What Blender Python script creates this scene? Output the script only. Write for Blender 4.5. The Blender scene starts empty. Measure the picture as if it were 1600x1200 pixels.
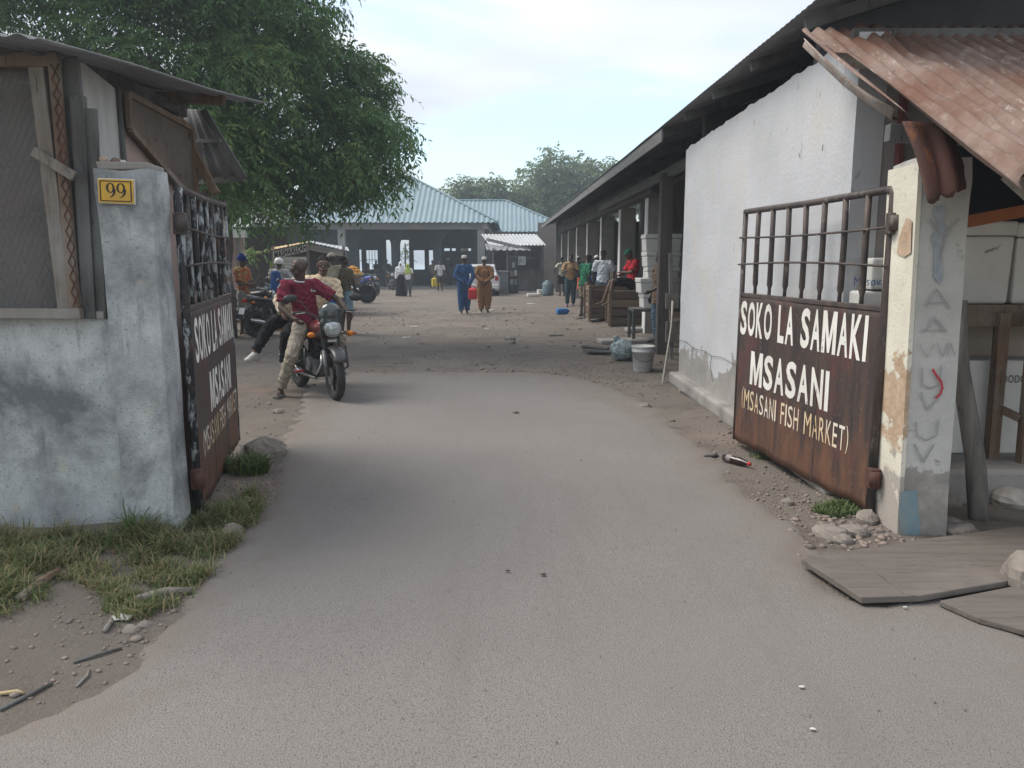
import bpy, bmesh, math, random
import numpy as np
from mathutils import Vector, Matrix, Euler, noise as mnoise

random.seed(7); RNG = np.random.default_rng(7)
R = math.radians
scene = bpy.context.scene
COL = scene.collection

# ------------------------------------------------------------------ camera
CAM_H = 1.65; PITCH = R(9.2); FPX = 1186.0
cam_d = bpy.data.cameras.new('camera'); cam = bpy.data.objects.new('camera', cam_d); COL.objects.link(cam)
cam.location = (0, 0, CAM_H); cam.rotation_euler = (R(90) - PITCH, 0, 0)
cam_d.sensor_width = 36; cam_d.lens = 36 * FPX / 1600; cam_d.clip_start = .05; cam_d.clip_end = 3000
scene.camera = cam

# ------------------------------------------------------------------ sky, sun, exposure
SUN_AZ = R(-76)          # clockwise from +Y: the sun stands to the front left
SUN_EL = R(54)
world = bpy.data.worlds.new('World'); scene.world = world; world.use_nodes = True
wn = world.node_tree.nodes; wl = world.node_tree.links
for n_ in list(wn): wn.remove(n_)
w_out = wn.new('ShaderNodeOutputWorld'); w_bg = wn.new('ShaderNodeBackground'); w_bg.inputs['Strength'].default_value = .097
sky = wn.new('ShaderNodeTexSky'); sky.sky_type = 'NISHITA'; sky.sun_disc = False
sky.sun_elevation = SUN_EL; sky.sun_rotation = SUN_AZ; sky.air_density = 1.3; sky.dust_density = .6; sky.ozone_density = 2.5
tc = wn.new('ShaderNodeTexCoord'); sep = wn.new('ShaderNodeSeparateXYZ'); wl.new(tc.outputs['Generated'], sep.inputs[0])
def wmath(op, a, b=None):
    m = wn.new('ShaderNodeMath'); m.operation = op
    for i, v in enumerate((a, b)):
        if v is None: continue
        if isinstance(v, (int, float)): m.inputs[i].default_value = v
        else: wl.new(v, m.inputs[i])
    return m.outputs[0]
zz = wmath('ADD', wmath('MAXIMUM', sep.outputs['Z'], 0.0), .16)
cv = wn.new('ShaderNodeCombineXYZ')
wl.new(wmath('DIVIDE', sep.outputs['X'], zz), cv.inputs[0]); wl.new(wmath('DIVIDE', sep.outputs['Y'], zz), cv.inputs[1])
wmp = wn.new('ShaderNodeMapping'); wl.new(cv.outputs[0], wmp.inputs[0])
wmp.inputs['Location'].default_value = (3.1, .8, 0); wmp.inputs['Rotation'].default_value = (0, 0, R(25)); wmp.inputs['Scale'].default_value = (.55, .85, 1)
n1 = wn.new('ShaderNodeTexNoise'); n1.inputs['Scale'].default_value = 1.1; n1.inputs['Detail'].default_value = 6; n1.inputs['Roughness'].default_value = .55
n1.inputs['Distortion'].default_value = .5
wl.new(wmp.outputs[0], n1.inputs['Vector'])
cr = wn.new('ShaderNodeValToRGB'); cr.color_ramp.elements[0].position = .34; cr.color_ramp.elements[1].position = .56
# low above the horizon the cloud sheet thins and the blue comes through
thin = wn.new('ShaderNodeMapRange'); wl.new(sep.outputs['Z'], thin.inputs[0])
thin.inputs[1].default_value = .06; thin.inputs[2].default_value = .19; thin.inputs[3].default_value = -.17; thin.inputs[4].default_value = .08
wl.new(wmath('ADD', n1.outputs['Fac'], thin.outputs[0]), cr.inputs[0])
n2 = wn.new('ShaderNodeTexNoise'); n2.inputs['Scale'].default_value = 2.3; n2.inputs['Detail'].default_value = 5
wl.new(wmp.outputs[0], n2.inputs['Vector'])
cc = wn.new('ShaderNodeValToRGB'); cc.color_ramp.elements[0].position = .3; cc.color_ramp.elements[1].position = .7
cc.color_ramp.elements[0].color = (3.1, 3.4, 3.9, 1); cc.color_ramp.elements[1].color = (4.25, 4.4, 4.65, 1)
wl.new(n2.outputs['Fac'], cc.inputs[0])
wmix = wn.new('ShaderNodeMix'); wmix.data_type = 'RGBA'
wl.new(cr.outputs[0], wmix.inputs['Factor']); wl.new(sky.outputs[0], wmix.inputs['A']); wl.new(cc.outputs[0], wmix.inputs['B'])
wl.new(wmix.outputs['Result'], w_bg.inputs[0]); wl.new(w_bg.outputs[0], w_out.inputs[0])

sun_d = bpy.data.lights.new('sun', 'SUN'); sun_d.energy = 1.5; sun_d.angle = R(32); sun_d.color = (1, .93, .82)
sun = bpy.data.objects.new('sun', sun_d); COL.objects.link(sun)
sdir = Vector((math.sin(SUN_AZ) * math.cos(SUN_EL), math.cos(SUN_AZ) * math.cos(SUN_EL), math.sin(SUN_EL)))
sun.rotation_euler = (-sdir).to_track_quat('-Z', 'Y').to_euler(); sun.location = (-20, 20, 30)
scene.view_settings.view_transform = 'Standard'; scene.view_settings.look = 'None'
scene.view_settings.exposure = 1.46; scene.view_settings.gamma = 1
scene.cycles.max_bounces = 6; scene.cycles.diffuse_bounces = 3; scene.cycles.transparent_max_bounces = 8
scene.cycles.use_denoising = True

# ------------------------------------------------------------------ air: thin haze round the whole place
_hb = 0.0026
def build_haze():
    m = bpy.data.materials.new('haze_air'); m.use_nodes = True; nt = m.node_tree
    for n_ in list(nt.nodes): nt.nodes.remove(n_)
    o_ = nt.nodes.new('ShaderNodeOutputMaterial'); v_ = nt.nodes.new('ShaderNodeVolumePrincipled')
    v_.inputs['Color'].default_value = (.80, .90, 1, 1); v_.inputs['Density'].default_value = _hb; v_.inputs['Anisotropy'].default_value = .3
    nt.links.new(v_.outputs[0], o_.inputs['Volume'])
    me = bpy.data.meshes.new('haze'); x0, x1, y0, y1, z0, z1 = -950, 950, -30, 2600, -1.5, 24
    me.from_pydata([(x, y, z) for x in (x0, x1) for y in (y0, y1) for z in (z0, z1)], [], [(0, 1, 3, 2), (4, 6, 7, 5), (0, 4, 5, 1), (2, 3, 7, 6), (0, 2, 6, 4), (1, 5, 7, 3)])
    me.materials.append(m); o = bpy.data.objects.new('haze', me); COL.objects.link(o); o['kind'] = 'stuff'; o.display_type = 'WIRE'; return o

# ------------------------------------------------------------------ helpers: picture rays to places
def ray(px, py):
    xn = (px - 800) / FPX; yn = (py - 600) / FPX
    dy = math.cos(PITCH) - yn * math.sin(PITCH); dz = -math.sin(PITCH) - yn * math.cos(PITCH)
    return xn / dy, dz / dy
def P(px, py, Y):
    a, b = ray(px, py); return Vector((a * Y, Y, CAM_H + b * Y))
def G(px, py, z=0.0):
    a, b = ray(px, py); Y = (z - CAM_H) / b; return Vector((a * Y, Y, z))

# ------------------------------------------------------------------ helpers: objects
ORG = {}
def tag(o, label=None, cat=None, group=None, kind=None):
    if label: o['label'] = label
    if cat: o['category'] = cat
    if group: o['group'] = group
    if kind: o['kind'] = kind
    return o
def thing(name, label, cat, loc=(0, 0, 0), rz=0.0, group=None):
    o = bpy.data.objects.new(name, None); o.empty_display_size = .2; COL.objects.link(o)
    o.location = loc; o.rotation_euler = (0, 0, rz); ORG[o.name] = (Vector(loc), rz)
    return tag(o, label, cat, group)
def copy_tree(o, parent=None):
    c = o.copy(); COL.objects.link(c); c.parent = parent
    for ch in o.children: copy_tree(ch, c)
    return c

class MB:
    """collects shapes; build() links them as one mesh object"""
    def __init__(s): s.v = []; s.f = []
    def add(s, v, f):
        k = len(s.v); s.v += [Vector(p) for p in v]; s.f += [tuple(i + k for i in q) for q in f]; return s
    def box(s, c, d, rot=None, m=None):
        x, y, z = d[0] / 2, d[1] / 2, d[2] / 2
        v = [Vector((a * x, b * y, e * z)) for a in (-1, 1) for b in (-1, 1) for e in (-1, 1)]
        if rot is not None:
            e = Euler(rot).to_matrix(); v = [e @ p for p in v]
        v = [p + Vector(c) for p in v]
        return s.add(v, [(0, 1, 3, 2), (4, 6, 7, 5), (0, 4, 5, 1), (2, 3, 7, 6), (0, 2, 6, 4), (1, 5, 7, 3)])
    def beam(s, a, b, w, h, up=(0, 0, 1)):
        a = Vector(a); b = Vector(b); d = (b - a).normalized(); up = Vector(up)
        if abs(d.dot(up)) > .97: up = Vector((0, 1, 0))
        u = d.cross(up).normalized(); v = u.cross(d).normalized()
        q = [p + u * (i * w / 2) + v * (j * h / 2) for p in (a, b) for i, j in ((-1, -1), (1, -1), (1, 1), (-1, 1))]
        return s.add(q, [(0, 3, 2, 1), (4, 5, 6, 7), (0, 1, 5, 4), (1, 2, 6, 5), (2, 3, 7, 6), (3, 0, 4, 7)])
    def tube(s, pts, r, seg=8, caps=True):
        pts = [Vector(p) for p in pts]; n = len(pts)
        rr = r if isinstance(r, (list, tuple)) else [r] * n
        k0 = len(s.v); pu = None
        for i, p in enumerate(pts):
            d = (pts[min(i + 1, n - 1)] - pts[max(i - 1, 0)])
            d = d.normalized() if d.length > 1e-9 else Vector((0, 0, 1))
            if pu is None:
                pu = Vector((0, 0, 1)) if abs(d.z) < .9 else Vector((1, 0, 0))
            u = (pu - d * pu.dot(d)); u = u.normalized() if u.length > 1e-6 else d.orthogonal().normalized()
            w = d.cross(u); pu = u
            for j in range(seg):
                a = 2 * math.pi * j / seg; s.v.append(p + (u * math.cos(a) + w * math.sin(a)) * rr[i])
        for i in range(n - 1):
            for j in range(seg):
                a = k0 + i * seg + j; b = k0 + i * seg + (j + 1) % seg
                s.f.append((a, b, b + seg, a + seg))
        if caps:
            s.f.append(tuple(k0 + j for j in reversed(range(seg)))); s.f.append(tuple(k0 + (n - 1) * seg + j for j in range(seg)))
        return s
    def ell(s, c, r, seg=14, rings=8, rot=None, z0=-1.0):
        """ellipsoid; z0 above -1 keeps only the upper part"""
        c = Vector(c); k0 = len(s.v); e = Euler(rot).to_matrix() if rot is not None else None
        t0 = math.acos(max(-1, min(1, z0)))
        for i in range(rings + 1):
            t = t0 * i / rings
            for j in range(seg):
                a = 2 * math.pi * j / seg
                p = Vector((r[0] * math.sin(t) * math.cos(a), r[1] * math.sin(t) * math.sin(a), r[2] * math.cos(t)))
                s.v.append(c + (e @ p if e else p))
        for i in range(rings):
            for j in range(seg):
                a = k0 + i * seg + j; b = k0 + i * seg + (j + 1) % seg
                s.f.append((a, a + seg, b + seg, b))
        if z0 > -1: s.f.append(tuple(k0 + rings * seg + j for j in reversed(range(seg))))
        return s
    def lathe(s, prof, c=(0, 0, 0), axis='z', seg=20):
        c = Vector(c); k0 = len(s.v)
        for r, h in prof:
            for j in range(seg):
                a = 2 * math.pi * j / seg; x, y = r * math.cos(a), r * math.sin(a)
                s.v.append(c + Vector((x, y, h) if axis == 'z' else (h, x, y) if axis == 'x' else (y, h, x)))
        n = len(prof)
        for i in range(n - 1):
            for j in range(seg):
                a = k0 + i * seg + j; b = k0 + i * seg + (j + 1) % seg
                s.f.append((a, b, b + seg, a + seg))
        if prof[0][0] > 1e-6: s.f.append(tuple(k0 + j for j in reversed(range(seg))))
        if prof[-1][0] > 1e-6: s.f.append(tuple(k0 + (n - 1) * seg + j for j in range(seg)))
        return s
    def prism(s, poly, h):
        """flat polygon (3d points) thickened along vector h"""
        h = Vector(h); n = len(poly); a = [Vector(p) for p in poly]
        return s.add(a + [p + h for p in a], [tuple(reversed(range(n))), tuple(range(n, 2 * n))] + [(i, (i + 1) % n, n + (i + 1) % n, n + i) for i in range(n)])
    def torus(s, c, R_, r, axis='x', seg=28, ms=10, sq=1.0):
        prof = [(R_ + r * math.cos(t), r * sq * math.sin(t)) for t in [2 * math.pi * i / ms for i in range(ms + 1)]]
        return s.lathe(prof, c, axis, seg)
    def xf(s, M): s.v = [M @ p for p in s.v]; return s
    def jitter(s, a, sc=3.0):
        for p in s.v:
            d = mnoise.noise_vector(p * sc); p += d * a
        return s
    def build(s, name, mat, parent=None, smooth=False, bevel=0, world=True, solid=0):
        me = bpy.data.meshes.new(name)
        org = Vector((0, 0, 0)); rz = 0
        if parent is not None and world: org, rz = ORG.get(parent.name, (org, 0))
        o = bpy.data.objects.new(name, me)
        if parent is None:
            xs = [p.x for p in s.v]; ys = [p.y for p in s.v]; zs = [p.z for p in s.v]
            org = Vector(((min(xs) + max(xs)) / 2, (min(ys) + max(ys)) / 2, min(zs))); o.location = org
        inv = Matrix.Rotation(-rz, 3, 'Z')
        me.from_pydata([inv @ (p - org) for p in s.v], [], s.f); me.update()
        if mat is not None: me.materials.append(mat)
        if smooth:
            me.polygons.foreach_set('use_smooth', [True] * len(me.polygons)); me.update()
        COL.objects.link(o); ORG[o.name] = (org, rz)
        if parent is not None: o.parent = parent
        if solid:
            m = o.modifiers.new('thick', 'SOLIDIFY'); m.thickness = solid; m.offset = 0
        if bevel:
            m = o.modifiers.new('bevel', 'BEVEL'); m.width = bevel; m.segments = 2; m.limit_method = 'ANGLE'
        return o

def fast_mesh(name, V, F, mat, parent=None, attr=None, smooth=False):
    """numpy vertices and equal-length faces into one mesh"""
    me = bpy.data.meshes.new(name); V = np.asarray(V, np.float32); F = np.asarray(F, np.int32)
    n, k = F.shape
    me.vertices.add(len(V)); me.vertices.foreach_set('co', V.ravel())
    me.loops.add(n * k); me.loops.foreach_set('vertex_index', F.ravel())
    me.polygons.add(n); me.polygons.foreach_set('loop_start', np.arange(0, n * k, k, dtype=np.int32))
    if smooth: me.polygons.foreach_set('use_smooth', np.ones(n, bool))
    me.update(calc_edges=True)
    if attr is not None:
        a = me.attributes.new('tint', 'FLOAT', 'FACE'); a.data.foreach_set('value', np.asarray(attr, np.float32))
    me.materials.append(mat)
    o = bpy.data.objects.new(name, me); COL.objects.link(o); ORG[o.name] = (Vector((0, 0, 0)), 0)
    if parent is not None: o.parent = parent
    return o

# ------------------------------------------------------------------ helpers: materials
class NT:
    def __init__(s, name):
        s.m = bpy.data.materials.new(name); s.m.use_nodes = True; s.n = s.m.node_tree.nodes; s.l = s.m.node_tree.links
        s.b = s.n['Principled BSDF']; s.out = s.n['Material Output']; s.tc = s.n.new('ShaderNodeTexCoord')
    def coord(s, scale=(1, 1, 1), which='Object', loc=(0, 0, 0)):
        m = s.n.new('ShaderNodeMapping'); s.l.new(s.tc.outputs[which], m.inputs[0]); m.inputs['Scale'].default_value = scale; m.inputs['Location'].default_value = loc
        return m.outputs[0]
    def noise(s, sc, det=6, vec=None, rough=.6, dist=0.0):
        t = s.n.new('ShaderNodeTexNoise'); t.inputs['Scale'].default_value = sc; t.inputs['Detail'].default_value = det; t.inputs['Roughness'].default_value = rough
        t.inputs['Distortion'].default_value = dist
        s.l.new(vec if vec is not None else s.tc.outputs['Object'], t.inputs['Vector']); return t.outputs['Fac']
    def voro(s, sc, vec=None, feat='F1'):
        t = s.n.new('ShaderNodeTexVoronoi'); t.inputs['Scale'].default_value = sc; t.feature = feat
        s.l.new(vec if vec is not None else s.tc.outputs['Object'], t.inputs['Vector']); return t.outputs['Distance']
    def ramp(s, f, a, b, ca=(0, 0, 0, 1), cb=(1, 1, 1, 1)):
        r = s.n.new('ShaderNodeValToRGB'); e = r.color_ramp.elements; e[0].position = a; e[1].position = b; e[0].color = ca; e[1].color = cb
        s.l.new(f, r.inputs[0]); return r.outputs[0]
    def mr(s, f, a, b, c=0.0, d=1.0):
        r = s.n.new('ShaderNodeMapRange'); s.l.new(f, r.inputs[0])
        for i, v in enumerate((a, b, c, d)): r.inputs[i + 1].default_value = v
        return r.outputs[0]
    def math(s, op, a, b=None):
        m = s.n.new('ShaderNodeMath'); m.operation = op
        for i, v in enumerate((a, b)):
            if v is None: continue
            if isinstance(v, (int, float)): m.inputs[i].default_value = v
            else: s.l.new(v, m.inputs[i])
        return m.outputs[0]
    def mix(s, f, a, b, blend='MIX'):
        m = s.n.new('ShaderNodeMix'); m.data_type = 'RGBA'; m.blend_type = blend
        for k, v in (('Factor', f), ('A', a), ('B', b)):
            i = m.inputs[k] if k == 'Factor' else [q for q in m.inputs if q.name == k and q.type == 'RGBA'][0]
            if isinstance(v, (int, float)): i.default_value = v
            elif isinstance(v, tuple): i.default_value = v if len(v) == 4 else v + (1,)
            else: s.l.new(v, i)
        return [q for q in m.outputs if q.type == 'RGBA'][0]
    def xyz(s, which='Object'):
        q = s.n.new('ShaderNodeSeparateXYZ'); s.l.new(s.tc.outputs[which], q.inputs[0]); return q.outputs
    def bump(s, h, strength=.3, dist=.01):
        b = s.n.new('ShaderNodeBump'); b.inputs['Strength'].default_value = strength; b.inputs['Distance'].default_value = dist
        s.l.new(h, b.inputs['Height']); s.l.new(b.outputs[0], s.b.inputs['Normal'])
    def col(s, c):
        if isinstance(c, tuple): s.b.inputs['Base Color'].default_value = c if len(c) == 4 else c + (1,)
        else: s.l.new(c, s.b.inputs['Base Color'])
    def done(s, rough=.8, metal=0.0, spec=.3):
        if isinstance(rough, (int, float)): s.b.inputs['Roughness'].default_value = rough
        else: s.l.new(rough, s.b.inputs['Roughness'])
        s.b.inputs['Metallic'].default_value = metal; s.b.inputs['Specular IOR Level'].default_value = spec
        return s.m

_MC = {}
def pm(name, c1, c2=None, scale=4.0, rough=.8, bump=.25, bscale=60.0, metal=0.0, spec=.3, stretch=(1, 1, 1), lo=.38, hi=.64, dirt=None, dlo=.55, dhi=.75, dsc=2.0):
    """everyday surface: two tones mixed by noise, fine grain, optional dirt stains"""
    if name in _MC: return _MC[name]
    t = NT(name); c2 = c2 or tuple(min(1, x * .72) for x in c1)
    v = t.coord(stretch)
    c = t.mix(t.ramp(t.noise(scale, 6, v), lo, hi), c1, c2)
    fine = t.noise(bscale, 3, v)
    c = t.mix(t.mr(fine, .3, .7, 0, .22), c, tuple(x * .55 for x in c1))
    if dirt: c = t.mix(t.ramp(t.noise(dsc, 5, t.coord(stretch, loc=(7, 3, 1)), dist=.6), dlo, dhi), c, dirt)
    t.col(c)
    if bump: t.bump(fine, bump, .006)
    _MC[name] = t.done(rough, metal, spec); return _MC[name]
def cloth(name, c, c2=None):
    if name in _MC: return _MC[name]
    t = NT(name)
    w = t.noise(7, 4, t.coord((1, 1, .6)), dist=1.2); f = t.noise(260, 2)
    col = t.mix(t.mr(t.noise(5, 3), .35, .7, 0, .35), c, c2 or tuple(x * .7 for x in c))
    t.col(col); t.bump(t.math('ADD', w, t.math('MULTIPLY', f, .04)), .55, .05)
    _MC[name] = t.done(.9, 0, .15); return _MC[name]
def wood(name, c1, c2, stretch=(3, 3, 30), gray=None):
    """weathered timber; the grain runs along the axis with the smallest stretch"""
    if name in _MC: return _MC[name]
    t = NT(name); v = t.coord(stretch)
    g = t.noise(2.0, 8, v, .7, .4); c = t.mix(t.ramp(g, .35, .65), c1, c2)
    if gray: c = t.mix(t.ramp(t.noise(1.7, 5), .42, .62), c, gray)
    c = t.mix(t.ramp(t.noise(5, 4, v), .62, .7), c, tuple(x * .35 for x in c2))
    t.col(c); t.bump(g, .5, .012); _MC[name] = t.done(.85, 0, .2); return _MC[name]

def strokes(mb, polys, O, ux, uy, n, w):
    """hand-drawn lines as thin ribbons lying on a surface: O origin, ux / uy surface axes, n its normal"""
    for pl in polys:
        q = [Vector((a, b)) for a, b in pl]
        for i in range(len(q) - 1):
            d = (q[i + 1] - q[i]); L = d.length
            if L < 1e-6: continue
            d /= L; e = Vector((-d.y, d.x)); a = q[i] - d * w * .3; b = q[i + 1] + d * w * .3
            pts = [a - e * w / 2, b - e * w / 2, b + e * w / 2, a + e * w / 2]
            mb.add([O + ux * p.x + uy * p.y + n * (.0004 * (i % 3)) for p in pts], [(0, 1, 2, 3)])
def text_mb(s, width, height, O, ux, uy, bold=0.0, res=4, narrow_space=None):
    """lettering as flat faces, scaled to width x cap height, laid on a surface"""
    cu = bpy.data.curves.new('lettering', 'FONT'); cu.body = s; cu.size = 1; cu.offset = bold; cu.resolution_u = res; cu.space_character = 1.1
    if narrow_space: cu.space_word = narrow_space
    o = bpy.data.objects.new('lettering', cu); COL.objects.link(o)
    dg = bpy.context.evaluated_depsgraph_get(); me = bpy.data.meshes.new_from_object(o.evaluated_get(dg))
    V = [v.co.copy() for v in me.vertices]; F = [tuple(p.vertices) for p in me.polygons]
    bpy.data.objects.remove(o); bpy.data.curves.remove(cu); bpy.data.meshes.remove(me)
    x0 = min(v.x for v in V); x1 = max(v.x for v in V); y0 = min(v.y for v in V); y1 = max(v.y for v in V)
    m = MB(); m.add([O + ux * ((v.x - x0) / (x1 - x0) * width) + uy * ((v.y - y0) / (y1 - y0) * height) for v in V], F)
    return m
def words_mb(s, width, height, O, ux, uy, bold, gap=.16, space=.42):
    """sign-painter's line: letters set one by one; yields one mesh collector per word"""
    adv = []; x = 0.0
    for ch in s:
        if ch == ' ': adv.append((x, 0)); x += space; continue
        w = {'I': .17, 'L': .44, 'M': .80, '(': .22, ')': .22, 'F': .44, 'E': .46, 'O': .62}.get(ch, .56); adv.append((x, w)); x += w + gap
    k = width / (x - gap); out = MB()
    for ch, (x, w) in zip(s, adv):
        if ch == ' ': yield out; out = MB(); continue
        if ch == 'M' and bold:
            q = [(0, 0), (0, 1), (.27, 1), (.5, .36), (.73, 1), (1, 1), (1, 0), (.77, 0), (.77, .60), (.575, .02), (.425, .02), (.23, .60), (.23, 0)]
            pts = [O + ux * (x * k + a_ * w * k) + uy * (b_ * height) for a_, b_ in q]
            out.add(pts, [(0, 1, 2, 11, 12), (2, 3, 10, 11), (3, 9, 10), (3, 4, 8, 9), (4, 5, 6, 7, 8)]); continue
        t = text_mb(ch, w * k, height * (1.12 if ch in '()' else 1), O + ux * (x * k) - uy * (height * .06 if ch in '()' else 0), ux, uy, bold * (.25 if ch == 'M' else 1), 3); out.add(t.v, t.f)
    yield out
def corrugated(A, B, C, D, waves, amp, ny=6, per=6, sag=0.0):
    """sheet A-B (across the ribs) to D-C (down the slope): ribs run from A to D"""
    A, B, C, D = map(Vector, (A, B, C, D)); nrm = (B - A).cross(D - A).normalized()
    if nrm.z < 0: nrm = -nrm
    nx = waves * per; V = []; F = []
    for j in range(ny + 1):
        t = j / ny
        for i in range(nx + 1):
            s = i / nx; p = (A * (1 - s) + B * s) * (1 - t) + (D * (1 - s) + C * s) * t
            V.append(p + nrm * (amp * math.sin(2 * math.pi * waves * s) + sag * mnoise.noise(p * .9)))
    for j in range(ny):
        for i in range(nx):
            a = j * (nx + 1) + i; F.append((a, a + 1, a + nx + 2, a + nx + 1))
    m = MB(); m.add(V, F); return m
def holed_wall(mb, x0, x1, z0, z1, y, th, holes):
    """wall in the xz plane with rectangular openings (hx0, hx1, hz0, hz1)"""
    xs = sorted({x0, x1, *[h[0] for h in holes], *[h[1] for h in holes]})
    for a, b in zip(xs, xs[1:]):
        hs = sorted([(h[2], h[3]) for h in holes if h[0] <= a + 1e-6 and h[1] >= b - 1e-6]); z = z0
        for h0, h1 in hs + [(z1, z1)]:
            if h0 > z + 1e-4: mb.box(((a + b) / 2, y, (z + h0) / 2), (b - a, th, h0 - z))
            z = max(z, h1)
    return mb
def rock(name, label, c, r, mat, cat='rock', seed=0, flat=.6, group=None):
    m = MB(); m.ell((0, 0, 0), (r, r * .8, r * flat), 14, 9)
    for p in m.v:
        d = mnoise.noise(p * (1.6 / r) + Vector((seed * 3.7, seed, 0))); e = mnoise.noise(p * (4 / r) + Vector((seed, 0, 5)))
        p *= 1 + .28 * d + .12 * e
    a = seed * 1.3
    m.xf(Matrix.Translation(Vector(c) + Vector((0, 0, r * flat * .45))) @ Matrix.Rotation(a, 4, 'Z'))
    return tag(m.build(name, mat), label, cat, group)
# ================================================================== materials of the setting
def m_dirt():
    t = NT('dirt'); v = t.coord((1, 1, 1))
    c = t.mix(t.ramp(t.noise(.55, 8, v, .65), .35, .68), (.146, .127, .112), (.192, .169, .149))
    c = t.mix(t.ramp(t.noise(1.1, 6, t.coord((1, 2.2, 1), loc=(4, 2, 0)), .6, .8), .54, .70), c, (.105, .088, .077))
    c = t.mix(t.ramp(t.noise(.35, 5, t.coord((1, 1.6, 1), loc=(11, 5, 0))), .56, .66), c, (.205, .165, .142))
    c = t.mix(t.ramp(t.noise(38, 4, v, .7), .6, .72), c, (.10, .085, .075))
    c = t.mix(t.ramp(t.noise(55, 3, t.coord((1, 1, 1), loc=(2, 9, 0)), .7), .66, .74), c, (.36, .33, .29))
    t.col(c)
    t.bump(t.math('ADD', t.noise(6, 8, v, .7), t.math('MULTIPLY', t.noise(70, 4, v, .7), .35)), .9, .04)
    return t.done(.95, 0, .1)
def m_asphalt():
    t = NT('asphalt'); v = t.coord()
    c = t.mix(t.ramp(t.noise(.7, 6, v), .3, .7), (.178, .164, .156), (.200, .184, .175))
    c = t.mix(t.ramp(t.noise(.33, 4, t.coord(loc=(3, 1, 0))), .5, .75), c, (.214, .198, .188))
    sp = t.noise(170, 2, v, .5); c = t.mix(t.ramp(sp, .54, .68), c, (.088, .082, .080))
    c = t.mix(t.ramp(t.noise(140, 2, t.coord(loc=(5, 5, 2))), .64, .74), c, (.29, .27, .255))
    c = t.mix(t.ramp(t.noise(1.6, 6, t.coord((1.3, .16, 1), loc=(2, 4, 0)), .62), .54, .86), c, (.150, .135, .125))
    c = t.mix(t.ramp(t.noise(1.4, 6, t.coord(loc=(1, 8, 0)), .7, .7), .64, .80), c, (.145, .132, .124))
    # dust drifting in from the verges: the 'edge' attribute is 0 at the border of the strip
    a = t.n.new('ShaderNodeAttribute'); a.attribute_name = 'edge'
    e = t.math('ADD', a.outputs['Fac'], t.mr(t.noise(3.2, 6, t.coord(loc=(6, 0, 0)), .65), .25, .75, -.55, .55))
    c = t.mix(t.ramp(e, .0, .7), (.168, .147, .130), c)
    t.col(c)
    t.bump(t.math('ADD', t.voro(130, v), t.math('MULTIPLY', t.noise(9, 5, v), .7)), .5, .008)
    return t.done(.9, 0, .25)
def m_plaster_mould():
    """whitewashed render with grey-black mould blotches and runs"""
    t = NT('mouldy_plaster'); v = t.coord()
    c = t.mix(t.ramp(t.noise(2.2, 7, v, .65), .35, .65), (.55, .575, .585), (.41, .435, .445))
    c = t.mix(t.ramp(t.noise(1.15, 8, t.coord((1, 1, .8), loc=(2.2, 0, 4.1)), .68, .3), .44, .64), c, (.15, .16, .172))
    c = t.mix(t.ramp(t.noise(3.0, 8, t.coord((2.2, 2.2, .35), loc=(0, 3, 1)), .7), .56, .72), c, (.15, .16, .175))
    c = t.mix(t.ramp(t.noise(1.9, 4, t.coord(loc=(9, 1, 2))), .60, .68), c, (.42, .40, .30))
    c = t.mix(t.ramp(t.noise(60, 3, v), .58, .75), c, (.16, .17, .175))
    t.col(c); t.bump(t.math('ADD', t.noise(85, 4, v), t.math('MULTIPLY', t.noise(6, 5, v), .8)), .6, .014)
    return t.done(.9, 0, .2)
def m_white_wall():
    """limewash peeling off low down to bare grey cement"""
    t = NT('peeling_limewash'); v = t.coord(); z = t.xyz()[2]
    c = t.mix(t.ramp(t.noise(1.3, 6, v), .3, .7), (.51, .52, .55), (.44, .45, .475))
    c = t.mix(t.ramp(t.noise(2.2, 7, t.coord((1.5, 1.5, .5), loc=(1, 2, 3)), .65), .58, .74), c, (.50, .49, .47))
    c = t.mix(t.ramp(t.noise(11, 6, t.coord((1, 1, .45), loc=(4, 4, 4)), .72, .6), .62, .68), c, (.33, .33, .34))
    c = t.mix(t.ramp(t.noise(1.1, 3, t.coord(loc=(6, 1, 8))), .58, .78), c, (.50, .485, .465))
    grey = t.mix(t.ramp(t.noise(3.5, 7, v, .7), .35, .66), (.34, .325, .31), (.25, .238, .228))
    h = t.math('ADD', z, t.mr(t.noise(2.4, 8, v, .68), .2, .8, -.42, .42))
    k = t.ramp(h, .50, .515)
    hole = t.ramp(t.noise(2.9, 8, t.coord(loc=(8, 8, 1)), .7), .70, .71)
    k2 = t.math('MULTIPLY', k, t.math('SUBTRACT', 1.0, t.math('MULTIPLY', hole, t.ramp(z, 1.25, .9))))
    t.col(t.mix(k2, grey, c))
    t.bump(t.math('ADD', t.math('MULTIPLY', k2, .5), t.math('MULTIPLY', t.noise(28, 6, v, .7), .7)), .55, .02)
    return t.done(.88, 0, .2)
def m_pillar_white():
    t = NT('painted_pillar'); v = t.coord(); x = t.xyz()
    c = t.mix(t.ramp(t.noise(2.5, 6, v), .35, .65), (.50, .495, .475), (.40, .395, .38))
    c = t.mix(t.ramp(t.noise(5, 8, t.coord(loc=(3, 0, 6)), .7, .4), .60, .66), c, (.33, .32, .31))
    grey = t.mix(t.ramp(t.noise(6, 6, v), .4, .6), (.34, .315, .295), (.24, .225, .21))
    h = t.math('ADD', x[2], t.mr(t.noise(4, 7, v, .68), .2, .8, -.3, .3))
    t.col(t.mix(t.ramp(h, .40, .42), grey, c)); t.bump(t.noise(40, 5, v), .5, .012)
    return t.done(.88, 0, .2)
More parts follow.
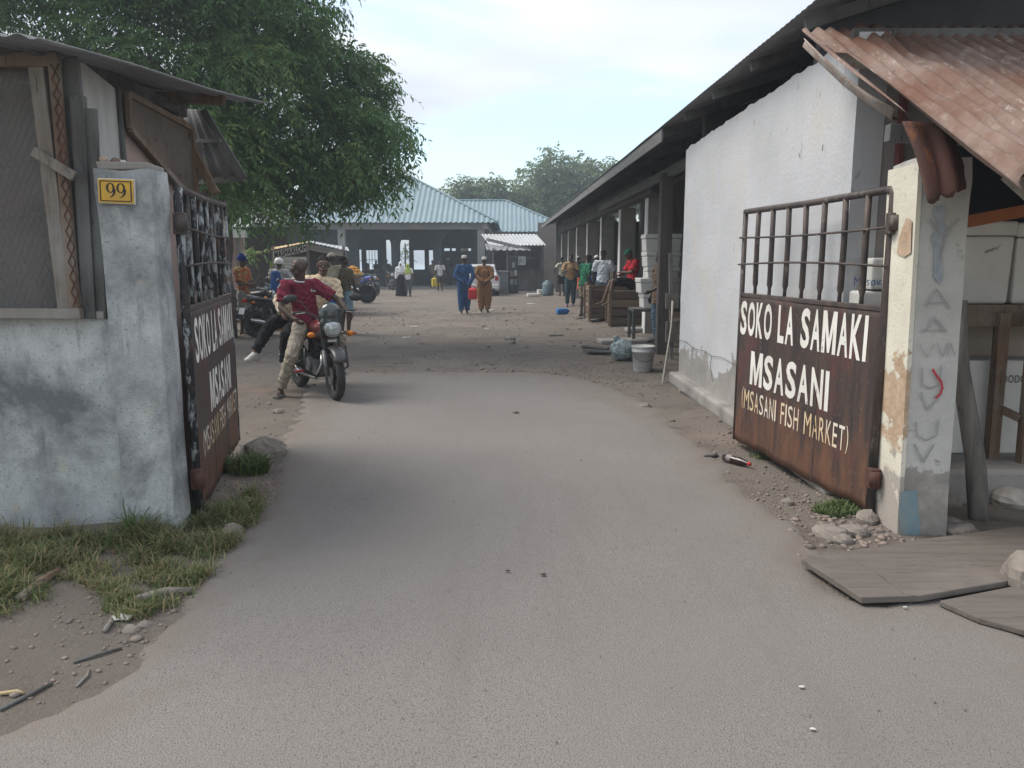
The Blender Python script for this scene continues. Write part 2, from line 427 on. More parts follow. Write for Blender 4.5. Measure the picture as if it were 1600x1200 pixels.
def m_cream_peel():
    """cream tone on the jamb, flaking to tan render halfway down"""
    t = NT('cream_jamb'); v = t.coord(); z = t.xyz()[2]
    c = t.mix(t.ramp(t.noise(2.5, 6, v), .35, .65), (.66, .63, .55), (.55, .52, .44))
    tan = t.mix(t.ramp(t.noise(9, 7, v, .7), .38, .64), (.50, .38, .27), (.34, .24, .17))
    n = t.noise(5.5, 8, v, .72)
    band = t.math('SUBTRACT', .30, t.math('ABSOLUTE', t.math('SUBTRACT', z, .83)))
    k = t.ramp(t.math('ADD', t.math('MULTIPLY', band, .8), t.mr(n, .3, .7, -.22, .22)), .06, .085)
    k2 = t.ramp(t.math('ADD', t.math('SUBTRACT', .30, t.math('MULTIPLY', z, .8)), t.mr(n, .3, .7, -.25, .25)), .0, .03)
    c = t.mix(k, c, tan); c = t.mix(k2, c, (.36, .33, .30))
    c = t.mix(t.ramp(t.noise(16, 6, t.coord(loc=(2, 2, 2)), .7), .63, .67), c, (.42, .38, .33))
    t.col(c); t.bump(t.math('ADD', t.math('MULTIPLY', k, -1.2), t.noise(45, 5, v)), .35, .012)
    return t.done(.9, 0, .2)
def m_gate_panel():
    """black gate paint worn to brown, rusting from the foot upwards in long runs"""
    t = NT('rusty_gate_paint'); v = t.coord(); z = t.xyz()[2]
    run = t.noise(3.2, 7, t.coord((4.0, 4.0, .45)), .66)
    c = t.mix(t.ramp(run, .38, .62), (.036, .030, .030), (.072, .047, .042))
    c = t.mix(t.ramp(t.noise(2.4, 5, t.coord(loc=(3, 1, 2))), .55, .7), c, (.095, .038, .036))
    rust = t.mix(t.ramp(t.noise(5, 7, t.coord((2, 2, .7)), .68), .35, .65), (.150, .070, .042), (.080, .044, .033))
    h = t.math('ADD', t.math('SUBTRACT', .55, z), t.mr(run, .25, .75, -.45, .45))
    c = t.mix(t.ramp(h, -.05, .38), c, rust)
    c = t.mix(t.ramp(t.noise(38, 4, v), .62, .74), c, (.19, .13, .10))
    t.col(c); t.bump(t.math('ADD', t.noise(2.0, 3, v), t.math('MULTIPLY', t.noise(50, 4, v), .25)), .45, .02)
    return t.done(t.mr(run, .3, .7, .5, .8), 0, .35)
def m_flaky_black():
    t = NT('flaking_black_paint'); v = t.coord((1, 1, .35))
    c = t.mix(t.ramp(t.noise(14, 6, v, .7, .5), .52, .57), (.022, .023, .027), (.30, .33, .35))
    c = t.mix(t.ramp(t.noise(5, 5, t.coord(loc=(3, 3, 3))), .56, .66), c, (.10, .06, .045))
    t.col(c); t.bump(t.noise(40, 4), .6, .006); return t.done(.6, 0, .4)
def m_brown_iron():
    return pm('brown_iron', (.050, .042, .042), (.095, .068, .060), 9, .6, .5, 60, 0, .4, (1, 1, .4), dirt=(.24, .22, .2), dlo=.6, dhi=.72, dsc=14)
def m_letter():
    t = NT('letter_paint'); v = t.coord()
    c = t.mix(t.ramp(t.noise(2.2, 4, v), .4, .7), (.74, .73, .70), (.60, .58, .54))
    c = t.mix(t.ramp(t.noise(13, 8, t.coord((1, 1, .6)), .72, .4), .63, .67), c, (.13, .08, .065)); t.col(c); return t.done(.75, 0, .3)
def m_letter_small():
    t = NT('small_letter_paint'); v = t.coord(); y = t.xyz()[1]
    c = t.mix(t.ramp(t.noise(2.2, 4, v), .4, .6), (.70, .66, .60), (.60, .45, .28))
    c = t.mix(t.ramp(t.noise(22, 7, v, .72), .62, .67), c, (.14, .08, .06)); t.col(c); return t.done(.75, 0, .3)
def m_rust_sheet(name='rusty_sheet', deep=False):
    t = NT(name); v = t.coord()
    a, b = ((.095, .042, .034), (.058, .032, .029)) if deep else ((.225, .160, .135), (.145, .092, .074))
    c = t.mix(t.ramp(t.noise(2.6, 7, v, .68), .36, .64), a, b)
    c = t.mix(t.ramp(t.noise(6, 7, t.coord((3, .8, .8), loc=(2, 2, 1)), .7), .55, .66), c, (.33, .28, .25) if not deep else (.19, .075, .035))
    c = t.mix(t.ramp(t.noise(19, 5, v), .66, .72), c, (.07, .045, .04))
    if not deep:
        c = t.mix(t.ramp(t.noise(1.1, 6, t.coord((1, 1, 1), loc=(5, 1, 9)), .7), .48, .62), c, (.135, .066, .045)); c = t.mix(t.ramp(t.noise(3.2, 7, t.coord((4, .5, .5), loc=(1, 7, 2)), .7), .60, .72), c, (.15, .125, .115))
    t.col(c); t.bump(t.noise(35, 5, v), .35, .006); return t.done(.8, .0, .3)
def m_blue_roof():
    t = NT('blue_roof_sheet'); v = t.coord()
    c = t.mix(t.ramp(t.noise(.6, 5, v), .3, .7), (.135, .205, .24), (.175, .25, .285))
    c = t.mix(t.ramp(t.noise(3, 6, t.coord((1, .25, 1)), .65), .6, .75), c, (.125, .19, .225)); t.col(c); return t.done(.5, .0, .5)
def m_leaf(name, c1, c2, c3, trans=.35):
    t = NT(name); a = t.n.new('ShaderNodeAttribute'); a.attribute_name = 'tint'
    c = t.mix(t.ramp(a.outputs['Fac'], .0, .62), c1, c2); c = t.mix(t.ramp(a.outputs['Fac'], .66, 1.0), c, c3)
    t.col(c); t.done(.55, 0, .3)
    tr = t.n.new('ShaderNodeBsdfTranslucent'); t.l.new(c, tr.inputs[0]); mx = t.n.new('ShaderNodeMixShader'); mx.inputs[0].default_value = trans
    t.l.new(t.b.outputs[0], mx.inputs[1]); t.l.new(tr.outputs[0], mx.inputs[2]); t.l.new(mx.outputs[0], t.out.inputs[0]); return t.m

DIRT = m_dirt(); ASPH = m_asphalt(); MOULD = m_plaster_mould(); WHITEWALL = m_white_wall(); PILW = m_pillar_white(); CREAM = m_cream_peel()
GATEP = m_gate_panel(); FLAKY = m_flaky_black(); IRON = m_brown_iron(); LETTER = m_letter(); LETTER_S = m_letter_small()
RUST = m_rust_sheet(); RUSTDEEP = m_rust_sheet('deep_rust_sheet', True); BLUER = m_blue_roof()
GREYW = wood('grey_wood', (.235, .205, .18), (.12, .10, .088), (14, 14, 1.2), (.26, .25, .235))
BROWNW = wood('brown_wood', (.20, .135, .095), (.10, .07, .052), (14, 14, 1.2), (.22, .19, .165))
FLATW = wood('flat_wood', (.235, .20, .172), (.145, .12, .105), (1.2, 14, 14), (.27, .245, .22))
DARKW = wood('dark_wood', (.115, .110, .108), (.060, .058, .058), (10, 10, 1.2), (.14, .145, .145))
CONC = pm('grey_concrete', (.33, .31, .295), (.23, .215, .205), 2.2, .9, .5, 45, dirt=(.13, .125, .12))
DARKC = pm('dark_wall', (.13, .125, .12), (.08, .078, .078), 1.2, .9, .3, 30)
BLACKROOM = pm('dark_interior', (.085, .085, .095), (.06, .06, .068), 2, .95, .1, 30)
ROOFUND = pm('dark_roof_sheet', (.23, .232, .245), (.165, .167, .178), 2.5, .7, .3, 40, dirt=(.14, .12, .105))
GALV = pm('galvanised_sheet', (.42, .43, .44), (.33, .34, .35), 2.0, .5, .2, 40, .3, .5, dirt=(.25, .2, .17), dlo=.6, dhi=.75)
STONE = pm('stone', (.24, .212, .188), (.16, .14, .125), 5, .9, .6, 40, dirt=(.16, .14, .125), dsc=4)
WHITEB = pm('white_plastic_box', (.68, .67, .65), (.58, .565, .55), 2.2, .55, .15, 60, 0, .4, dirt=(.33, .30, .27), dlo=.60, dhi=.8)
TAN = pm('pink_plaster', (.38, .29, .265), (.31, .235, .215), 2.5, .9, .4, 50, dirt=(.24, .19, .17))
PLYB = pm('whitewashed_board', (.50, .495, .48), (.36, .36, .35), 3, .85, .3, 30, 0, .3, (2.5, 2.5, .5), dirt=(.38, .34, .22), dlo=.58, dhi=.7)

# ================================================================== ground and road
ROAD = [G(*p) for p in [(-700, 1190), (-300, 1199), (40, 1150), (150, 1075), (225, 1010), (290, 945), (345, 885), (388, 830), (420, 770), (447, 705), (462, 660), (470, 620),
        (505, 596), (560, 583), (650, 583), (740, 581), (830, 583), (905, 590), (960, 605), (1010, 632), (1055, 665), (1100, 705), (1150, 752), (1200, 795), (1248, 838), (1262, 885), (1330, 938), (1462, 930), (1600, 990), (1760, 1090), (2200, 1199)]]
ROAD = [Vector((p.x, p.y)) for p in ROAD] + [Vector((4.2, -6)), Vector((-3.6, -6))]
ROADN = np.array([(p.x, p.y) for p in ROAD])
def road_dist(X, Y):
    """signed distance to the road border (positive inside)"""
    X = np.asarray(X, float); Y = np.asarray(Y, float); d = np.full(X.shape, 1e9); ins = np.zeros(X.shape, bool)
    n = len(ROADN)
    for i in range(n):
        ax, ay = ROADN[i]; bx, by = ROADN[(i + 1) % n]
        ex, ey = bx - ax, by - ay; t = np.clip(((X - ax) * ex + (Y - ay) * ey) / (ex * ex + ey * ey + 1e-12), 0, 1)
        d = np.minimum(d, np.hypot(X - ax - t * ex, Y - ay - t * ey))
        c = ((ay > Y) != (by > Y)); c &= X < (bx - ax) * (Y - ay) / (by - ay + 1e-12) + ax; ins ^= c
    return np.where(ins, d, -d)
def smooth(t): t = np.clip(t, 0, 1); return t * t * (3 - 2 * t)
def gz(X, Y):
    """height of the bare ground: flat by the road, uneven beyond it, rising a little towards the veranda"""
    X = np.asarray(X, float); Y = np.asarray(Y, float)
    z = .20 * smooth((X - 1.2) / 2.2) * smooth((Y - 13) / 7.0) * (1 - smooth((Y - 40) / 8))
    w = smooth((-road_dist(X, Y) - .02) / .6)
    u = .024 * np.sin(X * 1.9 + .7 * np.sin(Y * 1.1)) * np.sin(Y * 1.35 + .6 * np.sin(X * 1.7)) + .018 * np.sin(X * 5.1 + Y * 2.3) * np.sin(Y * 4.3 - X * 1.7)
    return z + w * (u * (1 - .75 * smooth((Y - 8) / 10)) + .012 + .05 * smooth((-X - 1.3) / 1.2) * smooth((5.2 - Y) / 1.2))
def gzs(x, y): return float(gz(np.array([x]), np.array([y]))[0])
def GG(px, py):
    """point of the ground seen at a pixel, on the uneven surface"""
    z = 0.0
    for _ in range(6):
        p = G(px, py, z); z = gzs(p.x, p.y)
    return Vector((p.x, p.y, z))
xs = np.concatenate([np.linspace(-400, -31, 14), np.linspace(-30, -8.4, 44), np.linspace(-8, 8, 321), np.linspace(8.4, 30, 44), np.linspace(31, 400, 14)])
ys = np.concatenate([np.linspace(-12, 1.9, 60), np.linspace(2, 16, 281), np.linspace(16.2, 46, 150), np.linspace(47, 72, 20)])
GX, GY = np.meshgrid(xs, ys); GZ = gz(GX, GY)
GZ = np.where((GX < -30) | (GX > 30), 0, GZ)
V = np.stack([GX, GY, GZ], -1).reshape(-1, 3); nx = len(xs); ii, jj = np.meshgrid(np.arange(nx - 1), np.arange(len(ys) - 1)); a = (jj * nx + ii).ravel()
tag(fast_mesh('ground', V, np.stack([a, a + 1, a + nx + 1, a + nx], 1), DIRT, smooth=True), kind='structure')
# the paved strip
gx = np.arange(-6, 8, .06); gy = np.arange(-6, 11.2, .06); RX, RY = np.meshgrid(gx, gy)
wob = .05 * np.sin(RX * 7.1 + RY * 3.3) + .035 * np.sin(RX * 17.3 - RY * 13.1) + .02 * np.sin(RX * 31 + RY * 27)
RD = road_dist(RX, RY); RDw = RD + wob * smooth((RY - 1.5) / 1)
inside = RDw > -.02; nxr = len(gx); ii, jj = np.meshgrid(np.arange(nxr - 1), np.arange(len(gy) - 1)); a = (jj * nxr + ii).ravel()
F = np.stack([a, a + 1, a + nxr + 1, a + nxr], 1); keep = inside.ravel()[F].any(1); F = F[keep]
RZ = .016 * np.clip(RDw / .06, -2.5, 1) + .004 * np.sin(RX * 1.3) * np.sin(RY * .9) * np.clip(RDw / .3, 0, 1)
Vr = np.stack([RX, RY, RZ], -1).reshape(-1, 3); used, inv = np.unique(F, return_inverse=True)
ro = fast_mesh('road', Vr[used], inv.reshape(F.shape), ASPH, smooth=True); tag(ro, kind='structure')
at = ro.data.attributes.new('edge', 'FLOAT', 'POINT'); at.data.foreach_set('value', np.clip((RDw / (.5 + .85 * smooth((RY - 6.5) / 3))).ravel()[used], 0, 1).astype(np.float32))
# the sea behind the market
SEA = NT('sea_water'); SEA.col((.30, .40, .45)); SEA.bump(SEA.noise(.6, 5), .3, .2); SEA = SEA.done(.25, 0, .5)
m = MB(); m.add([(-900, 72, -.4), (900, 72, -.4), (900, 2500, -.4), (-900, 2500, -.4)], [(0, 1, 2, 3)])
o = tag(m.build('water', SEA), kind='structure')

# ================================================================== gate pillars
def pillar_mesh(x0, x1, y0, y1, h, lean=(0, 0), n=18, rough=.006, seed=0, crumble=.03):
    m = MB(); ring = []
    for k in range(n + 1):
        t = k / n; z = h * t; r = []
        for i, (x, y) in enumerate([(x0, y0), ((x0 + x1) / 2, y0), (x1, y0), (x1, (y0 + y1) / 2), (x1, y1), ((x0 + x1) / 2, y1), (x0, y1), (x0, (y0 + y1) / 2)]):
            d = mnoise.noise_vector(Vector((x * 5 + seed, y * 5, z * 3))) * rough * (1 + 2 * (t > .93))
            r.append(Vector((x + lean[0] * t, y + lean[1] * t, z + (crumble * mnoise.noise(Vector((x * 9, y * 9, seed))) if k == n else 0))) + Vector((d.x, d.y, 0)))
        ring.append(r)
    V = [p for r in ring for p in r]; F = [(k * 8 + i, k * 8 + (i + 1) % 8, k * 8 + 8 + (i + 1) % 8, k * 8 + 8 + i) for k in range(n) for i in range(8)]
    F.append(tuple(n * 8 + i for i in range(8))); m.add(V, F); return m
PLX0, PLX1, PLY_ = -2.33, -2.03, 4.38
gp = thing('gate_pillar', 'grey blue mould stained gate pillar at the left bearing a yellow number plate', 'pillar', (-2.14, 4.55, 0))
pillar_mesh(PLX0, PLX1, 4.38, 4.60, 2.16, seed=3, rough=.008).build('shaft', MOULD, gp)
m = MB(); m.box((-2.18, 4.49, 2.175), (.29, .21, .05)); m.jitter(.02, 6); m.build('broken_cap', CONC, gp, bevel=.01)
# the right pillar: white front, cream jamb, flaking foot
rp = thing('gate_pillar', 'whitewashed gate pillar at the right with scratched letters and a blue painted foot', 'pillar', (2.47, 4.55, 0))
RX0, RX1, RYF = 2.345, 2.62, 4.38
pillar_mesh(RX0, RX1, 4.38, 4.72, 2.22, (-.055, 0), seed=9).build('shaft', PILW, rp)
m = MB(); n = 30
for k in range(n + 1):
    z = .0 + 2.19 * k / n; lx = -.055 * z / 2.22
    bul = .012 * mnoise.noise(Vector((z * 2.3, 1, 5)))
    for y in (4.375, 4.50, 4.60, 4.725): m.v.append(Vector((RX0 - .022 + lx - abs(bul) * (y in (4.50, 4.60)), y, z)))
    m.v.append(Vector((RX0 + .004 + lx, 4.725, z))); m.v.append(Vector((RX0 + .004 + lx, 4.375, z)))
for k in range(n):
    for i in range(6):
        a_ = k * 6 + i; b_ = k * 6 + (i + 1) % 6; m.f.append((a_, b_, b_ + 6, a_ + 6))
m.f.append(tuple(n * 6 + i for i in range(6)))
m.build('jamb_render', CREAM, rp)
def rp_at(px, py):
    """point on the front face of the right pillar"""
    return P(px, py, 4.372)
UXP, UZP, NP = Vector((1, 0, 0)), Vector((0, 0, 1)), Vector((0, -1, 0))
PENC = pm('pencil_grey', (.27, .265, .27), (.37, .365, .355), 14, .9, 0); REDP = pm('red_paint', (.50, .045, .075), (.38, .04, .06), 8, .7, 0); BLUEP = pm('blue_green_paint', (.16, .26, .31), (.22, .27, .28), 9, .85, .3, 40, dirt=(.25, .22, .2))
GREYP = pm('slate_paint', (.25, .285, .33), (.36, .385, .41), 16, .85, .2, 40)
def pil_strokes(name, mat, pls, w, off):
    m = MB(); O = Vector((0, 0, 0))
    for pl in pls:
        q = [rp_at(*p) for p in pl]
        strokes(m, [[(p.x, p.z) for p in q]], Vector((0, 4.366 - off, 0)), UXP, UZP, NP, w * .72)
    m.build(name, mat, rp)
pil_strokes('lettering', PENC, [[(1452, 342), (1472, 372), (1497, 342)], [(1472, 372), (1468, 400)]], .016, .002)
pil_strokes('lettering', PENC, [[(1445, 480), (1463, 452), (1484, 482)], [(1451, 474), (1478, 472)]], .013, .002)
pil_strokes('lettering', PENC, [[(1442, 520), (1460, 497), (1477, 518)], [(1447, 516), (1475, 516)]], .015, .002)
pil_strokes('lettering', PENC, [[(1436, 538), (1448, 558), (1458, 538)]], .008, .002)
pil_strokes('lettering', PENC, [[(1463, 536), (1472, 557), (1480, 536)]], .008, .002)
pil_strokes('lettering', PENC, [[(1478, 556), (1484, 536), (1491, 556)]], .008, .002)
pil_strokes('lettering', PENC, [[(1440, 575), (1440, 600), (1452, 607), (1466, 602), (1470, 572)]], .012, .002)
pil_strokes('lettering', PENC, [[(1438, 614), (1449, 641), (1466, 620)]], .014, .002)
pil_strokes('lettering', PENC, [[(1430, 660), (1432, 680), (1446, 688), (1462, 680), (1466, 656)]], .012, .002)
pil_strokes('lettering', PENC, [[(1428, 694), (1442, 722), (1458, 694)]], .015, .002)
pil_strokes('red_stroke', REDP, [[(1456, 577), (1462, 587), (1469, 596), (1471, 606), (1468, 615), (1461, 621)]], .019, .004)
m = MB(); L = [rp_at(*p) for p in [(1462, 322), (1477, 322), (1474, 345), (1478, 370), (1470, 400), (1473, 432), (1466, 444), (1458, 432), (1460, 400), (1456, 372), (1466, 350), (1459, 334)]]
m.prism([Vector((p.x, 4.3685, p.z)) for p in L], (0, -.003, 0)); m.build('smeared_patch', GREYP, rp)
m = MB(); L = [rp_at(*p) for p in [(1407, 768), (1432, 766), (1434, 800), (1438, 838), (1408, 842), (1404, 800)]]
m.prism([Vector((p.x, 4.3685, p.z)) for p in L], (0, -.003, 0)); m.build('painted_foot', BLUEP, rp)
m = MB(); L = [P(x, y, 4.45) for x, y in [(1421, 372), (1430, 340), (1438, 345), (1439, 395), (1430, 402), (1419, 396)]]
TANR = pm('exposed_render', (.50, .37, .27), (.36, .26, .19), 12, .95, .7, 50)
m.add([Vector((RX0 - .055 * p.z / 2.22 - .030, 4.40 + .16 * (1438 - x) / 20, p.z)) for p, (x, y) in zip(L, [(1421, 372), (1430, 340), (1438, 345), (1439, 395), (1430, 402), (1419, 396)])], [(0, 1, 2, 3, 4, 5)])
m.build('plaster_scar', TANR, rp)

# number plate on the left pillar
YEL = pm('yellow_enamel', (.62, .36, .015), (.55, .31, .012), 3, .4, .1, 40, 0, .5, dirt=(.35, .22, .05)); BLK = pm('black_enamel', (.02, .02, .022), None, 4, .45, .05)
OFFW = pm('off_white_edge', (.62, .60, .55), None, 4, .6, .1)
a, b = P(152, 279, 4.36), P(213, 319, 4.36); pc = (a + b) / 2; pw = b.x - a.x; ph = a.z - b.z
pl = thing('number_plate', 'yellow enamel house number plate reading 99 on the left gate pillar', 'sign', (pc.x, 4.36, pc.z))
rot = Matrix.Translation(pc) @ Matrix.Rotation(R(2.0), 4, 'Y') @ Matrix.Translation(-pc)
m = MB(); m.box((pc.x, 4.361, pc.z), (pw, .016, ph)); m.xf(rot).build('plate', OFFW, pl, bevel=.004)
m = MB(); m.box((pc.x, 4.351, pc.z), (pw - .012, .006, ph - .012)); m.xf(rot).build('face', YEL, pl)
m = MB(); bw, bh = pw - .036, ph - .032
for s in (-1, 1): m.box((pc.x, 4.3465, pc.z + s * bh / 2), (bw, .003, .005)); m.box((pc.x + s * bw / 2, 4.3466, pc.z), (.005, .003, bh))
m.xf(rot).build('border', BLK, pl)
for s in (-1, 1):
    m = MB(); cx = s * .029; pts = []
    for k in range(25):
        t = 2 * math.pi * k / 24; pts.append((cx + .0215 * math.cos(t), .016 + .0245 * math.sin(t)))
    O = Vector((pc.x, 4.3465, pc.z))
    k0 = len(m.v)
    for k in range(25):
        t = 2 * math.pi * k / 24; wi = .0115 if False else .006 + .006 * abs(math.cos(t))
        for r_ in (1, -1):
            m.v.append(O + Vector((cx + (.0185 + r_ * wi / 2) * math.cos(t), 0, .017 + (.0245 + r_ * wi / 2.6) * math.sin(t))))
    m.f += [(k0 + 2 * k, k0 + 2 * k + 1, k0 + 2 * k + 3, k0 + 2 * k + 2) for k in range(24)]
    tail = [(cx + .024, .012), (cx + .021, -.010), (cx + .010, -.026), (cx - .004, -.036)]; wd = [.011, .010, .006, .003]; k0 = len(m.v)
    for (x, z), w_ in zip(tail, wd): m.v += [O + Vector((x - w_ / 2, -.0004, z + w_ / 3)), O + Vector((x + w_ / 2, -.0004, z - w_ / 3))]
    m.f += [(k0 + 2 * k, k0 + 2 * k + 1, k0 + 2 * k + 3, k0 + 2 * k + 2) for k in range(3)]
    m.v += []; m.xf(rot).build('numeral', BLK, pl)

# ================================================================== gate leaves
def gate_leaf(hinge, free, zt_h, zt_f, label, text_from_hinge, barmat, lines):
    h = Vector((hinge[0], hinge[1], 0)); f = Vector((free[0], free[1], 0)); L = (f - h).length; u = (f - h) / L
    n = Vector((u.y, -u.x, 0)); n = n if n.x * (-h.x) > 0 else -n            # towards the driveway
    g = thing('gate_leaf', label, 'gate', tuple(h))
    at = lambda a, z, off=0.0: h + u * a + n * off + Vector((0, 0, z))
    zt = lambda a: zt_h + (zt_f - zt_h) * a / L
    mid = 1.36
    m = MB(); m.tube([at(0, .03), at(0, zt_h - .02), at(.012, zt_h), at(.05, zt(.05) + .002)], .027, 10); m.build('hinge_stile', barmat, g, smooth=True)
    m = MB(); m.tube([at(.02, zt(.02) + .005), at(L * .5, zt(L * .5) - .006), at(L, zt_f)], .024, 10); m.build('top_rail', IRON, g, smooth=True)
    m = MB(); m.tube([at(L, .06), at(L, zt_f + .01)], .022, 10); m.build('free_stile', barmat, g, smooth=True)
    for k in range(7):
        a = L * (k + 1) / 8; w = .024; m = MB()
        j = random.uniform(-.012, .012)
        m.tube([at(a, mid - .02), at(a + j * .2, mid + .07), at(a + j * .4, mid + .10), at(a + j, zt(a) - .3), at(a, zt(a))], [.016, .014, .023, .0215, .021], 8); m.build('bar', barmat, g, smooth=True)
    for z0, z1, bow in ((1.85, 1.85, -.015), (1.62, 1.62, .02)):
        m = MB(); m.tube([at(-.02, z0, .03)] + [at(L * t, z0 + (z1 - z0) * t + bow * math.sin(3.1 * t), .032) for t in (.2, .4, .6, .8)] + [at(L + .03, z1, .03)], .008, 6); m.build('rod', IRON, g, smooth=True)
    m = MB(); m.beam(at(-.01, mid), at(L + .01, mid), .04, .035); m.build('middle_rail', IRON, g, bevel=.006)
    # the sheet: slightly buckled, three plates with seams, ragged foot
    m = MB(); nx, nz = 44, 20
    for j in range(nz + 1):
        for i in range(nx + 1):
            a = L * i / nx; t = j / nz; foot = .06 + .014 * mnoise.noise(Vector((a * 7, 2, 0))) + (.03 * max(0, mnoise.noise(Vector((a * 2.3, 7, 1)))))
            m.v.append(at(a, foot + (mid - foot) * t, .012 + .006 * mnoise.noise(Vector((a * 1.7, t * 1.9, 3 + h.x)))))
    m.f += [(j * (nx + 1) + i, j * (nx + 1) + i + 1, (j + 1) * (nx + 1) + i + 1, (j + 1) * (nx + 1) + i) for j in range(nz) for i in range(nx)]
    pan = m.build('panel', GATEP, g, smooth=True, solid=.004)
    for a in (L * .34, L * .67):
        m = MB(); m.beam(at(a, .07, .0125), at(a + .004, mid - .02, .0125), .007, .006, up=n); m.build('seam', IRON, pan)
    td = u if text_from_hinge else -u
    for s, a0, a1, z, hgt, bold, mat in lines:
        st = at(a0 if text_from_hinge else L - a0, z, .0275)
        for t in words_mb(s, a1 - a0, hgt, st, td, Vector((0, 0, 1)), bold, *((.10, .36) if bold else (.16, .5))):
          for i_, p_ in enumerate(t.v):
              a_ = (p_ - h).dot(u); t.v[i_] = at(a_, p_.z, .0165 + .006 * mnoise.noise(Vector((a_ * 1.7, (p_.z - .06) / (mid - .06) * 1.9, 3 + h.x))))
          t.build('lettering', mat, pan)
    for z in (.30, zt_h - .2):
        m = MB(); m.box((0, 0, 0), (.075, .06, .13)); m.jitter(.006, 9)
        c = at(-.035, z, .012); m.xf(Matrix.Translation(c)); m.build('hinge', RUSTDEEP if z < 1 else IRON, g, bevel=.008)
        m = MB(); m.tube([at(-.06, z - .04, .02), at(-.06, z + .05, .02)], .035, 10); m.build('hinge_barrel', RUSTDEEP if z < 1 else IRON, g, smooth=True)
    return g
LN = [('SOKO LA SAMAKI', .03, 1.93, 1.015, .295, .028, LETTER), ('MSASANI', .28, 1.52, .61, .285, .028, LETTER), ('(MSASANI FISH MARKET)', .14, 1.80, .385, .17, .0, LETTER_S)]
LN2 = [('SOKO LA SAMAKI', .16, 2.0, 1.0, .295, .024, LETTER), ('MSASANI', .62, 1.72, .60, .285, .024, LETTER), ('(MSASANI FISH MARKET)', .22, 2.02, .375, .17, .0, LETTER_S)]
gl = gate_leaf((-1.99, 4.64), (-2.465, 6.66), 2.07, 2.12, 'left gate leaf with flaking bars and dark lettered panel seen at a slant', True, FLAKY, LN2)
gr = gate_leaf((2.285, 4.66), (2.02, 6.71), 2.07, 2.07, 'right gate leaf with brown bars and rusty lettered panel facing the drive', False, IRON, LN)

# ================================================================== left shop
shop = thing('shop_building', 'weathered shop with mesh window and dark sheet roof beside the left gate pillar', 'building', (-3.6, 5.2, 0))
YW = 4.47
m = MB(); nxx, nzz = 30, 16; xa, xb = -5.2, PLX0 + .01; zt = 1.315
m.box(((xa + xb) / 2, YW + .09, zt / 2), (xb - xa, .18, zt)); m.build('plaster_wall', MOULD, shop)
m = MB(); m.box((-3.75, YW + .06, zt + .022), (2.72, .16, .045)); m.build('sill', CONC, shop, bevel=.006)
def px_beam(mb, p0, p1, Y, w, d):
    mb.beam(P(p0[0], p0[1], Y), P(p1[0], p1[1], Y), w, d, up=(0, 1, 0)); return mb
m = MB(); px_beam(m, (58, 96), (106, 492), 4.44, .085, .05); m.build('window_post', GREYW, shop, bevel=.005)
m = MB(); px_beam(m, (84, 90), (118, 486), 4.42, .055, .04); m.build('window_post', BROWNW, shop, bevel=.005)
m = MB()   # strip of rusty chain mesh nailed over the second post
for k in range(16):
    for s in (1, -1):
        t0, t1 = k / 16, (k + 1) / 16; c0 = P(84 + 34 * t0 + 1, 100 + 380 * t0, 4.394); c1 = P(84 + 34 * t1 + 1, 100 + 380 * t1, 4.394)
        m.tube([c0 + Vector((s * .022 * (-1) ** k, 0, 0)), c1 + Vector((-s * .022 * (-1) ** k, 0, 0))], .0035, 5)
m.build('chain_strip', RUSTDEEP, shop)
m = MB(); px_beam(m, (-120, 96), (92, 94), 4.43, .075, .06); m.build('lintel', BROWNW, shop, bevel=.005)
m = MB(); px_beam(m, (-120, 489), (128, 490), 4.40, .06, .05); m.build('window_sill', GREYW, shop, bevel=.005)
m = MB(); px_beam(m, (122, 150), (142, 498), 4.46, .075, .04); m.build('corner_board', DARKW, shop)
m = MB(); px_beam(m, (104, 92), (150, 500), 4.485, .13, .03); m.build('corner_board', DARKW, shop)
m = MB(); px_beam(m, (142, 170), (160, 498), 4.475, .06, .03); m.build('corner_board', DARKW, shop)
m = MB(); m.beam(P(52, 236, 4.38), P(116, 276, 4.36), .055, .02, up=(0, 1, 0)); m.build('nailed_slat', GREYW, shop, bevel=.003)
m = MB(); hx0, hx1, hz0, hz1 = -4.8, P(86, 300, 4.5).x, 1.36, 2.85
for k in range(-30, 60):
    for s in (1, -1):
        xk = hx0 + .040 * k; pts = []
        for q in range(2):
            z = hz0 + (hz1 - hz0) * q; x = xk + s * (z - hz0) * .5; pts.append([x, z])
        (xA, zA), (xB, zB) = pts
        if max(xA, xB) < hx0 or min(xA, xB) > hx1: continue
        if xA < hx0 or xA > hx1: t = ((hx0 if xA < hx0 else hx1) - xA) / (xB - xA); xA += t * (xB - xA); zA += t * (zB - zA)
        if xB < hx0 or xB > hx1: t = ((hx0 if xB < hx0 else hx1) - xA) / (xB - xA); xB = xA + t * (xB - xA); zB = zA + t * (zB - zA)
        m.tube([(xA, 4.50, zA), (xB, 4.502, zB)], .0012, 4, False)
SCR = NT('dusty_gauze'); SCR.col((.21, .20, .195)); SCR.done(.95, 0, .1); tb_ = SCR.n.new('ShaderNodeBsdfTransparent'); mx_ = SCR.n.new('ShaderNodeMixShader')
SCR.l.new(SCR.mr(SCR.noise(3, 5), .3, .7, .40, .62), mx_.inputs[0]); SCR.l.new(tb_.outputs[0], mx_.inputs[1]); SCR.l.new(SCR.b.outputs[0], mx_.inputs[2]); SCR.l.new(mx_.outputs[0], SCR.out.inputs[0])
m2_ = MB(); m2_.box(((hx0 + hx1) / 2, 4.515, (hz0 + hz1) / 2), (hx1 - hx0, .002, hz1 - hz0)); m2_.build('gauze_screen', SCR.m, shop)
m.build('window_mesh', pm('dusty_wire', (.16, .155, .15), None, 8, .7, 0), shop)
